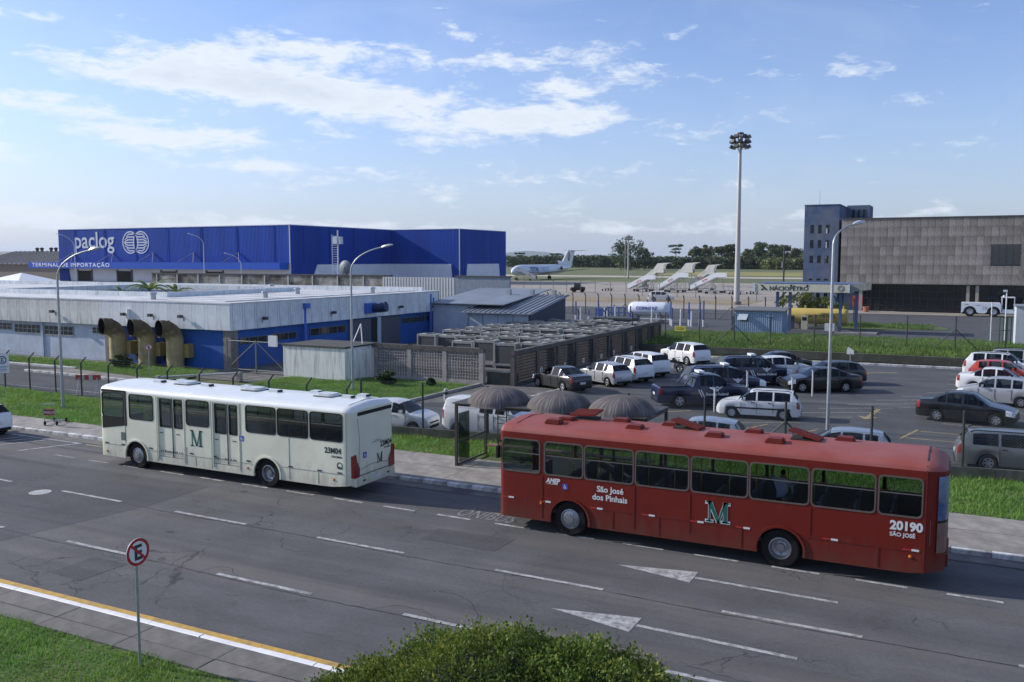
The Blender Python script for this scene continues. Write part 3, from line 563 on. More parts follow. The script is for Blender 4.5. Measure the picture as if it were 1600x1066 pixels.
    for x in (-65.5, -57.3, -54.4, -51.3): fl(x, y0 - .4, 3.75, (0, -1))
    for y in (51.4, 59.6, 69.6): fl(x1 + .4, y, 3.55, (1, 0))
    MB().tube((-57.0, y0 - .47, 3.0), (-57.0, y0 - .47, 4.2), .12, .12, 8).build('vent_pipe', M('white pipe', (.75, .75, .75), .5), t)
    # air conditioner boxes at the far end of the side wall
    for k, y in enumerate((75.9, 76.55)):
        a = MB().box(x1 + .05, x1 + .45, y - .28, y + .28, .95, 1.75).build('condenser', M('ac casing', (.62, .62, .60), .6, var=.08), t); MB().lathe([(.0, .46), (.2, .46), (.22, .452)], (x1, y, 1.35), 'x', 14).build('fan', DARKM, a)
    return t
terminal()
# the three sooty yellow air ducts
DUCT = M('yellow duct paint', (.42, .325, .17), .7, spec=.2, var=.2, scale=2, streak=.5)
def soot(m):
    nt = m.node_tree; n = nt.nodes; l = nt.links; b = n['Principled BSDF']; src = b.inputs['Base Color'].links[0].from_socket
    tc = n.new('ShaderNodeTexCoord'); sp = n.new('ShaderNodeSeparateXYZ'); l.new(tc.outputs['Object'], sp.inputs[0]); tn = n.new('ShaderNodeTexNoise'); tn.inputs['Scale'].default_value = 2.2; tn.inputs['Detail'].default_value = 7; l.new(tc.outputs['Object'], tn.inputs['Vector'])
    a = n.new('ShaderNodeMath'); a.operation = 'MULTIPLY_ADD'; a.inputs[1].default_value = 1.3; l.new(tn.outputs[0], a.inputs[0]); l.new(sp.outputs[2], a.inputs[2])
    r = n.new('ShaderNodeMapRange'); r.inputs[1].default_value = 2.7; r.inputs[2].default_value = 3.5; r.inputs[4].default_value = .80; l.new(a.outputs[0], r.inputs[0]); mx = n.new('ShaderNodeMix'); mx.data_type = 'RGBA'; mx.inputs[7].default_value = (.05, .036, .024, 1)
    l.new(r.outputs[0], mx.inputs[0]); l.new(src, mx.inputs[6]); l.new(mx.outputs[2], b.inputs['Base Color'])
soot(DUCT)
for i, (x, y) in enumerate(((-57.6, 47.5), (-54.6, 47.6), (-51.8, 47.7))):
    t = thing('air_duct', ['leftmost of the three bent yellow air ducts by the terminal wall', 'middle one of the three bent yellow air ducts', 'rightmost of the three bent yellow air ducts, nearest the building corner'][i], 'duct', (x, y, 0), 0, 'yellow air ducts')
    path = [(0, 0, 0), (0, 0, 1.1), (0, 0, 2.1)]; c = Vector((-.30, -.95, 0)).normalized()
    for k in range(1, 8):
        a = R(11.5 * k); path.append((c.x * (1 - math.cos(a)) * 1.0, c.y * (1 - math.cos(a)) * 1.0, 2.0 + math.sin(a) * .95))
    e_ = path[-1]; path.append((e_[0] + c.x * .34, e_[1] + c.y * .34, e_[2] + .0))
    MB().sweep(path, [.63] * len(path), 22, False).build('pipe', DUCT, t, smooth=True)
    MB().sweep(path[-4:], [.595] * 4, 22, False).build('liner', BLACK, t, smooth=True)
    d_ = (Vector(path[-1]) - Vector(path[-2])).normalized(); p_ = Vector(path[-1]) - d_ * .75; MB().tube(p_, p_ + d_ * .02, .595, n=22).build('mouth', BLACK, t)
    q = Vector(path[-1]); mbr = MB(); mbr.sweep([q - d_ * .05, q, q + d_ * .02], [.63, .67, .65], 22, False); mbr.build('rim', M('duct rim', (.16, .11, .07), .7), t, smooth=True)
    MB().box(.55, 1.05, .25, 1.05, .75, 1.75).build('junction_box', M('tan box', (.34, .25, .09), .6, var=.15, streak=.3), t)
    MB().box(-.8, .8, -.8, .8, -.02, .06).build('plinth', CONCD, t)
# white concrete box with rust streaks
WCONC = M('white stained concrete', (.72, .72, .68), .85, spec=.2, var=.06, scale=1.2, streak=.75, bump=.15)
t = thing('concrete_box', 'low white concrete box with dark vertical stains standing on the grass plot', 'building', (0, 0, 0))
MB().box(-40.9, -35.75, 46.95, 50.6, 0, 2.18).build('wall', WCONC, t); MB().box(-40.98, -35.68, 46.87, 50.7, 2.182, 2.30).build('roof', M('dark roof felt', (.06, .058, .055), .9, var=.3), t); MB().box(-35.745, -35.6, 47.2, 50.6, 0, 2.0).build('end_wall', WCONC, t)
MB().path([(-37.0, 49.5, 2.3), (-36.6, 49.9, 3.6), (-36.2, 49.5, 2.3)], .035, 6).build('roof_bracket', M('white steel', (.7, .7, .7), .5), t)
# pierced block walls
COBO = M('pierced block', (.34, .31, .29), .9, var=.2, scale=2, streak=.35); COBD = M('pierced block dark', (.095, .085, .082), .92, var=.25, scale=2, streak=.4)
def pierced(root, mat, axis, a, b, at, z0, z1, pitch, bays, dep=.10, zp=None):
    zp = zp or pitch; edges = [lerp(a, b, i / bays) for i in range(bays + 1)]
    for i in range(bays):
        m = MB(); e0, e1 = edges[i] + .16, edges[i + 1] - .16; n_ = max(2, round((e1 - e0) / pitch)); t_ = .036
        bx = (lambda u0, u1, w0, w1, z0_, z1_, m=m: m.box(u0, u1, at + w0, at + w1, z0_, z1_)) if axis == 'x' else (lambda u0, u1, w0, w1, z0_, z1_, m=m: m.box(at + w0, at + w1, u0, u1, z0_, z1_))
        for k in range(n_ + 1): q = lerp(e0, e1, k / n_); bx(q - t_ / 2, q + t_ / 2, .002, dep, z0, z1)
        r_ = max(2, round((z1 - z0) / zp))
        for k in range(r_ + 1): q = lerp(z0, z1, k / r_); bx(e0 - .1, e1 + .1, 0, dep + .002, q - t_ / 2, q + t_ / 2)
        m.build('pierced_screen', mat, root)
    for e in edges:
        m = MB(); (m.box(e - .16, e + .16, at - .05, at + .24, 0, z1 + .3) if axis == 'x' else m.box(at - .05, at + .24, e - .16, e + .16, 0, z1 + .3)); m.build('pilaster', mat, root)
    m = MB(); (m.box(a - .2, b + .2, at - .07, at + .27, z1 + .02, z1 + .30) if axis == 'x' else m.box(at - .07, at + .27, a - .2, b + .2, z1 + .02, z1 + .30)); m.build('lintel', COBD, root)
    m = MB(); (m.box(a, b, at - .02, at + .2, 0, z0) if axis == 'x' else m.box(at - .02, at + .2, a, b, 0, z0)); m.build('plinth', mat, root)
t = thing('block_wall', 'brown pierced block wall facing the road beside the white box', 'wall'); pierced(t, COBO, 'x', -35.5, -27.3, 50.0, .22, 2.02, .205, 3, .17)
t = thing('block_wall', 'long dark pierced block wall along the parked cars', 'wall'); pierced(t, COBD, 'y', 50.2, 80.5, -25.2, .2, 1.95, .24, 9, .14, .2)
WPL = M('white plate', (.66, .66, .64), .6, var=.08)
for y, z in ((53.99, .62), (57.98, .56), (61.45, .52), (65.14, .48), (67.9, .5), (72.22, .5), (75.46, .48)):
    b = MB().box(-24.92, -24.90, y - .16, y + .16, z - .16, z + .16).build('bay_plate', WPL, t); MB().box(-24.899, -24.894, y - .06, y + .06, z - .09, z + .09).build('numeral', M('grey ink', (.15, .15, .15), .7), b)
t = thing('plant_platform', 'mossy concrete platform carrying the rows of cooling units', 'platform'); MB().box(-38, -25.5, 53.5, 80.4, 0, .42).build('deck', CONCD, t); MB().box(-27.1, -25.4, 50.4, 50.65, 0, .8).build('moss_wall', MOSS, t); MB().box(-27.2, -25.35, 50.3, 50.7, .802, .9).build('coping', CONC, t)
# cooling units
ACW = M('cooling unit casing', (.30, .30, .285), .8, spec=.15, var=.2, scale=2, streak=.4, rnd=.22); COIL = M('coil fins', (.055, .058, .06), .6, var=.25, scale=8, sc3=(1, 1, 6))
um = dict(); um['case'] = MB().box(-.82, .82, -.5, .5, 1.38, 1.55).box(-.85, -.74, -.52, .52, .1, 1.52).box(.74, .85, -.52, .52, .1, 1.52).box(-.84, .84, -.515, .515, 0, .12).data('casing')
um['legs'] = MB().box(-.8, -.7, -.5, -.4, -.30, 0).box(.7, .8, -.5, -.4, -.30, 0).box(-.8, -.7, .4, .5, -.30, 0).box(.7, .8, .4, .5, -.30, 0).data('support_frame'); um['legs'].materials.append(GALV)
um['coil'] = MB().box(-.74, .74, -.47, .47, .12, 1.38).data('coil')
um['fan'] = MB().lathe([(.40, 1.55), (.41, 1.62), (.37, 1.62), (.355, 1.555), (.355, 1.552)], (0, 0, 0), 'z', 16).data('fan_shroud')
um['blade'] = MB().lathe([(0, 1.57), (.355, 1.572)], (0, 0, 0), 'z', 12).data('fan')
for k_, m_ in (('case', ACW), ('coil', COIL), ('fan', ACW), ('blade', DARKM)): um[k_].materials.append(m_)
rows = [55.6, 59.4, 63.2, 67.0, 70.8, 74.6, 78.4]; ordn = ['front', 'second', 'third', 'fourth', 'fifth', 'sixth', 'rearmost']; un = 0
for ri, y in enumerate(rows):
    xs = [-37.0 + 1.78 * k for k in range(7)]
    for ci, x in enumerate(xs):
        if ri == 0 and (ci < 3): continue
        pos = 'left end' if ci == 0 else ('right end' if ci == 6 else ['', 'second', 'third', 'middle', 'fifth', 'sixth'][ci] + ' from left')
        t = thing('cooling_unit', f'cream cooling unit in the {ordn[ri]} row of the enclosure, {pos}', 'cooling unit', (x + random.uniform(-.12, .12), y + random.uniform(-.2, .2), .72 + random.uniform(-.12, .08)), 0, 'cooling units in the plant enclosure')
        for k_, nm in (('case', 'casing'), ('coil', 'coil'), ('fan', 'fan_shroud'), ('blade', 'fan')): link(nm, um[k_], t)
        link('support_frame', um['legs'], t)
# grey roofed annex
ROOFB = M('blue grey metal roof', (.215, .245, .29), .55, .1, var=.15, scale=.8, sc3=(4, .3, 1), streak=0, dirt=(.12, .13, .15), dirtamt=.5)
NAVY = M('navy corrugated', (.035, .05, .085), .5, var=.15, scale=2, sc3=(1, 8, .3))
t = thing('annex_building', 'pale annex with two low blue-grey metal roofs behind the cooling units', 'building')
MB().box(-42.1, -35.5, 74.3, 82, 0, 2.85).build('wall', PALEW, t); MB().box(-47.0, -42.1, 75.6, 86, 0, 3.55).build('wall', PALEW, t)
MB().prism([(74.2, 0), (82.3, 0), (82.3, 4.2), (74.2, 2.9)], -35.5, -35.35, 'x').build('gable_wall', NAVY, t)
rfm = MB(); rfm.prism([(73.7, 2.93), (82.6, 4.36), (82.6, 4.44), (73.7, 3.01)], -42.7, -35.0, 'x'); r1_ = rfm.build('roof', ROOFB, t)
rfm = MB(); rfm.prism([(75.0, 3.66), (86, 4.80), (86, 4.88), (75.0, 3.74)], -47.0, -38.5, 'x'); r2_ = rfm.build('roof', ROOFB, t)
rbm = MB().box(-.025, .025, 0, 9.0, 0, .06).data('roof_rib'); rbm.materials.append(ROOFB)
for k in range(15): o = link('roof_rib', rbm, r1_, (-42.6 + k * .53, 73.72, 3.02)); o.rotation_euler = (math.atan2(1.43, 8.9), 0, 0)
for x in (-41.2, -38.6, -36.2): MB().box(x - .2, x + .2, 81.2, 81.6, 4.2, 4.95).build('roof_vent', GALV, t)
for k in range(5): MB().box(-42.0 + k * 1.6, -41.96 + k * 1.6, 74.27, 74.3, .2, 2.8).build('panel_joint', DARKM, t)
t = thing('skip_container', 'small dark blue container beside the annex gable', 'container', (-36.0, 88, 0)); MB().box(1.5, 5.6, 0, 2.2, .1, 1.75).build('body', NAVY, t); MB().box(1.4, 5.7, -.1, 2.3, 1.75, 1.9).build('lid', M('dark lid', (.05, .055, .06), .6), t)
# screens behind the terminal: peeling wall and ribbed panel fence
PEEL = M('peeling wall', (.09, .08, .072), .9, var=.3, scale=.9, dirt=(.55, .52, .47), dirtamt=.9, bump=.4, bscale=8)
t = thing('peeling_wall', 'old wall with peeling paint behind the terminal roof', 'wall'); MB().box(-104, -62.9, 92, 92.4, 0, 5.85).build('wall', PEEL, t); MB().box(-104, -62.9, 91.9, 92.5, 5.86, 6.05).build('coping', COBD, t)
for k in range(11): MB().box(-103 + k * 4, -102.85 + k * 4, 91.86, 91.99, 0, 5.84).build('rib', M('pale rib', (.55, .52, .47), .8), t)
t = thing('panel_screen', 'ribbed pale metal screen at the end of the peeling wall', 'screen'); MB().box(-62.8, -52.6, 90.2, 90.3, 0, 5.85).build('backing', PALEW, t)
rb = MB().box(0, .24, -.14, 0, 0, 5.85).data('rib'); rb.materials.append(M('white ribs', (.58, .58, .57), .6, var=.08, streak=.3))
for k in range(26): link('rib', rb, t, (-62.75 + k * .39, 90.2, 0))
t = thing('blue_grey_wall', 'flat blue-grey wall in front of the warehouse end', 'wall'); MB().box(-52.5, -45.5, 90, 90.3, 0, 5.95).build('wall', M('blue grey wall', (.22, .26, .31), .8, var=.15, streak=.3), t); MB().box(-52.6, -45.4, 89.9, 90.4, 5.95, 6.1).build('coping', COBD, t)
# ------------------------------------------------------------------ blue cargo warehouse
def cladding(name, col, pitch, axis):
    m, nt, n, l, b = newmat(name); b.inputs['Roughness'].default_value = .6; b.inputs['Specular IOR Level'].default_value = .12
    tc = n.new('ShaderNodeTexCoord'); wv = n.new('ShaderNodeTexWave'); wv.wave_type = 'BANDS'; wv.bands_direction = axis; wv.inputs['Scale'].default_value = pitch; wv.inputs['Distortion'].default_value = 0; l.new(tc.outputs['Object'], wv.inputs['Vector'])
    nz = n.new('ShaderNodeTexNoise'); nz.inputs['Scale'].default_value = .5; nz.inputs['Detail'].default_value = 8; mpp = n.new('ShaderNodeMapping'); mpp.inputs['Scale'].default_value = (.6, .6, .05); l.new(tc.outputs['Object'], mpp.inputs[0]); l.new(mpp.outputs[0], nz.inputs['Vector'])
    mr = n.new('ShaderNodeMapRange'); mr.inputs[1].default_value = .3; mr.inputs[2].default_value = .7; mr.inputs[3].default_value = .78; mr.inputs[4].default_value = 1.22; l.new(nz.outputs[0], mr.inputs[0]); vm = n.new('ShaderNodeVectorMath'); vm.operation = 'SCALE'; vm.inputs[0].default_value = col; l.new(mr.outputs[0], vm.inputs['Scale']); l.new(vm.outputs[0], b.inputs['Base Color'])
    bp = n.new('ShaderNodeBump'); bp.inputs['Strength'].default_value = .4; bp.inputs['Distance'].default_value = .08; l.new(wv.outputs[0], bp.inputs['Height']); l.new(bp.outputs[0], b.inputs['Normal']); MATS[name] = m; return m
CLX = cladding('blue cladding front', (.009, .052, .30), .6, 'X'); CLY = cladding('blue cladding side', (.007, .045, .28), .6, 'Y')
WBLUE = M('bright blue band', (.012, .085, .46), .6, spec=.2, var=.06); WHITE = M('white cladding', (.68, .70, .74), .7, spec=.2, var=.08, scale=.3, streak=.2); LOGO = M('logo grey', (.55, .60, .68), .6, var=.04)
def warehouse():
    t = thing('cargo_warehouse', 'huge blue cargo warehouse with a white logo and lettering', 'warehouse'); Y0, Y1, Y2 = 200., 251., 284.; xa, xb, xc = -269., -171., -145.; zt = 17.6
    MB().box(xa, xb, Y0, Y0 + .5, 6.6, zt).build('front_wall', CLX, t); MB().box(xb - .5, xb, Y0 + .5, Y1, 0, zt).build('side_wall', CLY, t)
    MB().box(xb, xc, Y1, Y1 + .5, 0, zt).build('front_wall', CLX, t); MB().box(xc - .5, xc, Y1 + .5, Y2, 0, zt).build('side_wall', CLY, t); MB().box(xa, xa + .5, Y0 + .5, Y2, 0, zt).build('side_wall', CLY, t)
    MB().box(xa, xb - .5, Y0 + .5, Y2, zt - .6, zt - .3).box(xb - .5, xc - .5, Y1 + .5, Y2, zt - .6, zt - .3).build('roof', ROOFC, t)
    CAPM = M('pale flashing', (.50, .55, .66), .5)
    MB().box(xa - .1, xb + .1, Y0 - .12, Y0 + .1, zt, zt + .22).box(xb - .1, xb + .12, Y0 + .1, Y1 - .1, zt, zt + .2).box(xb, xc + .1, Y1 - .12, Y1 + .1, zt, zt + .22).box(xc - .1, xc + .12, Y1 + .1, Y2, zt, zt + .2).build('flashing', CAPM, t)
    for x, y in ((xb + .12, Y0 - .05), (xc + .12, Y1 - .05)): MB().box(x - .12, x + .12, y - .12, y + .12, 0, zt).build('corner_trim', CAPM, t)
    # lower white walls with loading doors under the marquee
    w = MB().box(xa + 2, xb, Y0 + .3, Y0 + .8, 0, 6.6).build('dock_wall', WHITE, t)
    for x in (-257, -238.5, -219, -200): MB().box(x - 3, x + 3, Y0 + .2, Y0 + .29, .6, 4.2).build('dock_door', BLACK, t); MB().box(x - 3.6, x - 3.05, Y0 + .1, Y0 + .29, .6, 4.6).box(x + 3.05, x + 3.6, Y0 + .1, Y0 + .29, .6, 4.6).build('door_frame', DARKM, t)
    MB().box(xa + 2, xb, Y0 - 1.2, Y0 + .2, 0, .9).build('dock_platform', CONC, t)
    MB().prism([(xa, 0), (xa + 5, 0), (xa + 4, 6.5), (xa, 6.5)], Y0 - .1, Y0 + .25, 'y').build('blue_pier', CLX, t)
    mq = MB().box(-279.5, -171.5, 196.2, 199.9, 5.0, 7.0).build('marquee', WBLUE, t)
    text('TERMINAL DE IMPORTAÇÃO', 1.75, M('sign white', (.85, .87, .9), .6), mq, (-277.6, 196.18, 5.55), FRONT, 'lettering', .015, .01, 'LEFT', 1.42, 1.2)
    for x in (-262, -243, -225, -208, -190): MB().path([(x, 199.9, 9.9), (x - 3.2, 196.6, 7.0)], .14, 6).path([(x, 199.9, 9.9), (x + 3.2, 196.6, 7.0)], .14, 6).build('strut', M('strut blue grey', (.06, .09, .24), .6), t)
    for k in range(7): MB().tube((xa + 8 + k * 14, Y0 - .14, 7.2), (xa + 8 + k * 14, Y0 - .14, zt), .07, n=6).build('downpipe', CLX, t)
    for k in range(4): MB().tube((xb + .14, Y0 + 6 + k * 12, 6.5), (xb + .14, Y0 + 6 + k * 12, zt), .07, n=6).build('downpipe', CLY, t)
    # lower white skirting with slanted ends
    MB().prism([(Y0 + 8.5, 0), (Y1, 0), (Y1, 6.4), (Y0 + 12, 6.4)], xb + .02, xb + .3, 'x').build('skirting', WHITE, t); MB().prism([(xb + .3, 0), (xc - 2.4, 0), (xc - 3.0, 6.4), (xb + .3, 6.4)], Y1 - .3, Y1 - .02, 'y').build('skirting', WHITE, t)
    MB().prism([(Y1 + 4, 0), (Y2 - 5, 0), (Y2 - 6, 6.4), (Y1 + 5, 6.4)], xc + .02, xc + .3, 'x').build('skirting', WHITE, t)
    text('paclog', 7.4, LOGO, t, (-261.3, Y0 - .08, 11.6), FRONT, 'lettering', .085, .03, 'LEFT', 1.0, 1.0)
    # two interlocking rings filled with stepped bands
    lg = MB(); r_ = 3.55
    for cx in (-235.0, -230.3):
        lg.ring(circ(cx, 13.2, r_, 40), circ(cx, 13.2, r_ - .38, 40), Y0 - .1, Y0 - .02)
    for cx, sgn in ((-235.0, -1), (-230.3, 1)):
        for k in range(-3, 4):
            z = 13.2 + k * .86; hw = math.sqrt(max(.05, (r_ - .3) ** 2 - (z - 13.2) ** 2)); bend = -.75 * (1 if k > 0 else (-1 if k < 0 else 0))
            x_in = cx - sgn * .3 * hw * 1.0; x_mid = cx + sgn * .35 * hw; x_out = cx + sgn * hw
            pts = [(x_in - sgn * .9, z), (x_mid, z), (x_out - sgn * .25, z + bend)]
            for p, q in zip(pts[:-1], pts[1:]):
                h = .2; poly = [(p[0], p[1] - h), (q[0], q[1] - h), (q[0], q[1] + h), (p[0], p[1] + h)]
                lg.prism(poly, Y0 - .09, Y0 - .02, 'y')
    lg.build('emblem', LOGO, t)
    return t
warehouse()
# older shed behind its left end
t = thing('old_shed', 'long old shed with ridge vents left of the blue warehouse', 'shed'); MB().box(-420, -285, 230, 275, 0, 6).build('wall', M('brown shed wall', (.20, .17, .15), .85, var=.15), t)
rfm = MB(); rfm.add([(-421, 229, 6), (-284, 229, 6), (-284, 252, 11.3), (-421, 252, 11.3), (-284, 276, 6), (-421, 276, 6)], [(0, 1, 2, 3), (3, 2, 4, 5)]); rfs = rfm.build('roof', M('old shed roof', (.26, .25, .245), .8, var=.2, scale=.3, sc3=(2, .1, 1), dirt=(.12, .11, .1), dirtamt=.6), t)
rb = MB().box(-.12, .12, 0, 23.6, 0, .25).data('roof_rib'); rb.materials.append(MATS['old shed roof'])
for k in range(28): o = link('roof_rib', rb, rfs, (-366 + k * 2.9, 229, 6.02)); o.rotation_euler = (math.atan2(5.3, 23), 0, 0)
vt = MB().lathe([(.55, 0), (.55, .9), (.8, .95), (.8, 1.5), (.3, 1.8), (0, 1.8)], (0, 0, 0), 'z', 12).data('ridge_vent'); vt.materials.append(DARKM)
for k in range(7):
    for d in (0, 3.0): link('ridge_vent', vt, t, (-352 + k * 8.9 + d, 251.5, 11.1))
t = thing('tent', 'white pyramid tent roof peeking over the terminal parapet', 'tent', (-141.5, 98, 0)); MB().add([(-16, -14, 2.5), (16, -14, 2.5), (16, 14, 2.5), (-16, 14, 2.5), (0, 0, 5.7), (-6, -5, 3.9), (6, -5, 3.9), (6, 5, 3.9), (-6, 5, 3.9)], [(0, 1, 6, 5), (1, 2, 7, 6), (2, 3, 8, 7), (3, 0, 5, 8), (5, 6, 4), (6, 7, 4), (7, 8, 4), (8, 5, 4)]).build('canopy', M('white canvas', (.8, .82, .85), .7, var=.05), t)
for x in (-15.8, 15.8):
    for y in (-13.8, 13.8): MB().tube((x, y, 0), (x, y, 2.6), .08).build('pole', GALV, t)
# courtyard plants
PALM = leafmat('palm leaf', (.13, .19, .05), .3, 1.)
def palm(x, y, h, n_, L, label):
    t = thing('palm', label, 'plant', (x, y, 0)); MB().sweep([(0, 0, 0), (.05, 0, h * .6), (0, 0, h)], [.14, .11, .09], 7).build('trunk', BARK, t)
    for k in range(n_):
        a = 6.283 * k / n_ + random.uniform(-.3, .3); up = random.uniform(.5, 1.4); v, f = [], []
        for i in range(7):
            s = i / 6; r_ = L * s; z = h + up * L * s * .9 - L * .75 * s * s; w_ = .26 * math.sin(math.pi * min(1, .12 + s * .85)) * L * .45; ca, sa = math.cos(a), math.sin(a); v += [(ca * r_ - sa * w_, sa * r_ + ca * w_, z - w_ * .3), (ca * r_, sa * r_, z + .04), (ca * r_ + sa * w_, sa * r_ - ca * w_, z - w_ * .3)]
        for i in range(6): f += [(i * 3, i * 3 + 1, i * 3 + 4, i * 3 + 3), (i * 3 + 1, i * 3 + 2, i * 3 + 5, i * 3 + 4)]
        MB().add(v, f).build('leaf', PALM, t)
palm(-71.6, 63.0, 5.0, 9, 2.3, 'leafy palm rising out of the courtyard in the terminal roof'); palm(-69.6, 64.5, 4.7, 8, 1.7, 'lower dark palm right of the courtyard palm'); palm(-73.8, 61.6, 4.6, 8, 1.6, 'low palm left of the courtyard palm')
# ------------------------------------------------------------------ tower and brown hangar building
TOWB = M('slate blue render', (.085, .12, .21), .85, spec=.2, var=.25, scale=.8, dirt=(.17, .185, .21), dirtamt=.8, bump=.2)
TRAV = M('brown stone panel', (.30, .27, .245), .9, spec=.2, var=.5, scale=1.6, sc3=(6, 6, .9), rnd=.2, bump=.4, bscale=6, dirt=(.12, .10, .085), dirtamt=.5)
t = thing('stair_tower', 'narrow slate blue tower with rows of small windows', 'tower')
x0, x1, y0, y1, zt = -23.0, -17.75, 150., 166., 16.5
xs_ = sorted([-22.0, -21.55, -20.85, -20.4, -19.72, -19.27]); holes = [(a, b, c, d) for a, b in ((-22.05, -21.5), (-20.88, -20.33), (-19.72, -19.17)) for c, d in ((12.05, 13.4), (9.75, 11.0), (7.35, 8.55), (4.6, 4.9), (1.4, 2.6))]
def holed(mb, x0, x1, z0, z1, holes, ya, yb):
    X = sorted({x0, x1, *[h[0] for h in holes], *[h[1] for h in holes]}); Z = sorted({z0, z1, *[h[2] for h in holes], *[h[3] for h in holes]})
    for i in range(len(X) - 1):
        for j in range(len(Z) - 1):
            cx, cz = (X[i] + X[i + 1]) / 2, (Z[j] + Z[j + 1]) / 2
            if not any(h[0] < cx < h[1] and h[2] < cz < h[3] for h in holes): mb.box(X[i], X[i + 1], ya, yb, Z[j], Z[j + 1])
    return mb
holed(MB(), x0, x1, 0, zt, holes, y0, y0 + .35).build('front_wall', TOWB, t)
MB().box(x0, x0 + .35, y0 + .35, y1, 0, zt).build('wall', TOWB, t); MB().box(x1 - .35, x1, y0 + .35, y1, 0, zt).build('wall', TOWB, t); MB().box(x0, x1, y1 - .35, y1, 0, 3).build('wall', TOWB, t)
holed(MB(), x0 + .35, x1 - .35, 3, zt, [(a, b, c, d) for a, b, c, d in holes if c > 5], y1 - .3, y1).build('rear_wall', TOWB, t)
MB().box(x0 - .08, x1 + .08, y0 - .08, y1, zt, zt + .12).build('coping', TOWB, t)
for a, b, c, d in holes: f = MB().box(a, b, y0 + .15, y0 + .19, c, d).build('window', glass('tower glass', (.75, .78, .8), .8), t); MB().box((a + b) / 2 - .03, (a + b) / 2 + .03, y0 + .10, y0 + .22, c, d).box(a, b, y0 + .10, y0 + .22, (c + d) / 2 - .03, (c + d) / 2 + .03).build('frame', DARKM, f)
MB().path([(-20.9, 151, zt), (-20.9, 151, zt + 2.3)], [.05, .02], 6).build('antenna', GALV, t)
MB().box(-17.75, -14.2, 160, 166, 0, 16.9).build('rear_block', TOWB, t)
for k, x in enumerate((-16.7, -15.9, -15.1)): MB().box(x - .16, x + .16, 159.93, 159.99, 14.9, 16.2).build('window', BLACK, t)
def hangar():
    t = thing('hangar_building', 'long brown stone-panelled hangar with dark glazing under its upper storey', 'building'); yf = 147.; xa, xb = -17.0, 26.; zb, zt = 4.25, 14.05
    cols, rws = 26, 7; wx = .93; hz = (zt - zb) / rws; me = {}
    MB().box(xa, xb, yf + .16, yf + .6, zb + .02, zt - .02).build('upper_wall', M('panel joint', (.075, .065, .055), .9), t)
    win = (3.55, 12, 7.4, 10.0)
    for i in range(cols):
        for j in range(rws):
            z0_ = zb + j * hz; z1_ = z0_ + hz; a = xa + i * wx; b = a + wx
            if b > win[0] and z0_ < win[3] - .2 and z1_ > win[2] + .2: continue
            key = 0
            if key not in me: me[key] = MB().box(.012, wx - .012, -.15, .0, .012, hz - .012).data('stone_panel'); me[key].materials.append(TRAV)
            link('stone_panel', me[key], t, (a, yf + .155 + random.uniform(-.012, .012), z0_))
    MB().box(xa + cols * wx, xb, yf, yf + .15, zb, zt).build('stone_panel', TRAV, t)
    f = MB().box(win[0] - .1, 7.2, yf + .02, yf + .12, 7.15, 10.05).build('window', WINDK, t); m = MB()
    for k in range(5): m.box(3.5 + k * .9, 3.58 + k * .9, yf - .02, yf + .018, 7.2, 10)
    m.box(3.4, 7.2, yf - .03, yf + .017, 7.1, 7.25).box(3.4, 7.2, yf - .03, yf + .017, 9.95, 10.1).build('frame', DARKM, f)
    MB().box(xa - .2, xb, yf - .1, yf + 30, zt, zt + .18).build('roof_edge', COBD, t); MB().box(xa, xa + .4, yf + .6, yf + 30, zb, zt).build('end_wall', TRAV, t)
    MB().box(xa, xb, yf + .6, yf + 12, zb - .12, zb + .01).build('soffit', DARKM, t)
    # recessed glazing with its grid
    GL = M('hangar glazing', (.020, .022, .028), .12, var=.3, scale=.6, spec=.7); yg = yf + 2.6
    gz = MB().box(-13.8, xb, yg, yg + .1, 0, zb - .12).build('glazing', GL, t); m = MB()
    for k in range(33): x = -13.8 + k * 1.15; m.box(x - .04, x + .04, yg - .08, yg - .002, 0, zb - .12)
    for z in (.9, 2.0, 3.1): m.box(-13.8, xb, yg - .07, yg - .003, z - .035, z + .035)
    m.build('mullions', DARKM, gz)
    for x in (.75, 1.95, 14, 15.2): MB().box(x - .22, x + .22, yf + .4, yf + .85, 0, zb - .12).build('column', M('concrete column', (.34, .30, .26), .85, var=.15), t)
    MB().box(-16.8, -13.9, yf + 3.6, yf + 3.9, 0, zb - .12).build('wall', TOWB, t); MB().box(-15.5, -13.8, yf + 3.4, yf + 3.59, .6, 2.3).build('red_door', M('red door', (.42, .06, .035), .6), t); MB().box(-14.2, -13.75, yf + .6, yf + 1.0, 0, zb - .12).build('column', MATS['concrete column'], t)
hangar()
t = thing('planter', 'small terracotta pot before the hangar glazing', 'pot', (-13.0, 146, 0)); MB().lathe([(0, 0), (.35, 0), (.5, .8), (.42, .8), (.3, .7), (0, .7)], (0, 0, 0), 'z', 12).build('pot', M('terracotta', (.35, .13, .07), .8), t)
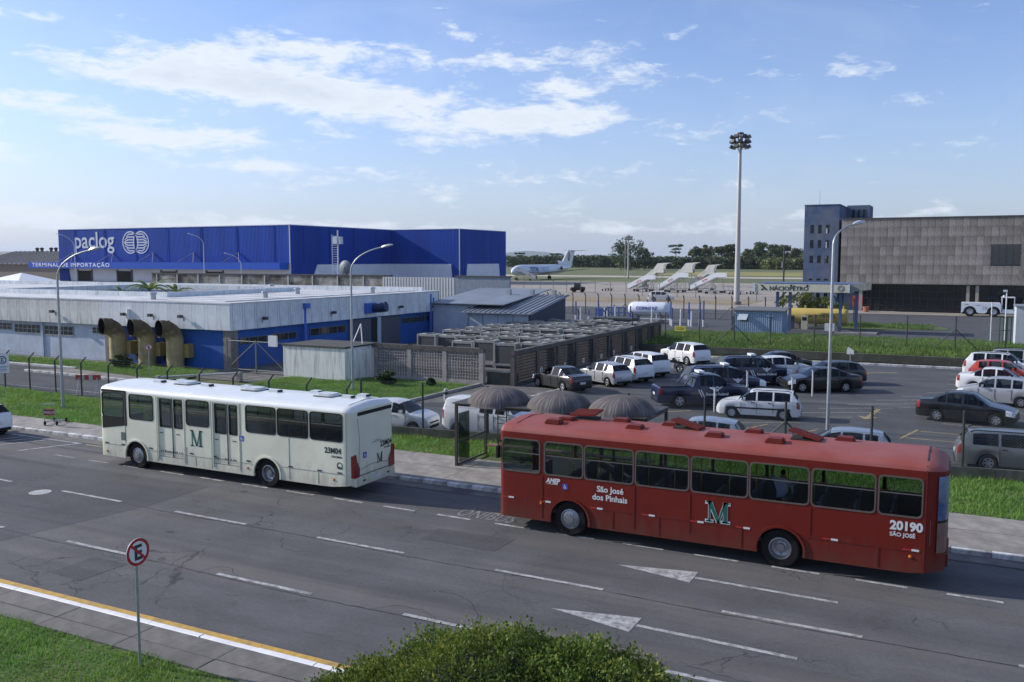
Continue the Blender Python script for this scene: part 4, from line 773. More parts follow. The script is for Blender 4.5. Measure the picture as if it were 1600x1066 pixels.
# ------------------------------------------------------------------ cars
TYRE = M('tyre rubber', (.013, .013, .014), .9, spec=.2, var=.2, scale=10, dirt=(.03, .028, .026), dirtamt=.4)
RIM = M('alloy rim', (.50, .51, .53), .32, .8, var=.1, scale=8)
RIMD = M('steel wheel', (.20, .205, .21), .45, .6, var=.15)
CARGL = M('car glass', (.020, .026, .034), .05, var=.1, spec=.9)
TRIM = M('black trim', (.012, .012, .014), .6, spec=.25, var=.1)
LAMPC = M('clear lamp', (.70, .73, .76), .12, var=.08, spec=.9)
LAMPR = M('red lamp', (.20, .010, .009), .25, var=.1, spec=.7)
LAMPO = M('amber lamp', (.55, .17, .02), .25, var=.1)
PLATE = M('number plate', (.60, .62, .64), .5, var=.08); CHROME = M('chrome', (.62, .63, .65), .18, .95, var=.05)
def paint(name, col, metal=.0, rough=.32): return M('paint ' + name, col, rough, metal, var=.05, scale=2, coat=.5, dirt=tuple(c * .8 + .003 for c in col), dirtamt=.3)
WHEELS = {}; SEATC = M('car interior', (.022, .022, .025), .8, spec=.2)
def wheel_meshes(r, w, spokes, dark):
    k = (round(r, 3), spokes, dark)
    if k in WHEELS: return WHEELS[k]
    ty = MB().lathe([(r * .64, -w / 2), (r * .9, -w / 2), (r * .985, -w * .38), (r, -w * .25), (r, w * .25), (r * .985, w * .38), (r * .9, w / 2), (r * .64, w / 2), (r * .64, -w / 2)], (0, 0, 0), 'y', 22).data('tyre')
    ty.materials.append(TYRE); rm = MB(); rm.lathe([(r * .64, -w * .44), (r * .58, -w * .47), (r * .56, -w * .3), (r * .50, -w * .12)], (0, 0, 0), 'y', 22); rm.lathe([(.001, -w * .36), (r * .13, -w * .36), (r * .15, -w * .1)], (0, 0, 0), 'y', 10)
    if spokes:
        for i in range(spokes):
            a = 6.2832 * i / spokes; ca, sa = math.cos(a), math.sin(a); h = r * (.10 if spokes < 8 else .06); y0_, y1_ = -w * .40, -w * .2
            p = [(r * .08, -h), (r * .58, -h * 1.25), (r * .58, h * 1.25), (r * .08, h)]; rm.add([(q[0] * ca - q[1] * sa, yy, q[0] * sa + q[1] * ca) for yy in (y0_, y1_) for q in p], [(0, 1, 2, 3), (7, 6, 5, 4), (0, 4, 5, 1), (1, 5, 6, 2), (2, 6, 7, 3), (3, 7, 4, 0)])
    else: rm.lathe([(r * .56, -w * .26), (r * .40, -w * .36), (r * .2, -w * .30), (0, -w * .34)], (0, 0, 0), 'y', 18)
    rm = rm.data('rim'); rm.materials.append(RIMD if dark else RIM)
    hb = MB().lathe([(.001, -w * .06), (r * .62, -w * .05), (r * .62, w * .3)], (0, 0, 0), 'y', 14).data('brake_disc'); hb.materials.append(TRIM)
    WHEELS[k] = (ty, rm, hb); return WHEELS[k]
def wheel(parent, x, y, r, w, side, spokes=5, dark=False):
    ty, rm, hb = wheel_meshes(r, w, spokes, dark); a = 0 if side < 0 else math.pi
    o = link('wheel', ty, parent, (x, y, r), (0, random.uniform(0, 1.2), a)); link('rim', rm, o); link('brake_disc', hb, o); return o
PROF = {
 'hatch':  ([(0, .36), (.012, .47), (.04, .535), (.12, .60), (.245, .665), (.40, .94), (.48, .985), (.60, 1.0), (.78, .975), (.885, .93), (.955, .70), (.985, .60), (1, .42)], .245, .42, .885, .955, [(.30, .495), (.515, .70), (.72, .84)]),
 'sedan':  ([(0, .36), (.012, .46), (.04, .52), (.13, .59), (.265, .665), (.41, .95), (.48, .99), (.58, 1.0), (.68, .965), (.83, .735), (.90, .715), (.975, .69), (.992, .60), (1, .45)], .265, .43, .68, .83, [(.315, .51), (.53, .675), (.69, .775)]),
 'suv':    ([(0, .40), (.012, .52), (.04, .575), (.12, .625), (.235, .67), (.365, .94), (.44, .985), (.56, 1.0), (.80, .985), (.90, .945), (.955, .72), (.985, .60), (1, .42)], .235, .385, .90, .955, [(.285, .475), (.495, .69), (.71, .86)]),
 'wagon':  ([(0, .36), (.012, .46), (.04, .525), (.13, .60), (.265, .665), (.395, .94), (.46, .985), (.56, 1.0), (.80, .985), (.905, .95), (.96, .72), (.985, .60), (1, .42)], .265, .41, .905, .96, [(.305, .475), (.495, .67), (.69, .875)]),
 'pickup': ([(0, .42), (.012, .53), (.035, .58), (.11, .62), (.215, .66), (.335, .945), (.39, .985), (.46, 1.0), (.545, .985), (.585, .955), (.625, .66), (.64, .635), (.97, .63), (.988, .60), (1, .45)], .215, .35, .585, .625, [(.26, .405), (.42, .555)]),
 'van':    ([(0, .40), (.012, .50), (.03, .55), (.10, .60), (.19, .655), (.30, .93), (.36, .98), (.45, 1.0), (.60, .995), (.90, .985), (.965, .95), (.985, .72), (1, .42)], .19, .32, .965, .985, [(.235, .385), (.41, .56)]),
}
def smooth01(t): t = max(0, min(1, t)); return t * t * (3 - 2 * t)
def interp(pts, t):
    for (a, va), (b, vb) in zip(pts[:-1], pts[1:]):
        if t <= b: return va + (vb - va) * ((t - a) / (b - a) if b > a else 0)
    return pts[-1][1]
def car(label, cat, kind, loc, head, pm, L=4.2, Wd=1.74, H=1.48, wb=2.55, r=.31, spokes=5, dark=False, group='parked cars', rails=False, fo=.19, extras=None, wpl=True, glassm=None, name=None, tail=LAMPR):
    """local frame: nose towards -x ... the thing's own x runs from nose (0) to tail (L), centred; heading = direction of the nose"""
    t = thing(name or {'hatch': 'hatchback_car', 'sedan': 'sedan_car', 'suv': 'sport_utility_car', 'wagon': 'station_wagon', 'pickup': 'pickup_truck', 'van': 'delivery_van'}[kind], label, cat, loc, R(head + 180), group)
    prof, cowl, rf, rr, rb, wins = PROF[kind]; glm = glassm or glass('car glazing', (.26, .29, .30), .95)
    xw = (L * fo, L * fo + wb); ar = r + .055; zs = .135 * H + .02
    T = {0., .006, .012, .025, .04, .07, .10, .93, .955, .975, .988, 1.}
    for p in prof: T.add(p[0])
    for a, b in wins: T.add(a); T.add(b)
    for i in range(21): T.add(i / 20)
    for x in xw:
        for d in (-1.0, -.98, -.85, -.62, -.33, 0, .33, .62, .85, .98, 1.0): T.add((x + d * ar) / L)
    T = sorted(T); TT = [T[0]]
    for q in T[1:]:
        if q - TT[-1] > .0022: TT.append(q)
    T = TT; TT[-1] = 1.
    plan = [(0, .70), (.012, .79), (.04, .885), (.09, .95), (.2, .99), (.32, 1.), (.78, 1.), (.9, .975), (.96, .935), (.985, .88), (1, .80)]
    rows = []
    for q in T:
        x = q * L; w = Wd / 2 * interp(plan, q); zt = interp(prof, q) * H; belt = min(lerp(.625, .675, q) * H, zt - .012)
        if kind == 'pickup' and q > .63: belt = zt - .012
        zb = zs + (.05 if q < .02 or q > .98 else 0)
        for xc in xw:
            dx = abs(x - xc)
            if dx < ar * .995: zb = max(zb, r + math.sqrt(ar * ar - dx * dx) * .98)
        zb = min(zb, belt - .06); gh = max(0, zt - belt); f = smooth01(gh / (.27 * H))
        yr = lerp(.90, .735, f) * w; pts = []
        for kz, ky in ((0, .955), (.22, .985), (.55, 1.), (.86, .985), (1., .955)): pts.append((w * ky, zb + (belt - zb) * kz))
        pts += [(yr, zt - lerp(.012, .045, f)), (yr * .84, zt - lerp(.004, .012, f)), (yr * .42, zt + .004), (0, zt + .008)]
        rows.append((x - L / 2, pts))
    n_ = len(rows[0][1]); m_ = 2 * n_ - 1
    V = []
    for x, pts in rows:
        V += [(x, -p[0], p[1]) for p in pts] + [(x, p[0], p[1]) for p in reversed(pts[:-1])]
    regs = {}
    def reg(name_, side, b0, b1, a, b, mat): regs.setdefault((name_, side, a), (b0, b1, a, b, mat, []))
    for s in (0, 1):
        for a, b in wins: reg('side_window', s, 4, 4, a, b, glm)
        reg('headlight', s, 2, 3, .013, .085 if kind != 'pickup' else .06, LAMPC); reg('taillight', s, 2, 3 if kind not in ('suv', 'hatch') else 3, .945 if kind != 'van' else .97, .9875, tail)
    reg('windshield', 2, 5, 7, cowl, rf, glm); reg('rear_window', 2, 5, 7, rr, rb, glm)
    body = []
    for i in range(len(rows) - 1):
        tm = (T[i] + T[i + 1]) / 2
        for j in range(m_ - 1):
            bj = j if j < n_ - 1 else m_ - 2 - j; sd_ = 0 if j < n_ - 1 else 1; face = (i * m_ + j, (i + 1) * m_ + j, (i + 1) * m_ + j + 1, i * m_ + j + 1); hit = None
            for (nm, s, a0), (b0, b1, a, b, mat, fl) in regs.items():
                if b0 <= bj <= b1 and a <= tm <= b and (s == 2 or s == sd_): hit = fl; break
            (body if hit is None else hit).append(face)
    body.append(tuple(range(m_))); body.append(tuple(reversed([(len(rows) - 1) * m_ + j for j in range(m_)])))
    MB().add(V, body).build('body', pm, t, smooth=38)
    for (nm, s, a0), (b0, b1, a, b, mat, fl) in regs.items():
        if not fl: continue
        used = sorted({i for f in fl for i in f}); mp = {k: i for i, k in enumerate(used)}
        MB().add([V[k] for k in used], [tuple(mp[i] for i in f) for f in fl]).build(nm, mat, t, smooth=38)
    MB().box(-L / 2 + .25, L / 2 - .25, -Wd * .40, Wd * .40, zs - .02, .40 * H).build('underbody', TRIM, t)
    for x in xw:
        for s in (-1, 1): wheel(t, x - L / 2, s * (Wd / 2 - .115), r, .20, s, spokes, dark)
    st_ = MB(); cx_ = (rf + .10) * L - L / 2
    for s in (-1, 1): st_.box(cx_, cx_ + .14, s * Wd * .22 - .24, s * Wd * .22 + .24, .40 * H, .70 * H).box(cx_ + .02, cx_ + .10, s * Wd * .22 - .11, s * Wd * .22 + .11, .70 * H, .80 * H)
    if kind != 'pickup': st_.box(cx_ + .85, cx_ + 1.0, -Wd * .36, Wd * .36, .40 * H, .69 * H)
    st_.box((cowl + .02) * L - L / 2, (cowl + .10) * L - L / 2, -Wd * .40, Wd * .40, .40 * H, .63 * H).build('interior', SEATC, t)
    # bumpers, plates, mirrors, handles, seams
    MB().box(-L / 2 - .012, -L / 2 + .05, -Wd * .27, Wd * .27, zs + .07, zs + .20).build('lower_grille', TRIM, t); MB().box(-L / 2 - .008, -L / 2 + .06, -Wd * .25, Wd * .25, .36 * H - .02, .36 * H + .045).build('grille', TRIM, t)
    MB().box(L / 2 - .05, L / 2 + .014, -Wd * .36, Wd * .36, zs + .03, zs + .17).build('rear_valance', TRIM, t)
    if wpl: MB().box(L / 2 - .02, L / 2 + .018, -.20, .20, .40 * H - .06, .40 * H + .07).build('number_plate', PLATE, t)
    mz = .66 * H; mx_ = (rf - .06) * L - L / 2 - .12
    for s in (-1, 1): MB().prism([(mx_, mz), (mx_ + .13, mz), (mx_ + .14, mz + .13), (mx_ + .03, mz + .14)], s * Wd * .47, s * (Wd * .47 + .19), 'y').build('mirror', pm, t)
    sm = MB(); hm = MB()
    cuts = [wins[0][0] - .005, (wins[0][1] + wins[1][0]) / 2] + ([(wins[1][1] + wins[2][0]) / 2 if kind in ('suv', 'wagon', 'hatch') else wins[1][1]] if len(wins) > 2 else [wins[1][1] + .01])
    for s in (-1, 1):
        for q in cuts:
            x = q * L - L / 2; w = Wd / 2 * interp(plan, q)
            sm.box(x - .008, x + .008, s * w - .012, s * w + .004, zs + .12, lerp(.625, .675, q) * H - .03)
        for q in cuts[1:]:
            x = q * L - L / 2 - .16; hm.box(x - .09, x + .09, s * Wd / 2 - .01, s * Wd / 2 + .022, .575 * H, .575 * H + .035)
    sm.build('door_seam', TRIM, t); hm.build('door_handle', pm if kind != 'wagon' else TRIM, t)
    if rails:
        rl = MB()
        for s in (-1, 1): rl.path([(rf * L - L / 2 + .1, s * Wd * .345, H * .975), (rf * L - L / 2 + .22, s * Wd * .345, H * 1.02), (rr * L - L / 2 - .2, s * Wd * .345, H * 1.015), (rr * L - L / 2 - .05, s * Wd * .345, H * .965)], .022, 6)
        rl.build('roof_rails', TRIM, t)
    if kind == 'pickup':
        MB().box(.645 * L - L / 2, .965 * L - L / 2, -Wd * .40, Wd * .40, .628 * H, .652 * H).build('bed_cover', TRIM, t)
        rb_ = MB()
        for s in (-1, 1): rb_.path([(.72 * L - L / 2, s * Wd * .36, .63 * H), (.64 * L - L / 2, s * Wd * .33, .93 * H)], .035, 6)
        rb_.path([(.64 * L - L / 2, -Wd * .33, .93 * H), (.64 * L - L / 2, Wd * .33, .93 * H)], .035, 6).build('roll_bar', DARKM, t)
    if extras: extras(t, L, Wd, H)
    return t
PW = paint('white', (.70, .71, .72)); PSI = paint('silver', (.42, .43, .45), .35); PBK = paint('black', (.006, .0065, .0075)); PNV = paint('navy', (.006, .013, .048)); PGR = paint('grey green', (.155, .17, .17), .35); PRD = paint('red', (.42, .045, .025)); PDG = paint('dark grey', (.017, .018, .021)); PLB = paint('ice blue', (.30, .36, .44), .3)
def beacon(x, lamp=True):
    def f(t, L, Wd, H):
        b = MB().box(x - .16, x + .16, -.42, .42, H + .03, H + .14).build('light_bar', M('beacon white', (.72, .74, .76), .35), t); MB().box(x - .05, x + .05, -.38, -.30, H, H + .03).box(x - .05, x + .05, .30, .38, H, H + .03).build('bracket', TRIM, b)
    return f
INKW = M('white decal', (.66, .67, .68), .6, var=.05)
def customs(side, q=.0, bx=None):
    def f(t, L, Wd, H):
        beacon(bx if bx is not None else -.1)(t, L, Wd, H); y = side * (Wd / 2 + .006); rot = (R(90), 0, 0) if side < 0 else (R(90), 0, R(180)); d = -side
        e = MB(); cx = -.62 + q; cz = .60 * H
        # eagle-like shield mark: two wings and a tail
        e.prism([(cx - .30, cz + .10), (cx - .10, cz + .02), (cx, cz + .10), (cx + .10, cz + .02), (cx + .30, cz + .10), (cx + .22, cz - .02), (cx + .10, cz - .08), (cx + .06, cz - .18), (cx - .06, cz - .18), (cx - .10, cz - .08), (cx - .22, cz - .02)], y - .004, y + .004, 'y'); e.build('emblem', INKW, t)
        text('Receita Federal', .20, INKW, t, (cx + (.62 if side > 0 else -.62), y, cz - .40), rot, 'lettering', .006, .002)
        m = MB()
        for k in (0, .13): x_ = .25 + q + k; m.prism([(x_, cz - .08), (x_ + .06, cz - .08), (x_ - .14, cz - .48), (x_ - .20, cz - .48)] if side > 0 else [(x_ - .2, cz - .08), (x_ - .14, cz - .08), (x_ + .06, cz - .48), (x_, cz - .48)], y - .003, y + .003, 'y')
        m.build('stripe', INKW, t); 
    return f
# --- the car park and road side
car('white hatchback seen from behind at the left edge of the picture', 'car', 'hatch', (-40.6, 25.2, 0), 180, PW, 4.05, 1.74, 1.50, 2.5, group='cars on the road')
car('white hatchback with a black grille right behind the white bus, facing right', 'car', 'hatch', (-23.35, 34.75, 0), 3, PW, 3.7, 1.6, 1.48, 2.42, .29, 0, True)
car('small white van behind the bus shelter frame', 'van', 'van', (-18.9, 35.6, 0), 4, PW, 4.4, 1.7, 1.75, 2.7, .30, 0, True)
car('black sedan with its tail towards the road, nearest along the dark block wall', 'car', 'sedan', (-22.0, 50.6, 0), 150, PDG, 4.4, 1.72, 1.44, 2.6, .31)
car('small silver-white hatchback next to the black sedan by the block wall', 'car', 'hatch', (-20.4, 53.9, 0), 150, PSI, 3.9, 1.66, 1.45, 2.45, .29)
car('white sport utility car third along the block wall', 'car', 'suv', (-19.9, 56.4, 0), 148, PW, 4.3, 1.8, 1.62, 2.6, .34, rails=True)
car('white sport utility car fourth along the block wall, half hidden', 'car', 'suv', (-19.7, 59.4, 0), 148, PW, 4.3, 1.8, 1.62, 2.6, .34)
car('white compact sport utility car parked alone by the grass bank', 'car', 'suv', (-18.9, 67.3, 0), 145, PW, 4.3, 1.8, 1.66, 2.6, .34)
car('navy pickup with white emblem and folded bed cover, nearest of the navy trucks', 'pickup', 'pickup', (-12.6, 48.2, 0), 32, PNV, 5.25, 1.82, 1.80, 3.05, .37, extras=customs(1, 0, .1), group='navy service trucks')
car('navy sport utility truck just behind the navy pickup', 'car', 'suv', (-12.3, 51.9, 0), 30, PNV, 4.8, 1.86, 1.84, 2.8, .38, extras=customs(1, 0, -.1), rails=True, group='navy service trucks')
car('navy sport utility truck with white emblem, farthest back of the navy trucks', 'car', 'suv', (-11.8, 57.9, 0), 28, PNV, 4.8, 1.86, 1.84, 2.8, .38, extras=customs(1, 0, .1), rails=True, group='navy service trucks')
car('white car partly hidden behind the farthest navy truck', 'car', 'hatch', (-10.7, 62.0, 0), 28, PW, 4.2, 1.75, 1.5, 2.55)
car('dark sedan behind the farthest navy truck, next to the retaining wall', 'car', 'sedan', (-11.2, 65.6, 0), 28, PDG, 4.4, 1.75, 1.45, 2.6)
car('black sedan parked in the middle row beside the lamp post', 'car', 'sedan', (-7.5, 56.9, 0), 209, PBK, 4.6, 1.8, 1.47, 2.65, .32)
car('dark hatchback behind the black sedan by the lamp post', 'car', 'hatch', (-7.4, 60.6, 0), 209, PDG, 4.2, 1.75, 1.48, 2.55)
car('white station wagon with black side moulding in front of the navy trucks', 'car', 'wagon', (-9.0, 45.9, 0), 187, PW, 4.1, 1.65, 1.44, 2.5, .29, 0, False, rails=True, extras=lambda t, L, Wd, H: MB().box(-1.55, 1.55, -Wd / 2 - .008, -Wd / 2 + .02, .52, .60).box(-1.55, 1.55, Wd / 2 - .02, Wd / 2 + .008, .52, .60).build('side_moulding', TRIM, t))
car('pale blue car roof showing behind the red bus roof hatches', 'car', 'hatch', (-9.5, 36.3, 0), 184, PLB, 3.9, 1.7, 1.48, 2.5)
car('blue-grey car roof showing behind the red bus near the lamp post', 'car', 'hatch', (-4.0, 36.9, 0), 184, PLB, 3.9, 1.7, 1.40, 2.5)
car('black sedan with bright alloy wheels facing right, at the right of the car park', 'car', 'sedan', (.45, 49.2, 0), -9, PBK, 4.45, 1.74, 1.50, 2.6, .31, 6)
car('silver tall hatchback with its tail to the right, behind the black sedan', 'car', 'hatch', (1.9, 55.9, 0), 172, PSI, 3.9, 1.72, 1.55, 2.5, .30, 6)
car('white sedan third from the front in the right-hand row', 'car', 'sedan', (2.2, 61.0, 0), -8, PW, 4.5, 1.78, 1.50, 2.65, .32)
car('red hatchback between the white cars in the right-hand row', 'car', 'hatch', (2.6, 65.6, 0), -8, PRD, 4.0, 1.72, 1.5, 2.5)
car('white sport utility car behind the red hatchback', 'car', 'suv', (2.6, 68.6, 0), -8, PW, 4.6, 1.84, 1.72, 2.7, .35, rails=True)
car('silver sport utility car farthest back in the right-hand row', 'car', 'suv', (4.0, 71.4, 0), -8, PSI, 4.6, 1.84, 1.74, 2.7, .35, rails=True)
car('grey-green station wagon with roof rails behind the low wall at the right edge', 'car', 'wagon', (2.3, 38.8, 0), 3, PGR, 4.65, 1.78, 1.47, 2.65, .31, 6, rails=True)
car('white car whose nose is just cut by the right edge', 'car', 'hatch', (5.0, 45.9, 0), 172, PW, 4.0, 1.7, 1.5, 2.5)
# motorcycle
t = thing('motorcycle', 'dark motorcycle beside the lone white sport utility car', 'motorcycle', (-18.2, 61.6, 0), R(160))
for x in (-.66, .66):
    o = MB().lathe([(.24, -.05), (.30, -.06), (.31, 0), (.30, .06), (.24, .05), (.24, -.05)], (0, 0, 0), 'y', 18).build('wheel', TYRE, t, (x, 0, .31)); MB().tube((0, -.05, 0), (0, .05, 0), .06).tube((-.24, 0, 0), (.24, 0, 0), .015).tube((0, 0, -.24), (0, 0, .24), .015).build('rim', RIM, o)
MB().sweep([(-.35, 0, .80), (-.1, 0, .88), (.2, 0, .80)], [.10, .17, .09], 10).build('fuel_tank', PBK, t, smooth=True); MB().sweep([(.12, 0, .78), (.5, 0, .80), (.8, 0, .90)], [.08, .12, .06], 8).build('seat', TRIM, t, smooth=True); MB().box(-.25, .2, -.14, .14, .28, .66).build('engine', GREYM, t)
MB().path([(-.66, -.07, .31), (-.42, -.07, .95)], .025).path([(-.66, .07, .31), (-.42, .07, .95)], .025).path([(-.42, -.36, 1.06), (-.42, .36, 1.06)], .02).path([(.66, .1, .31), (.1, .1, .45)], .03).path([(.66, -.1, .31), (.1, -.1, .45)], .03).build('frame', DARKM, t); MB().lathe([(0, -.08), (.09, -.04), (.1, .02)], (-.55, 0, .9), 'x', 12).build('headlight', LAMPC, t)
# ------------------------------------------------------------------ city buses
SEATM = M('bus seat', (.08, .09, .13), .7, var=.2); POLE = M('yellow grab pole', (.55, .40, .04), .4); LIN = M('bus lining', (.16, .16, .165), .8, var=.1); LINC = M('bus ceiling', (.30, .31, .32), .8)
RUB = M('window rubber', (.014, .014, .016), .5, spec=.25, var=.15); BARM = M('glazing bar', (.12, .12, .12), .5); REDREF = M('red reflector', (.45, .03, .03), .4)
BUSGL = glass('bus glass', (.72, .76, .76), .5); BGRIM = M('bus rim', (.34, .35, .37), .35, .75, var=.2, scale=6)
BLUE = M('access blue', (.02, .07, .42), .5)
def serif_M(mb, x, z, w, h, y0, y1, g=0.):
    """a slab-serif capital M"""
    s = w * .17 + g; t = w * .07 + g; se = h * .07 + g
    def q(poly): mb.prism([(x + a, z + b) for a, b in poly], y0, y1, 'y')
    q([(w * .13 - t / 2, 0), (w * .13 + t / 2, 0), (w * .13 + t / 2, h), (w * .13 - t / 2, h)]); q([(w * .82 - s / 2, 0), (w * .82 + s / 2, 0), (w * .82 + s / 2, h), (w * .82 - s / 2, h)])
    q([(w * .05 - g, h), (w * .05 + s, h), (w * .52 + s * .35, h * .02 - g), (w * .52 - s * .45, h * .02 - g)]); q([(w * .52 - t * .6, h * .02 - g), (w * .52 + t * .6, h * .02 - g), (w * .80 + t * .6, h), (w * .80 - t * .6, h)])
    for a, b, zz in ((-.02, .28, 0), (.66, 1.0, 0), (-.02, .22, h - se), (.74, 1.0, h - se)): q([(w * a - g, zz - g), (w * b + g, zz - g), (w * b + g, zz + se), (w * a - g, zz + se)])
def wheelchair(parent, x, z, s, y, name='access_sign'):
    b = MB().box(x - s / 2, x + s / 2, y - .003, y + .004, z - s / 2, z + s / 2).build(name, BLUE, parent); m = MB(); y0, y1 = y - .006, y - .0035
    m.ring(circ(x - .04 * s, z - .14 * s, .24 * s, 16), circ(x - .04 * s, z - .14 * s, .17 * s, 16), y0, y1); m.prism(circ(x - .08 * s, z + .32 * s, .075 * s, 10), y0, y1, 'y')
    m.prism([(x - .12 * s, z + .22 * s), (x - .04 * s, z + .22 * s), (x, z - .02 * s), (x + .18 * s, z - .02 * s), (x + .30 * s, z - .30 * s), (x + .22 * s, z - .33 * s), (x + .13 * s, z - .10 * s), (x - .08 * s, z - .10 * s)], y0 - .001, y1, 'y'); m.build('symbol', INKW, b)
def bus(name, label, X0, Y0, L, Wd, pm, roofm, xw, wins, zwb, zwt, doors=(), zb=.36, rear_r=.26, roofz=3.2, arch_r=.60, framem=None, capm=None, mirror=True):
    t = thing(name, label, 'bus', (X0, Y0, 0)); fr = .16; framem = framem or RUB
    T = {0., L, .02, .05, .10, fr, L - .02, L - .06, L - .12, L - rear_r}
    for a, b in list(wins) + list(doors): T |= {a, b}
    for x in xw:
        for d in (-1, -.985, -.9, -.75, -.55, -.28, 0, .28, .55, .75, .9, .985, 1): T.add(x + d * arch_r)
    for i in range(1, 30): T.add(L * i / 30)
    T = sorted(T); T2 = [0.]
    for q in T[1:]:
        if q - T2[-1] > .008: T2.append(q)
    T = T2; T[-1] = L
    def ins(x):
        if x < fr: d, r_ = x, fr
        elif L - x < rear_r: d, r_ = L - x, rear_r
        else: return 0.
        return r_ - math.sqrt(max(0, r_ * r_ - (r_ - d) ** 2))
    rows = []; ra, rz = .34, roofz - .07 - 2.92
    for x in T:
        zlo = zb + (.0 if x < L - .9 else (x - L + .9) * .13)
        for xc in xw:
            dx = abs(x - xc)
            if dx < arch_r * .999: zlo = max(zlo, .5 + math.sqrt(arch_r ** 2 - dx * dx) * .97)
        i_ = ins(x); pts = [(i_, zlo), (i_, max(.62, zlo + .02)), (i_, zwb), (i_, zwt), (i_, 2.92)]; pts[1] = (i_, max(pts[1][1], min(zlo + .05, zwb - .05)))
        dz = i_ * .75
        for k in range(1, 6): a = R(18 * k); pts.append((i_ + ra * (1 - math.cos(a)), 2.92 + rz * math.sin(a) * max(.0, 1 - dz / .26)))
        pts += [(.85, 2.92 + (roofz - .02 - 2.92) * max(.02, 1 - dz / .26)), (Wd / 2, 2.92 + (roofz - 2.92) * max(.03, 1 - dz / .26))]; rows.append(pts)
    n_ = len(rows[0]); m_ = 2 * n_ - 1; V = []
    for x, pts in zip(T, rows): V += [(x, p[0], p[1]) for p in pts] + [(x, Wd - p[0], p[1]) for p in reversed(pts[:-1])]
    fb, fr_ = [], []
    for i in range(len(T) - 1):
        tm = (T[i] + T[i + 1]) / 2
        for j in range(m_ - 1):
            bj = j if j < n_ - 1 else m_ - 2 - j; near = j < n_ - 1
            if bj == 2 and any(a < tm < b for a, b in wins): continue
            if near and bj in (1, 2) and any(a < tm < b for a, b in doors): continue
            (fr_ if bj >= 4 else fb).append((i * m_ + j, (i + 1) * m_ + j, (i + 1) * m_ + j + 1, i * m_ + j + 1))
    e = (len(T) - 1) * m_; fb.append(tuple(e + j for j in range(m_)))
    # open front filled by dash panel, windscreen and header
    i0, i1 = ins(0), Wd - ins(0)
    MB().add(V, fb).build('body', pm, t, smooth=30); MB().add(V, fr_).build('roof', roofm, t, smooth=40)
    MB().box(0, .03, i0, i1, zb, 1.15).build('front_panel', pm, t); MB().box(0, .02, i0, i1, 1.15, 2.72).build('windscreen', BUSGL, t); MB().box(0, .03, i0, i1, 2.72, 2.95).build('destination_header', RUB, t)
    # windows on both sides
    for a, b in wins:
        for y, d in ((0, 1), (Wd, -1)):
            w = MB(); o_ = rrect(a - .022, b + .022, zwb - .022, zwt + .022, .13); i_ = rrect(a + .016, b - .016, zwb + .016, zwt - .016, .10); w.ring(o_, i_, y - .012 * d, y + .02 * d); fo = w.build('window', framem, t)
            MB().prism(rrect(a + .02, b - .02, zwb + .02, zwt - .02, .10), y + .006 * d, y + .010 * d, 'y').build('pane', BUSGL, fo)
            w = MB(); zc = lerp(zwb, zwt, .58); w.box(a + .02, b - .02, y - .004 if d > 0 else y - .016, y + .016 if d > 0 else y + .004, zc - .011, zc + .011)
            w.build('glazing_bar', BARM, fo)
    # arches, wheels
    for k, x in enumerate(xw):
        for y, s in ((0, -1), (Wd, 1)):
            a_o = [(x + (arch_r + .05) * math.cos(R(a)), .5 + (arch_r + .05) * math.sin(R(a)) * .98) for a in range(-12, 193, 12)]; a_i = [(x + (arch_r - .015) * math.cos(R(a)), .5 + (arch_r - .015) * math.sin(R(a)) * .98) for a in range(-12, 193, 12)]
            m = MB(); nn = len(a_o); y0, y1 = y + s * .035, y - s * .03; v = [(p[0], y0, p[1]) for p in a_o] + [(p[0], y0, p[1]) for p in a_i] + [(p[0], y1, p[1]) for p in a_o] + [(p[0], y1, p[1]) for p in a_i]
            f = []
            for q in range(nn - 1): f += [(q, q + 1, nn + q + 1, nn + q), (2 * nn + q, 3 * nn + q, 3 * nn + q + 1, 2 * nn + q + 1), (q, 2 * nn + q, 2 * nn + q + 1, q + 1), (nn + q, nn + q + 1, 3 * nn + q + 1, 3 * nn + q)]
            m.add(v, f).build('arch_trim', pm, t, smooth=30)
            r = .51; wo = link('wheel', BT, t, (x, y - s * .20, r), (0, random.uniform(0, 1), 0 if s < 0 else math.pi)); link('rim', BR[k], wo)
        MB().box(x - arch_r, x + arch_r, .45, Wd - .45, .3, 1.1).build('wheel_box', TRIM, t)
    MB().box(.3, L - .4, .42, Wd - .42, .52, .62).build('floor', LIN, t)
    for y0, y1 in ((.03, .06), (Wd - .06, Wd - .03)):
        m = MB(); x = .3
        cuts = sorted([d for d in doors]) if y0 < 1 else []
        for a, b in cuts: m.box(x, a, y0, y1, 1.1, zwb - .04); x = b
        m.box(x, L - .35, y0, y1, 1.1, zwb - .04).build('lining', LIN, t)
    MB().box(.25, L - .35, .12, Wd - .12, 2.93, 2.95).build('ceiling', LINC, t); MB().box(L - .36, L - .33, .1, Wd - .1, .6, 2.9).build('rear_lining', LIN, t)
    # seats and poles
    x = 2.2
    sb = MB().box(-.03, .04, -.42, .42, .5, 1.18).box(-.02, .42, -.42, .42, .42, .52).box(.1, .3, -.3, .3, 0, .42).data('seat'); sb.materials.append(SEATM)
    while x < L - 1.0:
        for y in (.62, Wd - .62):
            if y < 1 and any(a - .6 < x < b + .2 for a, b in doors): continue
            link('seat', sb, t, (x, y, .62))
        x += .86
    for x in [2.0 + 1.55 * i for i in range(int((L - 3) / 1.55))]:
        MB().tube((x, .95, .62), (x, .95, 2.93), .017, n=6).tube((x + .6, Wd - .95, .62), (x + .6, Wd - .95, 2.93), .017, n=6).build('grab_pole', POLE, t)
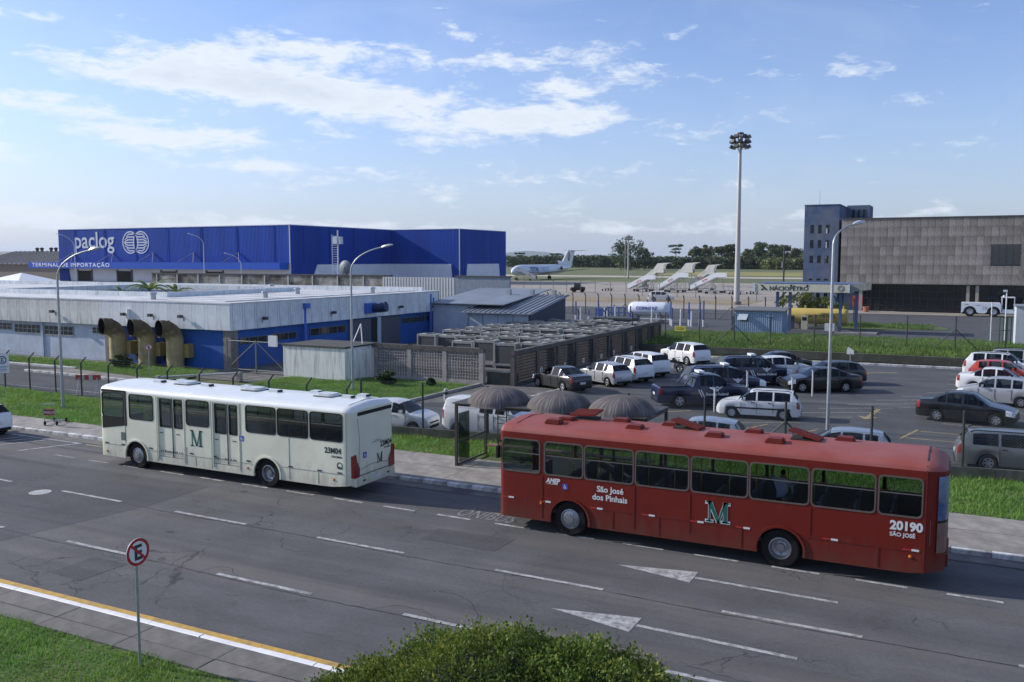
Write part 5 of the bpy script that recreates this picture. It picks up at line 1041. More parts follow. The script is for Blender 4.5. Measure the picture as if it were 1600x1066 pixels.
    # driver's station
    MB().lathe([(.20, -.015), (.235, 0), (.20, .015)], (.75, .65, 1.45), 'z', 16).build('steering_wheel', RUB, t); MB().box(1.15, 1.32, .35, .95, 1.0, 2.0).box(1.0, 1.5, .35, .95, .9, 1.05).build('driver_seat', SEATM, t); MB().box(.1, .7, .2, Wd - .2, .7, 1.25).build('dashboard', LIN, t)
    MB().box(.02, L - .5, .46, Wd - .46, .28, .50).build('chassis', TRIM, t)
    if mirror: mr = MB().path([(.08, .06, 2.6), (-.02, .0, 2.62), (-.04, .0, 2.45)], .02, 6).build('mirror_arm', RUB, t); MB().box(-.07, .0, -.08, .08, 2.1, 2.46).build('mirror', RUB, mr)
    return t
def bus_wheels():
    r, w = .51, .28
    ty = MB().lathe([(r * .56, -w / 2), (r * .9, -w / 2), (r * .98, -w * .40), (r, -w * .28), (r, w * .3), (r * .95, w / 2), (r * .56, w / 2), (r * .56, -w / 2)], (0, 0, 0), 'y', 30).data('tyre'); ty.materials.append(TYRE)
    rims = []
    for deep in (0, 1):
        m = MB()
        if not deep:   # front: shallow disc with round holes suggested by lugs and a proud hub
            m.lathe([(r * .57, -w * .5), (r * .53, -w * .52), (r * .50, -w * .40), (r * .40, -w * .50), (r * .24, -w * .56), (r * .22, -w * .70), (.001, -w * .72)], (0, 0, 0), 'y', 24)
            for k in range(10): a = 6.2832 * k / 10; m.lathe([(.001, -w * .64), (.022, -w * .62), (.022, -w * .4)], (r * .30 * math.cos(a), 0, r * .30 * math.sin(a)), 'y', 6)
        else:          # rear: dished wheel
            m.lathe([(r * .57, -w * .5), (r * .53, -w * .52), (r * .50, -w * .35), (r * .46, -w * .02), (r * .30, w * .05), (r * .22, -w * .02), (r * .20, -w * .30), (.001, -w * .32)], (0, 0, 0), 'y', 24)
            for k in range(8): a = 6.2832 * k / 8; m.lathe([(.001, -.10 * w), (.02, -.08 * w), (.02, w * .1)], (r * .34 * math.cos(a), 0, r * .34 * math.sin(a)), 'y', 6)
        d = m.data('rim'); d.materials.append(BGRIM); rims.append(d)
    # round ventilation holes as dark discs
    return ty, rims
BT, BR = bus_wheels()
REDP = M('bus red paint', (.155, .0145, .009), .5, var=.07, scale=1.2, spec=.22, dirt=(.14, .02, .014), dirtamt=.35)
REDR = M('bus red roof dusty', (.27, .062, .05), .6, spec=.3, var=.12, scale=1.0, dirt=(.30, .13, .125), dirtamt=.65)
REDH = M('bus hatch red', (.15, .022, .016), .55, spec=.25, var=.12)
WHP = M('bus white paint', (.75, .755, .59), .45, spec=.3, var=.04, scale=1., dirt=(.55, .54, .43), dirtamt=.45)
WHR = M('bus white roof', (.74, .77, .76), .4, var=.06, scale=1., coat=.2, dirt=(.58, .60, .60), dirtamt=.35)
GRNM = M('decal green', (.008, .11, .085), .5); DGRN = M('decal dark green', (.02, .06, .05), .5); INK = M('decal black', (.03, .032, .035), .55)
def grime(m, c2, amt):
    nt = m.node_tree; n = nt.nodes; l = nt.links; b = n['Principled BSDF']; src = b.inputs['Base Color'].links[0].from_socket; tc = n.new('ShaderNodeTexCoord'); sp = n.new('ShaderNodeSeparateXYZ'); l.new(tc.outputs['Object'], sp.inputs[0])
    mp = n.new('ShaderNodeMapping'); mp.inputs['Scale'].default_value = (1.6, 1.6, .5); l.new(tc.outputs['Object'], mp.inputs[0]); tn = n.new('ShaderNodeTexNoise'); tn.inputs['Scale'].default_value = 2.6; tn.inputs['Detail'].default_value = 9; tn.inputs['Roughness'].default_value = .72; l.new(mp.outputs[0], tn.inputs['Vector'])
    a = n.new('ShaderNodeMath'); a.operation = 'MULTIPLY_ADD'; a.inputs[1].default_value = -2.4; l.new(tn.outputs[0], a.inputs[0]); l.new(sp.outputs[2], a.inputs[2]); r = n.new('ShaderNodeMapRange'); r.inputs[1].default_value = -.15; r.inputs[2].default_value = -.95; r.inputs[3].default_value = 0; r.inputs[4].default_value = amt; l.new(a.outputs[0], r.inputs[0])
    mx = n.new('ShaderNodeMix'); mx.data_type = 'RGBA'; mx.inputs[7].default_value = (*c2, 1); l.new(r.outputs[0], mx.inputs[0]); l.new(src, mx.inputs[6]); l.new(mx.outputs[2], b.inputs['Base Color'])
    wv = n.new('ShaderNodeTexNoise'); wv.inputs['Scale'].default_value = 1.1; wv.inputs['Detail'].default_value = 2; l.new(tc.outputs['Object'], wv.inputs['Vector']); bp = n.new('ShaderNodeBump'); bp.inputs['Strength'].default_value = .35; bp.inputs['Distance'].default_value = .05; l.new(wv.outputs[0], bp.inputs['Height']); l.new(bp.outputs[0], b.inputs['Normal'])
grime(REDP, (.11, .055, .04), .55); grime(WHP, (.36, .33, .27), .6)
# ---- red bus
RX, RY = -12.15, 23.35
rw = [(.12, 1.33), (1.49, 2.68), (2.74, 4.19), (4.26, 5.76), (5.83, 7.33), (7.39, 8.87), (8.94, 10.44), (10.52, 11.5)]
rb = bus('city_bus', 'red city bus with open roof hatches and the number 20190, in the foreground', RX, RY, 12.05, 2.5, REDP, REDR, (2.28, 8.19), rw, 1.76, 2.72, rear_r=.48, framem=M('window frame dull', (.11, .085, .075), .55, var=.15))
RT = (0, -.006, 0)
text('São José', .235, INKW, rb, (3.12, -.006, 1.44), FRONT, 'lettering', .0055, .002); text('dos Pinhais', .235, INKW, rb, (2.98, -.006, 1.20), FRONT, 'lettering', .0055, .002)
text('20190', .30, INKW, rb, (10.80, -.006, 1.42), FRONT, 'lettering', .013, .002, 'LEFT', .98); text('SÃO JOSÉ', .135, INKW, rb, (10.80, -.006, 1.25), FRONT, 'lettering', .004, .002)
text('AMEP', .20, INKW, rb, (1.54, -.006, 1.52), FRONT, 'lettering', .008, .002, 'LEFT', .85, 1., 1., .25); MB().box(1.58, 1.92, -.008, -.003, 1.485, 1.497).build('underline', INKW, rb)
wheelchair(rb, 2.14, 1.46, .16, -.004)
m = MB(); serif_M(m, 6.26, 1.00, .62, .56, -.007, -.003, .022); m.build('lettering_outline', INKW, rb); m = MB(); serif_M(m, 6.26, 1.00, .62, .56, -.012, -.0075); m.build('lettering', GRNM, rb)
for x in (.32, 1.52, 3.13, 4.66, 6.02, 7.25, 9.44, 11.3):
    MB().box(x - .20, x - .02, -.008, -.002, .93, .965).build('reflector', REDREF, rb); MB().box(x, x + .17, -.009, -.002, .925, .975).build('reflector', INKW, rb)
for x, z0, z1 in ((1.41, .45, 1.7), (4.23, .5, 1.72), (5.80, .62, 1.72), (8.92, 1.0, 1.72), (7.2, .42, .95), (3.6, .42, .92), (4.95, .42, .92), (10.55, .42, .92), (11.58, .4, 2.9)): MB().box(x - .012, x + .012, -.010, -.002, z0, z1).build('panel_joint', REDH, rb)
MB().box(2.95, 7.4, -.007, -.002, .925, .935).box(8.85, 11.5, -.007, -.002, .905, .915).build('skirt_joint', M('seam dark red', (.09, .012, .01), .6), rb)
for x, z in ((1.38, .88), (11.28, .78)): MB().lathe([(.001, -.03), (.035, -.02), (.045, 0)], (x, 0, z), 'y', 10).build('marker_lamp', LAMPO, rb)
# rear: glazed upper half with a blue picture film, lower hatch, lamps, bumper
FILM = M('blue rear film', (.035, .08, .19), .3, var=.9, scale=4, dirt=(.22, .28, .36), dirtamt=.8); RG = M('rear hatch brown', (.19, .10, .08), .5, var=.2)
xe = 12.05
def wrap(z0, z1, a0, off, mat, name):      # panel that follows the rounded tail
    r_ = .48; pts = []
    for k in range(9): a = R(lerp(a0, 90, k / 8)); pts.append((xe - r_ + (r_ + off) * math.sin(a), r_ - (r_ + off) * math.cos(a)))
    pts += [(p[0], 2.5 - p[1]) for p in reversed(pts)]
    n_ = len(pts); MB().add([(p[0], p[1], z) for z in (z0, z1) for p in pts], [(i, i + 1, n_ + i + 1, n_ + i) for i in range(n_ - 1)]).build(name, mat, rb, smooth=40)
wrap(1.72, 2.80, 34, .012, FILM, 'rear_window'); wrap(.92, 1.66, 34, .010, RG, 'rear_hatch'); wrap(1.66, 1.72, 34, .013, RUB, 'rear_trim')
MB().box(xe - .1, xe + .05, .48, 2.02, .5, .80).build('rear_bumper', REDP, rb)
for y in (.47, 1.88): MB().box(xe - .02, xe + .02, y, y + .15, .85, 1.5).build('taillight', LAMPR, rb)
hb = MB(); hb.box(-.36, .36, -.30, .30, 0, .06); hb = hb.data('hatch_base'); hb.materials.append(M('hatch gap', (.02, .018, .017), .8))
hl = MB(); hl.box(-.42, .42, -.33, .33, -.025, .025)
for k in range(-4, 5): hl.box(-.40, .40, k * .07 - .012, k * .07 + .012, .025, .04)
hl = hl.data('hatch_lid'); hl.materials.append(REDH)
for k, (x, y, a) in enumerate(((-10.02, 25.0, -4), (-6.84, 24.85, 14), (-3.59, 24.75, 14))):
    o = link('roof_hatch', hb, rb, (x - RX, y - RY, 3.17)); l_ = link('hatch_lid', hl, o, (.0, 0, .15 if k else .2), (R(-4 if k else 6), R(a), R(-3)))
    MB().path([(-.3, -.2, .05), (-.32, -.2, .22)], .015, 5).path([(-.3, .2, .05), (-.32, .2, .22)], .015, 5).build('stay', DARKM, o)
vb = MB(); vb.prism(rrect(-.26, .26, -.17, .17, .06), 0, .03); vb.prism([(-.22, .03), (.24, .03), (.20, .12), (-.16, .12)], -.15, .15, 'y'); vb.box(.235, .25, -.13, .13, .035, .10); vb = vb.data('roof_vent'); vb.materials.append(REDH)
for x, y in ((-10.66, 24.0), (-10.48, 24.5), (-8.92, 25.05), (-8.23, 24.24), (-7.43, 25.09), (-5.91, 24.13), (-5.04, 25.09), (-4.28, 24.07), (-2.64, 25.08)): link('roof_vent', vb, rb, (x - RX, y - RY, 3.165))
MB().box(.0, .02, .2, 2.3, 2.9, 2.96).build('roof_trim', REDP, rb)
m = MB(); m.sweep([(11.58, .0, 2.9), (11.58, .06, 3.03), (11.58, .34, 3.135), (11.58, 1.25, 3.215), (11.58, 2.16, 3.135), (11.58, 2.44, 3.03), (11.58, 2.5, 2.9)], [.014] * 7, 6); m.build('roof_joint', RUB, rb); m = MB(); m.sweep([(.45, .0, 2.9), (.45, .06, 3.03), (.45, .34, 3.135), (.45, 1.25, 3.215), (.45, 2.16, 3.135), (.45, 2.44, 3.03)], [.010] * 6, 6); m.build('roof_joint', RUB, rb)
# ---- white bus
WX, WY = -29.95, 23.72
ww = [(.16, 1.34), (1.66, 2.92), (4.64, 5.75), (7.52, 8.87), (8.96, 10.28), (10.38, 11.73)]
wb_ = bus('city_bus', 'cream-white city bus with two left-side doors and the number 23M04', WX, WY, 12.1, 2.52, WHP, WHR, (1.98, 8.44), ww, 1.93, 2.86, doors=((3.18, 4.50), (5.95, 7.18)), framem=RUB, mirror=False)
for a, b in ((3.18, 4.50), (5.95, 7.18)):
    xm = lerp(a, b, .55)
    for u, v_, nm in ((a + .01, xm - .012, 0), (xm + .012, b - .01, 1)):
        hole = [(u + .08, v_ - .09 + (.03 if nm == 0 else 0), 1.76, 2.80)]; d = holed(MB(), u, v_, .63, 2.855, hole, .02, .06).build('door', WHP, wb_)
        MB().box(hole[0][0], hole[0][1], .035, .045, 1.76, 2.80).build('pane', BUSGL, d); w = MB(); w.ring(rrect(hole[0][0] - .025, hole[0][1] + .025, 1.735, 2.825, .06), rrect(hole[0][0] + .015, hole[0][1] - .015, 1.775, 2.785, .05), .008, .03); w.build('window_seal', RUB, d)
    MB().box(a - .02, a + .008, -.03, .05, .5, 2.87).build('door_post', WHP, wb_); MB().box(b - .008, b + .02, -.012, .05, .5, 2.87).build('door_post', WHP, wb_); MB().box(xm - .01, xm + .01, .0, .019, .65, 2.85).build('door_seal', RUB, wb_)
    # small boarding notice printed along the bottom of the doors
    m = MB(); x = a + .06
    while x < b - .15:
        h = random.uniform(.03, .085); m.prism([(x, .80), (x + .05, .80), (x + .07, .80 + h), (x + .02, .80 + h)], .013, .0195, 'y'); x += random.choice((.07, .09, .13))
    m.build('boarding_notice', INK, wb_)
    for k in (0, 1): MB().box(a + .05 + k * .85, a + .23 + k * .85, .013, .0195, 1.50, 1.53).build('small_notice', INK, wb_)
m = MB(); m.prism([(.14, 1.44), (1.36, 1.62), (1.36, 1.925), (.14, 1.925)], -.007, -.002, 'y'); m.build('driver_panel', RUB, wb_); MB().box(1.34, 1.50, -.007, -.002, 1.62, 2.9).build('driver_panel', RUB, wb_); MB().box(.14, 1.50, -.0075, -.0025, 2.89, 2.98).build('driver_panel', RUB, wb_)
MB().box(1.16, 1.42, -.008, -.002, 1.05, 1.36).build('grille', M('vent grille', (.12, .13, .125), .7, var=.5, scale=40), wb_)
m = MB(); serif_M(m, 4.82, 1.16, .60, .60, -.007, -.002); m.build('lettering', GRNM, wb_); wheelchair(wb_, 7.30, 1.66, .19, -.004)
text('23M04', .27, INK, wb_, (10.98, -.006, 1.52), FRONT, 'lettering', .008, .002, 'LEFT', .92); text('COLOMBO', .09, INK, wb_, (11.25, -.006, 1.38), FRONT, 'lettering', .002, .002)
m = MB(); m.ring(circ(11.6, 1.12, .12), circ(11.6, 1.12, .09), -.007, -.002); m.prism([(11.5, 1.02), (11.72, 1.0), (11.70, 1.07), (11.52, 1.10)], -.008, -.003, 'y'); m.build('emblem', DGRN, wb_)
for x, z0, z1 in ((1.40, .4, 2.9), (3.10, .42, 2.9), (4.60, .45, 1.1), (5.05, .42, .78), (5.86, .42, 2.9), (7.26, .42, 2.9), (9.45, .42, 1.9), (10.7, .42, .80), (12.0 - .12, .5, 2.9)): MB().box(x - .008, x + .008, -.008, -.002, z0, z1).build('panel_joint', M('seam grey', (.22, .23, .21), .6), wb_)
m = MB(); m.box(.2, 1.35, -.007, -.002, .83, .845); m.box(2.65, 7.8, -.007, -.002, .775, .79); m.box(9.1, 11.8, -.007, -.002, .82, .835); m.build('skirt_joint', MATS['seam grey'], wb_)
for x in (.35, 1.25, 2.75, 4.85, 6.0, 7.6, 9.5, 10.75, 11.6): MB().box(x - .09, x + .09, -.012, -.002, .85, .90).build('side_marker', INK, wb_)
for x, z in ((.35, .55), (7.55, .62), (11.35, .62)): MB().lathe([(.001, -.03), (.04, -.02), (.055, 0)], (x, 0, z), 'y', 10).build('marker_lamp', LAMPO, wb_)
xe = 12.1
MB().prism(rrect(.34, 2.34, 2.78, 2.90, .05), xe - .005, xe + .015, 'x').build('rear_slot', RUB, wb_)
for y0, y1 in ((.05, .42), (2.10, 2.47)):
    s = 1 if y0 < 1 else -1; a = y0 if s > 0 else y1
    MB().prism([(a + s * .02, .72), (a + s * .34, .72), (a + s * .36, 1.0), (a + s * .22, 1.25), (a + s * .16, 1.50), (a + s * .02, 1.46)], xe - .10, xe + .03, 'x').build('taillight', LAMPR, wb_)
MB().box(xe - .14, xe + .08, .14, 2.38, .42, .70).build('rear_bumper', WHP, wb_); MB().box(xe + .003, xe + .012, .42, 2.1, .735, .76).build('bumper_gap', RUB, wb_)
for y in (.5, 1.9): MB().box(xe + .078, xe + .09, y, y + .14, .54, .60).build('bumper_lamp', INK, wb_)
MB().box(xe + .079, xe + .088, 1.05, 1.5, .52, .62).build('number_plate', PLATE, wb_)
YR = (R(90), 0, R(90))
text('23M04', .28, INK, wb_, (xe + .006, 1.62, 1.52), YR, 'lettering', .008, .002, 'LEFT', .9); text('COLOMBO', .08, INK, wb_, (xe + .006, 1.85, 1.42), YR, 'lettering', .001, .002); MB().box(xe + .002, xe + .006, 1.12, 1.75, 1.74, 1.755).box(xe + .002, xe + .006, 1.30, 1.60, 1.79, 1.805).build('small_notice', INK, wb_)
m = MB(); serif_M(m, 0, 0, .34, .34, -.004, 0); o = m.build('lettering', INK, wb_, (xe + .006, 1.42, .98)); o.rotation_euler = (0, 0, R(90))
b = MB().box(0, .2, -.004, 0, 0, .2).build('access_sign', BLUE, wb_, (xe + .006, .62, 1.30)); b.rotation_euler = (0, 0, R(90)); m = MB(); m.ring(circ(.09, .08, .05, 14), circ(.09, .08, .035, 14), -.008, -.0045); m.prism([(.07, .17), (.10, .17), (.11, .11), (.16, .05), (.14, .04), (.10, .09), (.08, .09)], -.008, -.0045, 'y'); m.build('symbol', INKW, b)
m = MB(); m.sweep([(xe + .012, .50, .95), (xe + .014, 1.0, 1.02), (xe + .014, 1.5, 1.02), (xe + .012, 2.05, .95)], [.008] * 4, 5); m.sweep([(xe + .004, .36, .8), (xe + .006, .44, 2.0), (xe + .004, .34, 2.7)], [.008] * 3, 5); m.build('hatch_joint', MATS['seam grey'], wb_)
m = MB(); m.sweep([(11.78, .0, 2.9), (11.78, .06, 3.03), (11.78, .34, 3.135), (11.78, 1.26, 3.215), (11.78, 2.18, 3.135), (11.78, 2.46, 3.03)], [.010] * 6, 6); m.build('roof_joint', RUB, wb_)
WH2 = M('hatch white', (.56, .60, .62), .4, var=.08); ht = MB(); ht.prism(rrect(-.42, .42, -.32, .32, .14), 0, .07); ht.prism(rrect(-.34, .34, -.24, .24, .12), .07, .12); ht = ht.data('roof_hatch'); ht.materials.append(WH2)
hg = MB(); hg.ring(rrect(-.45, .45, -.35, .35, .15), rrect(-.40, .40, -.30, .30, .13), -.01, .035, 'z'); hg = hg.data('hatch_seal'); hg.materials.append(RUB)
wv = MB(); wv.prism(rrect(-.24, .24, -.16, .16, .06), 0, .03); wv.prism([(-.2, .03), (.24, .03), (.2, .11), (-.14, .11)], -.13, .13, 'y'); wv = wv.data('roof_vent'); wv.materials.append(WH2)
wg = MB().box(.20, .255, -.12, .12, .035, .1).data('vent_grille'); wg.materials.append(RUB)
for x, y in ((-26.67, 25.1), (-23.21, 25.05), (-19.88, 25.1)): o = link('roof_hatch', ht, wb_, (x - WX, y - WY, 3.18)); link('hatch_seal', hg, o)
for x, y in ((-28.0, 24.95), (-27.4, 25.5), (-25.53, 24.98), (-23.95, 25.4), (-22.18, 24.98), (-20.74, 25.5), (-18.98, 25.04), (-18.7, 25.55)): o = link('roof_vent', wv, wb_, (x - WX, y - WY, 3.17)); link('vent_grille', wg, o)
# ---- passenger in the red bus, standing with the back to the window
def person(label, loc, rz):
    J = {'pelvis': (0, 0, .98), 'waist': (0, 0, 1.12), 'chest': (0, .01, 1.36), 'neck': (0, 0, 1.53), 'head': (0, -.02, 1.66), 'top': (0, -.01, 1.76), 'shl': (-.19, 0, 1.44), 'ell': (-.26, -.06, 1.17), 'hal': (-.20, -.25, 1.05), 'shr': (.19, 0, 1.44), 'elr': (.32, -.12, 1.55), 'har': (.30, -.22, 1.80), 'hil': (-.1, 0, .93), 'knl': (-.11, -.02, .50), 'anl': (-.11, .02, .08), 'tol': (-.12, -.16, .04), 'hir': (.1, 0, .93), 'knr': (.11, -.02, .50), 'anr': (.11, .02, .08), 'tor': (.12, -.16, .04)}
    rad = {'pelvis': (.16, .12), 'waist': (.145, .11), 'chest': (.165, .12), 'neck': (.055, .06), 'head': (.075, .095), 'top': (.05, .065), 'shl': (.07, .07), 'shr': (.07, .07), 'ell': (.045, .045), 'elr': (.045, .045), 'hal': (.035, .03), 'har': (.035, .03), 'hil': (.09, .1), 'hir': (.09, .1), 'knl': (.06, .065), 'knr': (.06, .065), 'anl': (.04, .045), 'anr': (.04, .045), 'tol': (.04, .03), 'tor': (.04, .03)}
    E = [('pelvis', 'waist'), ('waist', 'chest'), ('chest', 'neck'), ('neck', 'head'), ('head', 'top'), ('chest', 'shl'), ('shl', 'ell'), ('ell', 'hal'), ('chest', 'shr'), ('shr', 'elr'), ('elr', 'har'), ('pelvis', 'hil'), ('hil', 'knl'), ('knl', 'anl'), ('anl', 'tol'), ('pelvis', 'hir'), ('hir', 'knr'), ('knr', 'anr'), ('anr', 'tor')]
    K = list(J)
    # five short finger chains on each hand
    for s, hn in ((-1, 'hal'), (1, 'har')):
        hx, hy, hz = J[hn]
        for k in range(5):
            a = f'{hn}{k}a'; b_ = f'{hn}{k}b'; dx = (k - 2) * .018 if k else s * -.05; J[a] = (hx + dx, hy - .05, hz + (.04 if s > 0 else -.02)); J[b_] = (hx + dx * 1.1, hy - .085, hz + (.02 if s > 0 else -.05)); rad[a] = (.010, .010); rad[b_] = (.008, .008); E += [(hn, a), (a, b_)]
    K = list(J); me = bpy.data.meshes.new('body'); me.from_pydata([J[k] for k in K], [(K.index(a), K.index(b)) for a, b in E], []); o = bpy.data.objects.new('tmp', me); COL.objects.link(o); md = o.modifiers.new('s', 'SKIN'); o.modifiers.new('d', 'SUBSURF').levels = 2
    for i, k in enumerate(K): me.skin_vertices[0].data[i].radius = rad[k]; me.skin_vertices[0].data[i].use_root = (k == 'pelvis')
    bpy.context.view_layer.update(); m2 = bpy.data.meshes.new_from_object(o.evaluated_get(bpy.context.evaluated_depsgraph_get())); bpy.data.objects.remove(o)
    mats = [M('shirt light blue', (.42, .48, .70), .8, var=.1), M('trousers dark', (.02, .022, .03), .8), M('skin tone', (.35, .20, .14), .6), M('hair black', (.015, .012, .01), .7)]
    m2.materials.clear(); [m2.materials.append(x) for x in mats]
    for p in m2.polygons:
        c = p.center; p.use_smooth = True; p.material_index = 3 if (c.z > 1.62 and c.y > -.06 and abs(c.x) < .13) else (2 if (c.z > 1.53 and abs(c.x) < .14) or abs(c.x) > .27 or c.y < -.2 and c.z > .6 else (0 if c.z > 1.0 else 1))
    t = thing('person', label, 'person', loc, rz); link('body', m2, t); return t
person('person in a light blue shirt standing with back to the window inside the red bus', (RX + 8.05, RY + 1.05, .62), R(180))
# ------------------------------------------------------------------ fences, lamps, shelter, signs
FPOST = M('fence post dark green', (.030, .034, .033), .6, var=.25, scale=4); WIRE = M('fence wire', (.07, .08, .08), .5, .3, var=.1)
def fence(name, label, pts, h, step, bend, mesh_pitch, braces=(), mat=None, postr=.045, wire_r=.0035, cat='fence', base=None, barbs=True, direction=1):
    mat = mat or FPOST; t = thing(name, label, cat); wm = MB(); bm_ = MB(); pi = 0
    for (p, q) in zip(pts[:-1], pts[1:]):
        d = Vector((q[0] - p[0], q[1] - p[1], 0)); Ls = d.length; d.normalize(); nrm = Vector((d.y, -d.x, 0)) * direction; n_ = max(1, round(Ls / step)); bz = p[2]; bz1 = q[2]
        for k in range(n_ + 1):
            if k == n_ and q is not pts[-1]: continue
            b = Vector((p[0], p[1], 0)) + d * (Ls * k / n_); b.z = lerp(bz, bz1, k / n_); tp = b + Vector((0, 0, h)); m = MB(); m.tube(b, tp, postr, n=8)
            if bend: m.tube(tp - Vector((0, 0, .02)), tp + Vector((0, 0, .30)) + nrm * .34, postr, postr * .9, 8)
            m.build('post', mat, t)
            if pi in braces:
                for s in (-1, 1):
                    m = MB(); m.tube(b + Vector((0, 0, h * .62)), b + d * s * h * .62 + Vector((0, 0, .05)), postr * .75, n=6).build('brace', mat, t)
            pi += 1
        # chain link: two families of slanting wires cut to the panel, plus line wires
        if mesh_pitch:
            W_ = mesh_pitch; H_ = h - .04; m_ = int((Ls + H_) / W_)
            for fam in (1, -1):
                for k in range(m_ + 1):
                    s0 = k * W_ - (H_ if fam > 0 else 0); a0, z0, a1, z1 = s0, 0., s0 + fam * H_, H_
                    if fam < 0: a1 = s0 - H_
                    lo, hi = min(a0, a1), max(a0, a1)
                    if hi < 0 or lo > Ls: continue
                    def cl(a): return max(0., min(Ls, a))
                    c0, c1 = cl(a0), cl(a1)
                    if abs(c1 - c0) < 1e-4: continue
                    zz0 = abs(c0 - a0); zz1 = H_ - abs(c1 - a1); P0 = Vector((p[0], p[1], lerp(bz, bz1, c0 / Ls) + .03 + zz0)) + d * c0; P1 = Vector((p[0], p[1], lerp(bz, bz1, c1 / Ls) + .03 + zz1)) + d * c1; wm.tube(P0, P1, wire_r, n=3, cap=False)
        for z in ((.06, h * .5, h - .03) if mesh_pitch else (.3, h * .5, h - .03)): wm.tube((p[0], p[1], bz + z), (q[0], q[1], bz1 + z), .006, n=4)
        if barbs and bend:
            for f in (.25, .6, .95): o_ = nrm * .34 * f; bm_.tube((p[0] + o_.x, p[1] + o_.y, bz + h + .3 * f), (q[0] + o_.x, q[1] + o_.y, bz1 + h + .3 * f), .006, n=4)
    if wm.v: stuff(wm.build('wire_mesh', WIRE, t))
    if bm_.v: bm_.build('barbed_wire', WIRE, t)
    return t
fence('mesh_fence', 'dark mesh fence with bent post tops along the verge behind the white bus', [(-66, 36.2, .05), (-47.7, 34.85, .05), (-25.2, 33.2, .05)], 2.0, 2.62, True, .12, (), direction=-1)
# low wall with the car park fence standing on it
lw = thing('low_wall', 'low stained concrete wall between the verge and the car park', 'wall'); a = Vector((-24.6, yF(-24.6))); b = Vector((6.5, yF(6.5))); ang = math.atan2(b.y - a.y, b.x - a.x); n_ = 12; ln = (b - a).length / n_
wm_ = MB().box(.006, ln - .006, -.09, .09, 0, .48).data('wall_section'); wm_.materials.append(M('stained low wall', (.13, .125, .105), .92, var=.3, scale=2, streak=.6, dirt=(.05, .055, .035), dirtamt=.7, bump=.3))
for k in range(n_): p = a + (b - a) * k / n_; o = link('wall_section', wm_, lw, (p.x, p.y, 0), (0, 0, ang))
fence('mesh_fence', 'tall mesh fence standing on the low wall in front of the parked cars', [(-24.4, yF(-24.4), .48), (-15.1, yF(-15.1), .48), (-5.9, yF(-5.9), .48), (6.4, yF(6.4), .48)], 2.05, 3.08, False, .11, (0, 3, 6), postr=.048)
fence('mesh_fence', 'green mesh fence along the foot of the grass bank', [(-26.3, 76.4, .55), (-14.5, 78.0, .62), (3.2, 80.2, .7)], 2.75, 3.3, False, .22, (0, 3, 8), postr=.05, wire_r=.004)
fence('mesh_fence', 'bent-top fence crossing behind the gas tank', [(-62, 124, 0), (-38, 119, 0), (-12, 119, 0)], 2.8, 2.2, True, .35, (3, 9, 16), postr=.075, wire_r=.005)
fence('mesh_fence', 'thin fence along the apron edge below the aircraft', [(-150, 215, 0), (-95, 205, 0), (-40, 178, 0), (-22, 170, 0)], 2.6, 5.0, True, .6, (), postr=.07, wire_r=.006, mat=M('grey post', (.14, .15, .16), .6))
fence('mesh_fence', 'fence behind the cooling units and the annex', [(-44, 86, 0), (-26, 84, 0)], 2.6, 3.0, True, .2, (1, 4), postr=.05)
# gate in front of the blue side wall
t = thing('yard_gate', 'tubular double gate by the terminal corner left of the white box', 'gate')
m = MB(); GT = M('gate tube', (.16, .18, .17), .5, .3)
for x in (-46.6, -43.9, -41.2): MB().tube((x, 47.6, 0), (x, 47.6, 2.35), .05).build('post', GT, t)
for z in (.25, 2.25): MB().tube((-46.6, 47.6, z), (-41.2, 47.6, z), .035).build('rail', GT, t)
MB().tube((-46.5, 47.6, .3), (-44.0, 47.6, 2.2), .03).build('brace', GT, t); MB().tube((-43.8, 47.6, 2.2), (-41.3, 47.6, .3), .03).build('brace', GT, t)
wm = MB()
for k in range(64):
    x0_ = -48.6 + k * .12
    for s in (1, -1):
        a0, a1 = (x0_, x0_ + 2.0) if s > 0 else (x0_ + 2., x0_); c0, c1 = max(-46.6, min(-41.2, a0)), max(-46.6, min(-41.2, a1))
        if abs(c0 - c1) > .01: wm.tube((c0, 47.6, .25 + abs(c0 - a0)), (c1, 47.6, 2.25 - abs(c1 - a1)), .003, n=3, cap=False)
stuff(wm.build('wire_mesh', WIRE, t))
b = MB().box(-42.6, -41.9, 47.4, 47.55, 2.0, 2.75).build('gate_lamp_box', M('white lamp box', (.62, .63, .63), .5), t)
t = thing('boom_barrier', 'low pale barrier rail lying across the yard entrance', 'barrier', (-46.8, 41.6, 0)); MB().tube((0, 0, .3), (4.6, 2.6, .55), .07).build('rail', M('pale rail', (.5, .5, .48), .6, var=.2), t); MB().box(-.15, .15, -.15, .15, 0, .4).build('foot', KERBC, t); MB().box(4.4, 4.7, 2.45, 2.75, 0, .6).build('foot', KERBC, t)
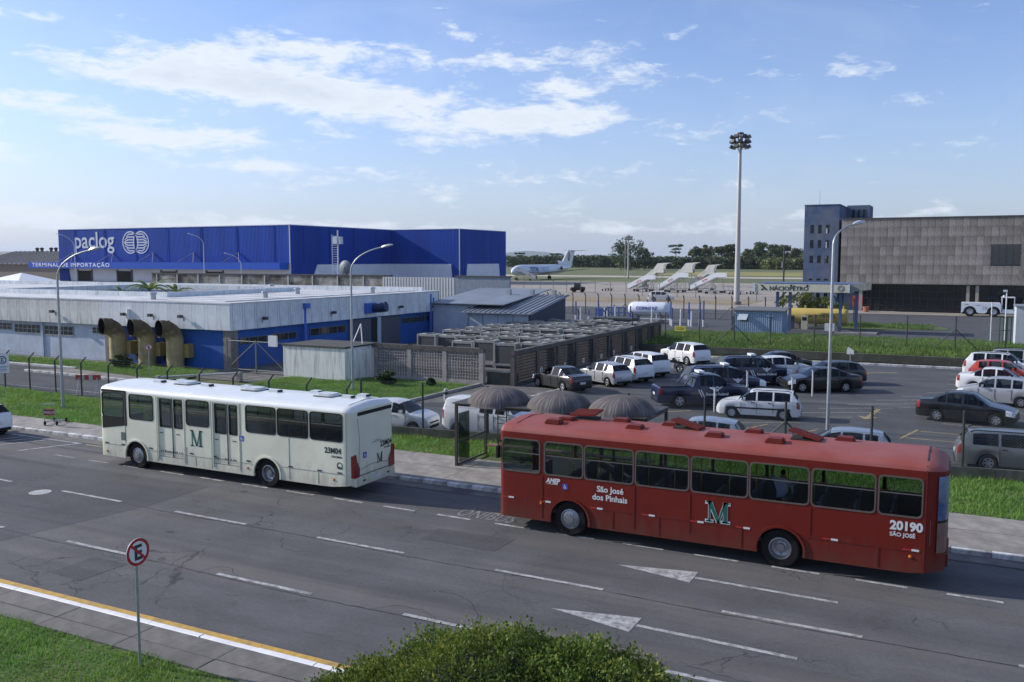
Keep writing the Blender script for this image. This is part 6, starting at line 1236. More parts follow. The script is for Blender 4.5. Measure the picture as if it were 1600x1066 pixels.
# ---- street lamps
def street_lamp(label, x, y, h, arm, adir, r=.085, mat=None, group='street lamps'):
    t = thing('street_lamp', label, 'street lamp', (x, y, 0), 0, group); mat = mat or GALV; ax, ay = adir; hb = h - arm * .72
    pts = [(0, 0, 0), (0, 0, hb * .5), (0, 0, hb)]; rs = [r, r * .82, r * .66]
    for k in range(1, 9): a = k / 8 * 1.25; pts.append((ax * arm * (1 - math.cos(a)) / (1 - math.cos(1.25)), ay * arm * (1 - math.cos(a)) / (1 - math.cos(1.25)), hb + (h - hb) * math.sin(a) / math.sin(1.25))); rs.append(r * .5)
    MB().sweep(pts, rs, 10).build('pole', mat, t, smooth=True); e = Vector(pts[-1]); d = Vector((ax, ay, .22)).normalized(); s = Vector((-ay, ax, 0))
    v = []; n_ = 5
    for f, w, hh in ((0, .06, .05), (.15, .14, .09), (.45, .17, .10), (.68, .10, .05)):
        c = e + d * f; v += [c + s * w, c + s * w * .6 + Vector((0, 0, hh)), c - s * w * .6 + Vector((0, 0, hh)), c - s * w, c - Vector((0, 0, hh * .7))]
    MB().add(v, [(i * n_ + k, i * n_ + (k + 1) % n_, (i + 1) * n_ + (k + 1) % n_, (i + 1) * n_ + k) for i in range(3) for k in range(n_)] + [(0, 1, 2, 3, 4), (19, 18, 17, 16, 15)]).build('lamp_head', M('lamp head', (.55, .57, .60), .4, .3), t, smooth=True)
    MB().tube((0, 0, 0), (0, 0, .25), r * 1.5, n=10).build('base', mat, t); return t
street_lamp('curved street lamp at the left, behind the luggage trolley', -42.6, 31.5, 8.45, 2.0, (.97, .24)); street_lamp('curved street lamp rising behind the white bus by the white box', -32.8, 43.8, 8.7, 2.0, (.97, .24))
street_lamp('curved street lamp in the car park behind the red bus', -5.05, 41.0, 9.5, 1.2, (.55, .83))
for x, y, h, a, lab in ((-153, 150, 13.6, 3.2, 'far lamp in front of the blue wall right of the round logo'), (-196, 150, 14.2, 4.6, 'far lamp crossing the first letters of the wall lettering'), (-142, 150, 9.2, 3.4, 'short far lamp near the blue warehouse corner'), (-330, 300, 12.8, 3, 'tiny lamp above the old shed roof')): street_lamp(lab, x, y, h, a, (-.97, -.24), .11, M('pale lamp steel', (.48, .52, .58), .5, .2), 'far lamps by the warehouse')
# ---- bus shelter with three domes
SH = M('shelter steel', (.055, .052, .05), .55, .2, var=.2, dirt=(.12, .07, .045), dirtamt=.4); DOME = M('weathered dome', (.085, .072, .070), .85, spec=.2, var=.25, scale=2.5, bump=.3, dirt=(.14, .13, .13), dirtamt=.55)
def streaked():
    nt = DOME.node_tree; n = nt.nodes; l = nt.links; b = n['Principled BSDF']; src = b.inputs['Base Color'].links[0].from_socket; tc = n.new('ShaderNodeTexCoord'); sp = n.new('ShaderNodeSeparateXYZ'); l.new(tc.outputs['Object'], sp.inputs[0]); at = n.new('ShaderNodeMath'); at.operation = 'ARCTAN2'; l.new(sp.outputs[0], at.inputs[0]); l.new(sp.outputs[1], at.inputs[1])
    cb = n.new('ShaderNodeCombineXYZ'); l.new(at.outputs[0], cb.inputs[0]); l.new(sp.outputs[2], cb.inputs[2]); mp = n.new('ShaderNodeMapping'); mp.inputs['Scale'].default_value = (9, 1, .8); l.new(cb.outputs[0], mp.inputs[0]); t = n.new('ShaderNodeTexNoise'); t.inputs['Scale'].default_value = 2; t.inputs['Detail'].default_value = 6; l.new(mp.outputs[0], t.inputs['Vector'])
    r = n.new('ShaderNodeMapRange'); r.inputs[1].default_value = .48; r.inputs[2].default_value = .66; r.inputs[4].default_value = .8; l.new(t.outputs[0], r.inputs[0]); mx = n.new('ShaderNodeMix'); mx.data_type = 'RGBA'; mx.inputs[7].default_value = (.24, .23, .23, 1); l.new(r.outputs[0], mx.inputs[0]); l.new(src, mx.inputs[6]); l.new(mx.outputs[2], b.inputs['Base Color'])
streaked()
t = thing('bus_shelter', 'dark steel bus shelter with three weathered round domes on its roof', 'bus shelter', (-17.0, 29.15, .135)); LS, DS, ZS = 7.6, 2.35, 2.32
for x in (0, 2.5, 5.0, 7.5):
    for y in (0, DS) if x in (0, 7.5) else (DS,): MB().box(x - .05, x + .05, y - .05, y + .05, 0, ZS).build('post', SH, t)
for y in (0, DS): MB().box(-.05, 7.55, y - .04, y + .04, ZS, ZS + .12).build('roof_beam', SH, t)
for x in (0, 2.5, 5.0, 7.5): MB().box(x - .04, x + .04, .04, DS - .04, ZS + .001, ZS + .1).build('cross_beam', SH, t)
MB().box(-.03, .03, .05, DS - .05, .9, .96).box(-.03, .03, .05, DS - .05, .02, .08).build('end_rail', SH, t)
MB().box(-.012, .012, .18, .98, .1, 2.0).build('end_pane', glass('shelter glass', (.42, .46, .44), .7), t)
fr = MB()
for k in range(4): q = .06 + k * .012; fr.box(2.3 + k * 0, 2.32, .0, .001, 0, .001)
lad = MB()
for y0 in (DS - .02,):
    for x in (.55, .95): lad.box(x - .02, x + .02, y0, y0 + .03, .1, 2.2)
    for k in range(8): lad.box(.55, .95, y0, y0 + .03, .25 + k * .26, .28 + k * .26)
lad.build('back_grille', SH, t); MB().box(.3, 7.2, DS - .5, DS - .1, .45, .50).build('bench', M('bench wood', (.22, .12, .08), .7, var=.2), t)
for x in (.8, 3.7, 6.7): MB().box(x - .03, x + .03, DS - .4, DS - .3, 0, .45).build('bench_leg', SH, t)
dp = [(1.2 * math.cos(R(a)) ** .9, .62 * math.sin(R(a)) ** 1.05) for a in range(0, 91, 9)]; dp[-1] = (.001, .62); dm = MB().lathe([(1.24, -.03)] + dp, (0, 0, 0), 'z', 40).data('roof_dome'); dm.materials.append(DOME)
for p in dm.polygons: p.use_smooth = True
for x in (1.45, 3.95, 6.35): link('roof_dome', dm, t, (x, .72, ZS + .10)) 
MB().box(-.05, 7.55, -.28, DS + .2, ZS + .121, ZS + .15).build('roof_sheet', SH, t)
t = thing('bollard', 'short pale bollard on the concrete ramp', 'bollard', (-26.0, 43.4, 0)); MB().lathe([(.12, 0), (.12, .6), (.08, .68), (0, .68)], (0, 0, 0), 'z', 12).build('post', M('bollard paint', (.45, .45, .43), .7, var=.2), t); MB().lathe([(.125, .35), (.125, .48)], (0, 0, 0), 'z', 12).build('band', TRIM, t)
# ---- signs
def disc_sign(name, label, x, y, zc, r, rz, pole_r, ground=0., slash=True, letter='E'):
    t = thing(name, label, 'road sign', (x, y, ground), rz); zc -= ground   # face looks along local -y
    MB().tube((0, .05, 0), (0, .05, zc + r * .75), pole_r, n=10).build('pole', GALV, t, smooth=True)
    d = MB().prism(circ(0, zc, r, 36), -.012, .0, 'y').build('disc', M('sign face', (.68, .69, .70), .45, var=.05), t); RD = M('sign red', (.40, .018, .02), .45, var=.08); m = MB(); m.ring(circ(0, zc, r * .985, 36), circ(0, zc, r * .78, 36), -.018, -.0125); m.build('ring', RD, d)
    text(letter, r * 1.5, INK, d, (-r * .36, -.0165, zc - r * .53), FRONT, 'lettering', .012, .002, 'LEFT', .95)
    if slash: a = R(-45); q = r * .80; w = r * .085; ca, sa = math.cos(a), math.sin(a); MB().prism([(-q * ca - w * -sa, zc - q * sa - w * ca), (q * ca - w * -sa, zc + q * sa - w * ca), (q * ca + w * -sa, zc + q * sa + w * ca), (-q * ca + w * -sa, zc - q * sa + w * ca)], -.022, -.0185, 'y').build('slash', RD, d)
    MB().box(-.06, .06, .001, .05, zc - .04, zc + .04).build('bracket', GALV, t); return t
disc_sign('no_parking_sign', 'round red-ringed no-parking sign on a slim pole by the near sidewalk', -14.0, 11.8, 2.38, .27, R(90), .028, .09)
t = thing('parking_sign', 'blue and white parking sign with a red-ringed letter at the left edge', 'road sign', (-48.7, 32.3, .08), R(38)); MB().tube((0, .04, 0), (0, .04, 2.5), .03).build('pole', GALV, t); p = MB().box(-.34, .34, -.015, 0, 1.45, 2.55).build('plate', M('sign face', (.68, .69, .70), .45), t)
m = MB(); m.ring(circ(0, 2.2, .23), circ(0, 2.2, .17), -.02, -.0155); m.build('ring', M('sign blue ring', (.05, .06, .25), .5), p); text('E', .33, INK, p, (-.08, -.018, 2.08), FRONT, 'lettering', .006, .001)
for k in range(4): MB().box(-.26, .26 - .08 * (k % 2), -.02, -.0155, 1.82 - k * .09, 1.85 - k * .09).build('small_print', M('sign blue ink', (.05, .10, .3), .5), p)
disc_sign('no_parking_sign', 'small dark round sign in front of the ducts', -49.05, 42.9, 2.05, .24, R(60), .03)
t = thing('warning_sign', 'small yellow notice on the fence at the foot of the grass bank', 'sign', (-22.0, 76.75, 0)); MB().box(-.5, .5, -.02, 0, 1.7, 2.15).build('plate', M('yellow sign', (.55, .50, .05), .6), t); MB().box(-.38, .38, -.026, -.021, 1.95, 2.0).box(-.3, .3, -.026, -.021, 1.83, 1.87).build('print', INK, t)
t = thing('bay_sign', 'little white sign on a post by the car park kerb', 'sign', (-7.3, 71.0, 0)); MB().tube((0, 0, 0), (0, 0, 1.0), .03).build('post', GALV, t); MB().prism([(-.25, .9), (.25, .9), (.25, 1.2), (-.15, 1.45), (-.25, 1.3)], -.02, .01, 'y').build('plate', WPL, t)
for k, (x, y, h) in enumerate(((-10.6, 50.6, 1.7), (-11.4, 46.4, 1.2), (-7.6, 54.3, 1.5), (-8.3, 51.5, 1.4))):
    t = thing('lot_marker', ['white marker pole in front of the navy trucks', 'low bent pipe marker beside the navy pickup', 'marker post at the nose of the black sedan', 'short marker between the wagon and the navy trucks'][k], 'post', (x, y, 0), 0, 'marker posts in the car park'); MB().tube((0, 0, 0), (0, 0, h), .045, n=8).build('pole', M('marker paint', (.52, .52, .50), .6, var=.15), t); MB().tube((0, 0, h - .02), (-.25 if k == 1 else -.08, 0, h + .06), .04).build('bent_top', MATS['marker paint'], t)
# ---- luggage trolley and road-works barrier
t = thing('luggage_trolley', 'luggage trolley with a small red panel left on the far sidewalk', 'luggage trolley', (-38.6, 28.1, .135), R(118)); TR = M('trolley steel', (.40, .41, .42), .4, .5)
for y in (-.28, .28):
    MB().path([(-.45, y, .16), (.45, y, .12)], .018).path([(-.45, y, .16), (-.62, y, 1.05)], .018).build('side_tube', TR, t)
    for x in (-.45, .48): w = MB().lathe([(0, -.02), (.09, -.02), (.11, -.01), (.11, .01), (.09, .02), (0, .02)], (0, 0, 0), 'y', 14).build('wheel', TYRE, t, (x, y, .11))
MB().path([(-.62, -.28, 1.05), (-.62, .28, 1.05)], .025).path([(-.56, -.28, .75), (-.56, .28, .75)], .014).path([(.45, -.28, .12), (.45, .28, .12)], .018).build('handle', TR, t)
sg = MB().box(-.60, -.57, -.24, .24, .52, .80); sg = sg.build('ad_panel', M('trolley red', (.28, .03, .035), .5), t); text('PREÇO', .15, INKW, sg, (-.54, -.22, .60), (R(90), 0, R(90)), 'lettering', .003, .002)
text('PREÇO', .15, INKW, sg, (-.605, .22, .60), (R(90), 0, R(-90)), 'lettering', .003, .002)
for k in range(3): MB().box(-.3 + k * .3, -.27 + k * .3, -.27, .27, .135, .15).build('deck_bar', TR, t)
t = thing('folding_barrier', 'orange and white folding barrier standing behind the trolley beyond the fence', 'barrier', (-46.2, 35.9, 0), R(25)); OR = M('barrier orange', (.50, .07, .03), .6, var=.15)
for s in (-1, 1):
    for x in (-.55, .55): MB().tube((x, s * .35, 0), (x, 0, 1.0), .03).build('leg', M('barrier white', (.62, .6, .58), .6), t)
MB().box(-.75, .75, -.03, .03, .85, 1.15).build('board', OR, t)
for k in range(2): MB().box(-.45 + k * .5, -.22 + k * .5, -.034, .034, .86, 1.14).build('stripe', MATS['barrier white'], t)
# ---- shrubs
LB = leafmat('shrub leaf', (.030, .055, .016), .5, 3.)
def shrub(label, x, y, h, w, z=0.): 
    t = thing('shrub', label, 'shrub', (x, y, z)); cs, rs = [], []
    for i in range(30): a = random.uniform(0, 6.283); f = random.random(); q = math.sqrt(random.random()) * w * .42 * math.sin(math.pi * (.15 + .75 * f)); cs.append((math.cos(a) * q, math.sin(a) * q, h * (.15 + .75 * f))); rs.append((w * .14, w * .14, h * .14))
    leafobj('foliage', leaves(cs, rs, 90, .055), LB, t); MB().sweep([(0, 0, 0), (.03, 0, h * .5)], [.05, .03], 6).build('stem', BARK, t)
shrub('round dark shrub in front of the pierced block wall', -32.2, 46.6, .95, 1.5, .05); shrub('low dark shrub at the foot of the ducts', -55.0, 45.6, .95, 1.9, .05); shrub('dark shrub right of the white box corner', -29.6, 47.6, .5, .7, .05)
# ------------------------------------------------------------------ airfield things
MASTM = M('mast steel', (.42, .41, .40), .5, .3, var=.1); LAMPH = M('floodlight body', (.06, .062, .065), .5, var=.2)
def mast(label, x, y, h, r0, r1, n_ring, tiers, hw, lattice=False):
    t = thing('floodlight_mast', label, 'floodlight mast', (x, y, 0)); MB().sweep([(0, 0, 0), (0, 0, h * .5), (0, 0, h)], [r0, lerp(r0, r1, .55), r1], 14).build('pole', MASTM, t, smooth=True)
    MB().tube((0, 0, 0), (0, 0, .5), r0 * 1.5, n=14).build('base', CONC, t)
    for k in range(tiers):
        z = h - .5 - k * .85; m = MB()
        for i in range(10): a, b = 6.2832 * i / 10, 6.2832 * (i + 1) / 10; m.tube((hw * .75 * math.cos(a), hw * .75 * math.sin(a), z), (hw * .75 * math.cos(b), hw * .75 * math.sin(b), z), .05, n=5)
        for i in range(4): a = 6.2832 * i / 4; m.tube((0, 0, z), (hw * .75 * math.cos(a), hw * .75 * math.sin(a), z), .05, n=5)
        m.build('ring', LAMPH, t)
        for i in range(n_ring):
            a = 6.2832 * (i + .5 * (k % 2)) / n_ring; c = Vector((hw * math.cos(a), hw * math.sin(a), z)); m = MB(); m.box(-.42, .42, -.25, .30, -.22, .28); o = m.build('floodlight', LAMPH, t, c, rot=(R(-25), 0, a + R(90))); MB().box(-.38, .38, .301, .32, -.18, .24).build('lens', M('floodlight lens', (.3, .32, .35), .2), o)
    MB().lathe([(0, h + .35), (.55, h + .30), (.6, h + .1), (0, h)], (0, 0, 0), 'z', 12).build('cap', LAMPH, t); return t
mast('tall grey floodlight mast towering over the airfield', -35.55, 159.3, 29.6, .52, .26, 7, 3, 1.55); mt = mast('smaller floodlight mast in front of the broad dark tree', -125, 357, 17.6, .38, .25, 6, 2, 1.5)
MB().path([(-1.4, 0, 0), (-1.4, 0, 16)], .12, 6).build('ladder_rail', MASTM, mt)
# aircraft: three-engined freighter seen from ahead
AW = M('aircraft white', (.66, .70, .76), .35, var=.05, scale=.3, coat=.2); AB = M('aircraft blue', (.02, .05, .30), .4); AMR = M('tail maroon', (.12, .03, .05), .5); AGR = M('aircraft grey', (.40, .43, .47), .4)
def aircraft():
    t = thing('cargo_aircraft', 'white three-engined cargo aircraft parked beyond the fence', 'aircraft', (-152.8, 307.0, 0), R(-94)); t.scale = (1.12, 1.12, 1.12)   # local +x = nose
    st = [(2.2, .15, 2.55), (1.6, .75, 2.7), (.5, 1.3, 2.95), (-1.5, 1.75, 3.2), (-4, 1.88, 3.3), (-27, 1.88, 3.3), (-32, 1.75, 3.45), (-37, 1.15, 3.95), (-41.5, .45, 4.5)]
    MB().sweep([(a, 0, c) for a, b, c in st], [b for a, b, c in st], 26).build('fuselage', AW, t, smooth=40)
    # cockpit glazing as a fitted strip
    w = MB(); w.sweep([(.75, 0, 3.42), (.2, 0, 3.52), (-.4, 0, 3.6)], [.93, 1.16, 1.30], 20, False); 
    ck = MB()
    for s in (-1, 1): ck.add([(.95, s * .35, 3.75), (.2, s * 1.05, 3.72), (-.5, s * 1.42, 3.70), (-.5, s * 1.25, 4.15), (.0, s * .95, 4.18), (.55, s * .35, 4.15)], [(0, 1, 4, 5), (1, 2, 3, 4)])
    ck.add([(.98, -.35, 3.75), (.98, .35, 3.75), (.58, .35, 4.15), (.58, -.35, 4.15)], [(0, 1, 2, 3)]); ck.build('cockpit_window', WINDK, t)
    for s in (-1, 1):
        MB().add([(-13, s * 1.2, 2.2), (-20.5, s * 1.2, 2.1), (-23.0, s * 6, 2.6), (-25.4, s * 16.4, 3.7), (-23.6, s * 16.4, 3.8), (-16.8, s * 6, 2.75), (-13, s * 1.2, 2.55), (-20.5, s * 1.2, 2.3)], [(0, 1, 2, 5), (5, 2, 3, 4), (6, 5, 2, 7), (0, 6, 5), (1, 7, 2)]).build('wing', AGR, t)
        e = MB().sweep([(-29.5, s * 2.75, 3.9), (-29.2, s * 2.75, 3.9), (-31, s * 2.75, 3.9), (-34.2, s * 2.7, 3.95)], [.62, .70, .80, .50], 16).build('engine', AW, t, smooth=40); MB().tube((-28.96, s * 2.75, 3.9), (-29.0, s * 2.75, 3.9), .58, n=16).build('intake', BLACK, e)
        MB().box(-32.5, -30.5, min(s * 1.5, s * 2.3), max(s * 1.5, s * 2.3), 3.85, 4.05).build('pylon', AW, t)
        MB().add([(-41.5, 0, 10.15), (-44.6, 0, 10.2), (-46.2, s * 5.4, 10.45), (-44.6, s * 5.4, 10.5), (-41.5, 0, 10.4), (-44.6, 0, 10.35)], [(0, 1, 2, 3), (4, 3, 2, 5)]).build('tailplane', AW, t)
        MB().tube((-19.3, s * 2.86, 0.9), (-19.3, s * 2.4, 2.6), .16).build('main_leg', AGR, t)
        for x in (-.0,):
            for y in (-.35, .35): MB().lathe([(0, -.16), (.5, -.16), (.62, -.08), (.62, .08), (.5, .16), (0, .16)], (-19.3, s * 2.86 + y, .62), 'y', 16).build('main_wheel', TYRE, t)
    MB().prism([(-33.5, 4.9), (-39.0, 10.5), (-44.8, 10.5), (-43.6, 8.2), (-41.8, 4.3)], -.22, .22, 'y').build('fin', AW, t)
    for s in (-1, 1): MB().prism([(-38.9 + 1.05 * math.cos(a_ / 16 * 6.2832) - .9, 8.1 + 1.75 * math.sin(a_ / 16 * 6.2832)) for a_ in range(16)], s * .221, s * .235, 'y').build('tail_roundel', AMR, t); MB().prism([(-40.2, 7.0), (-39.8, 7.0), (-39.1, 9.3), (-39.5, 9.3)], s * .236, s * .245, 'y').build('tail_mark', AW, t)
    e = MB().sweep([(-30.8, 0, 5.75), (-30.5, 0, 5.75), (-34, 0, 5.6), (-37.5, 0, 5.0)], [.72, .82, .86, .7], 16).build('centre_engine', AW, t, smooth=40); MB().tube((-30.25, 0, 5.75), (-30.4, 0, 5.75), .68, n=16).build('intake', BLACK, e)
    MB().tube((-.6, 0, .6), (-.6, 0, 2.0), .12).build('nose_leg', AGR, t)
    for y in (-.22, .22): MB().lathe([(0, -.1), (.4, -.1), (.45, 0), (.4, .1), (0, .1)], (-.6, y, .45), 'y', 14).build('nose_wheel', TYRE, t)
    m = text('TOTAL', 2.0, AB, t, (-7.0, 1.9, 3.0), (R(90), 0, R(180)), 'lettering', .06, .02); m2 = text('CARGO', 2.0, M('aircraft pale blue', (.30, .42, .66), .5), t, (-13.8, 1.9, 3.0), (R(90), 0, R(180)), 'lettering', .0, .02)
    m = text('TOTAL', 2.0, AB, t, (-13.6, -1.9, 3.0), (R(90), 0, 0), 'lettering', .06, .02); m2 = text('CARGO', 2.0, MATS['aircraft pale blue'], t, (-6.8, -1.9, 3.0), (R(90), 0, 0), 'lettering', .0, .02)
    MB().box(-30, 1.0, -1.895, -1.88, 2.45, 2.6).box(-30, 1.0, 1.88, 1.895, 2.45, 2.6).build('cheat_line', AB, t)
aircraft()
# boarding stairs
STW = M('stair white', (.78, .80, .82), .5, var=.08, streak=.15); STC = M('stair cream', (.72, .70, .62), .5, var=.08, streak=.2)
def stairs(label, x, y, hood, rz, h=3.6, L=6.2, s=1.):
    t = thing('boarding_stairs', label, 'boarding stairs', (x, y, 0), rz, 'boarding stairs on the apron'); W_ = .85; mt = STC if hood else STW; top = h
    for q in (-1, 1): MB().prism([(0, .7), (L * .86, top), (L * 1.18, top), (L * 1.18, top + 1.05), (L * .82, top + 1.05), (-.1, 1.75)], q * W_ - .04, q * W_ + .04, 'y').build('side_panel', mt, t)
    m = MB(); n_ = 16
    for k in range(n_): a = k / n_; m.box(L * .86 * a, L * .86 * (a + 1 / n_) + .05, -W_ + .05, W_ - .05, .62 + (top - .7) * a, .72 + (top - .7) * a)
    m.box(L * .86, L * 1.18, -W_ + .05, W_ - .05, top - .1, top).build('steps', GREYM, t)
    if hood:
        z0 = top + 1.05; MB().prism([(L * .62, z0 - .9), (L * .80, z0 + .6), (L * .90, z0 + 1.35), (L * 1.42, z0 + 1.55), (L * 1.40, z0 + 1.42), (L * 1.22, z0 + 1.15), (L * 1.16, z0 + .2), (L * 1.16, z0 - .2), (L * .8, z0 - .2)], -W_ - .06, W_ + .06, 'y').build('hood', STC, t)
        MB().prism([(-.1, 1.75), (L * .62, z0 - .9), (L * .66, z0 - .2), (.2, 2.3)], -W_ - .05, W_ + .05, 'y').build('stair_cover', STC, t)
    fr = MB()
    for q in (-1, 1): fr.path([(L * .3, q * .7, .55), (L * .95, q * .7, top - .15)], .05, 5).path([(L * 1.1, q * .7, .5), (L * 1.05, q * .7, top - .15)], .06, 5).path([(L * .3, q * .7, .5), (L * 1.15, q * .7, .5)], .08, 5).path([(L * .6, q * .7, .5), (L * .75, q * .7, top * .68)], .05, 5)
    fr.build('undercarriage', GREYM, t)
    for xx in (L * .3, L * 1.05):
        for q in (-1, 1): MB().lathe([(0, -.1), (.28, -.1), (.33, 0), (.28, .1), (0, .1)], (xx, q * .8, .33), 'y', 12).build('wheel', TYRE, t)
    for q in (-1, 1): text('GTA', .7, M('stair red', (.5, .05, .04), .5), t, (L * .42, q * (W_ + .045), top * .66), (R(90), R(-26) if q < 0 else R(26), 0 if q < 0 else R(180)), 'lettering', .02, .01)
    return t
a = R(-3)
stairs('leftmost boarding stairs with a cream hood', -76.0, 226, True, a, 4.5, 5.9); stairs('open white boarding stairs at the left of the row', -74.6, 214, False, a, 3.0, 5.6); stairs('cream hooded boarding stairs in the middle of the row', -68.4, 224, True, a, 4.6, 6.4)
stairs('open white boarding stairs in the middle of the row', -66.4, 213, False, a, 3.6, 5.9); stairs('cream hooded boarding stairs right of the middle', -63.0, 228, True, a, 4.1, 5.6); stairs('rightmost open white boarding stairs', -58.4, 213, False, a, 3.7, 7.0)
stairs('white boarding stairs pushed up to the nose of the cargo aircraft', -141.0, 300.0, False, R(190), 3.4, 6.4)
# carts among the stairs
for k, (x, y) in enumerate(((-70.5, 212), (-62.0, 210), (-52.0, 206), (-49.5, 212), (-46.0, 204), (-43.0, 208), (-80.5, 214))):
    t = thing('baggage_cart', ['flat baggage cart between the left stairs', 'flat cart below the hooded stairs right of the middle', 'cart with rails right of the stairs', 'second cart with rails right of the stairs', 'cart just left of the tall mast foot', 'cart beside the tall mast foot', 'cart at the left end of the stairs row'][k], 'cart', (x, y, 0), R(15 + 8 * k), 'carts on the apron')
    MB().box(-1.5, 1.5, -.75, .75, .55, .68).build('deck', GREYM, t); m = MB()
    for q in (-1.45, -.5, .5, 1.45):
        for s in (-.7, .7): m.box(q - .03, q + .03, s - .03, s + .03, .68, 1.6)
    for s in (-.7, .7): m.box(-1.45, 1.45, s - .025, s + .025, 1.55, 1.6)
    m.build('rails', M('cart rail', (.4, .40, .38), .6), t)
    for q in (-1, 1):
        for s in (-.6, .6): MB().lathe([(0, -.08), (.22, -.08), (.26, 0), (.22, .08), (0, .08)], (q, s, .27), 'y', 10).build('wheel', TYRE, t)
car('white covered pickup driving on the apron by the gas tank', 'pickup', 'suv', (-51.6, 166.5, 0), 10, PW, 4.9, 1.8, 1.85, 2.8, .36, group='apron vehicles', name='service_truck')
t = thing('apron_tractor', 'dark apron tractor with an orange end near the aircraft', 'tractor', (-83.0, 201, 0), R(15)); MB().prism([(-1.6, .5), (1.6, .5), (1.6, 1.3), (.6, 1.35), (-1.6, 1.2)], -.8, .8, 'y').build('body', TRIM, t); MB().prism([(-1.0, 1.25), (.7, 1.35), (.5, 2.3), (-.8, 2.3)], -.75, .75, 'y').build('cab', M('tractor glass', (.04, .04, .045), .2), t); MB().box(-1.9, -1.61, -.6, .6, .4, 1.0).build('bumper', OR, t)
for x in (-1, 1):
    for s in (-.75, .75): MB().lathe([(0, -.12), (.4, -.12), (.48, 0), (.4, .12), (0, .12)], (x, s, .48), 'y', 14).build('wheel', TYRE, t)
t = thing('yellow_loader', 'yellow belt loader behind the left boarding stairs', 'loader', (-79.5, 238, 0), R(10)); MB().prism([(-3, .9), (3, 2.4), (3, 2.8), (-3, 1.3)], -.5, .5, 'y').build('belt', M('loader yellow', (.45, .28, .05), .6), t); MB().box(-2, 2, -.8, .8, .4, 1.1).build('chassis', DARKM, t)
# gas tank
GW = M('tank white', (.68, .71, .78), .4, var=.05, scale=1, streak=.2); PB = M('pipe blue', (.04, .09, .28), .5, var=.15); PWH = M('post white', (.60, .62, .66), .6, var=.1)
t = thing('gas_tank', 'white cylindrical gas tank with blue lettering on a concrete cradle', 'gas tank', (-35.0, 108.2, 0)); prof = [(0, -2.75), (.45, -2.68), (.78, -2.4), (.88, -2.0), (.88, 2.0), (.78, 2.4), (.45, 2.68), (0, 2.75)]
MB().lathe([(r_, h_) for r_, h_ in prof], (0, 0, 1.78), 'x', 28).build('shell', GW, t, smooth=50)
text('COPAGAZ', .58, AB, t, (-1.5, -.885, 1.70), FRONT, 'lettering', .012, .01)
for x in (-1.6, 1.6): MB().box(x - .2, x + .2, -.6, .6, 0, 1.1).build('saddle', CONC, t)
for x in (-.3, .5): MB().tube((x, 0, 2.6), (x, 0, 2.95), .1).build('valve', PB, t)
MB().box(-2.2, -1.2, -1.3, -1.0, 0, .9).build('control_cabinet', PB, t); MB().path([(-3, -1.2, .6), (3, -1.2, .6)], .06, 6).path([(1.2, -.9, .4), (1.2, -.9, 1.2)], .06, 6).build('pipework', PWH, t)
k = 0
for x, y, h, c in ((-44.5, 107, 2.6, 1), (-43.0, 105, 1.9, 0), (-41.6, 107.5, 2.9, 1), (-40.6, 105, 2.4, 1), (-39.6, 104.5, 2.0, 0), (-38.9, 106, 2.3, 1), (-38.2, 104.5, 2.2, 0), (-31.6, 106, 2.9, 1), (-31.0, 104.5, 2.2, 1), (-30.2, 105.5, 2.0, 0), (-29.5, 106.5, 2.8, 1), (-28.6, 104.5, 1.8, 0), (-28.0, 106, 2.9, 1), (-27.3, 105, 3.1, 1), (-33.5, 104.5, 2.1, 0), (-36.2, 104.4, 2.3, 1), (-42.3, 106, 1.6, 1), (-40.0, 106.5, 1.5, 0), (-29.0, 104.8, 1.5, 1)):
    t = thing('pipe_post', ('blue' if c else 'white') + [' post at the far left of the gas compound', ' post second from the left in the gas compound', ' taller post third from the left in the gas compound', ' post fourth from the left in the gas compound', ' post fifth from the left in the gas compound', ' post sixth from the left in the gas compound', ' post just left of the gas tank', ' tall post just right of the gas tank', ' post in front of the tank right end', ' short post second right of the gas tank', ' tall post third right of the gas tank', ' shortest post right of the gas tank', ' tall post near the right end of the gas compound', ' tallest post at the right end of the gas compound', ' post before the right half of the gas tank', ' post before the left half of the gas tank', ' low stub left of the gas tank cluster', ' low stub in the left post cluster', ' low stub among the right-hand posts'][k], 'post', (x, y, 0), 0, 'posts of the gas compound'); MB().tube((0, 0, 0), (0, 0, h), .10, n=8).build('shaft', PB if c else PWH, t); MB().tube((0, 0, 0), (0, 0, .8), .13, n=8).build('sleeve', PWH, t); k += 1
t = thing('valve_manifold', 'dark blue pipe manifold left of the gas tank', 'pipework', (-40.6, 108.5, 0)); m = MB()
for q in range(5): m.tube((q * .7, 0, 0), (q * .7, 0, 1.9), .09, n=8)
for z in (.6, 1.2, 1.85): m.tube((-.2, 0, z), (3.0, 0, z), .08, n=8)
m.build('pipes', PB, t); MB().box(-1.6, -.4, -.5, .5, .1, 1.7).build('cabinet', PB, t); MB().box(.2, 2.6, -.35, .35, 0, .12).build('base', CONC, t)
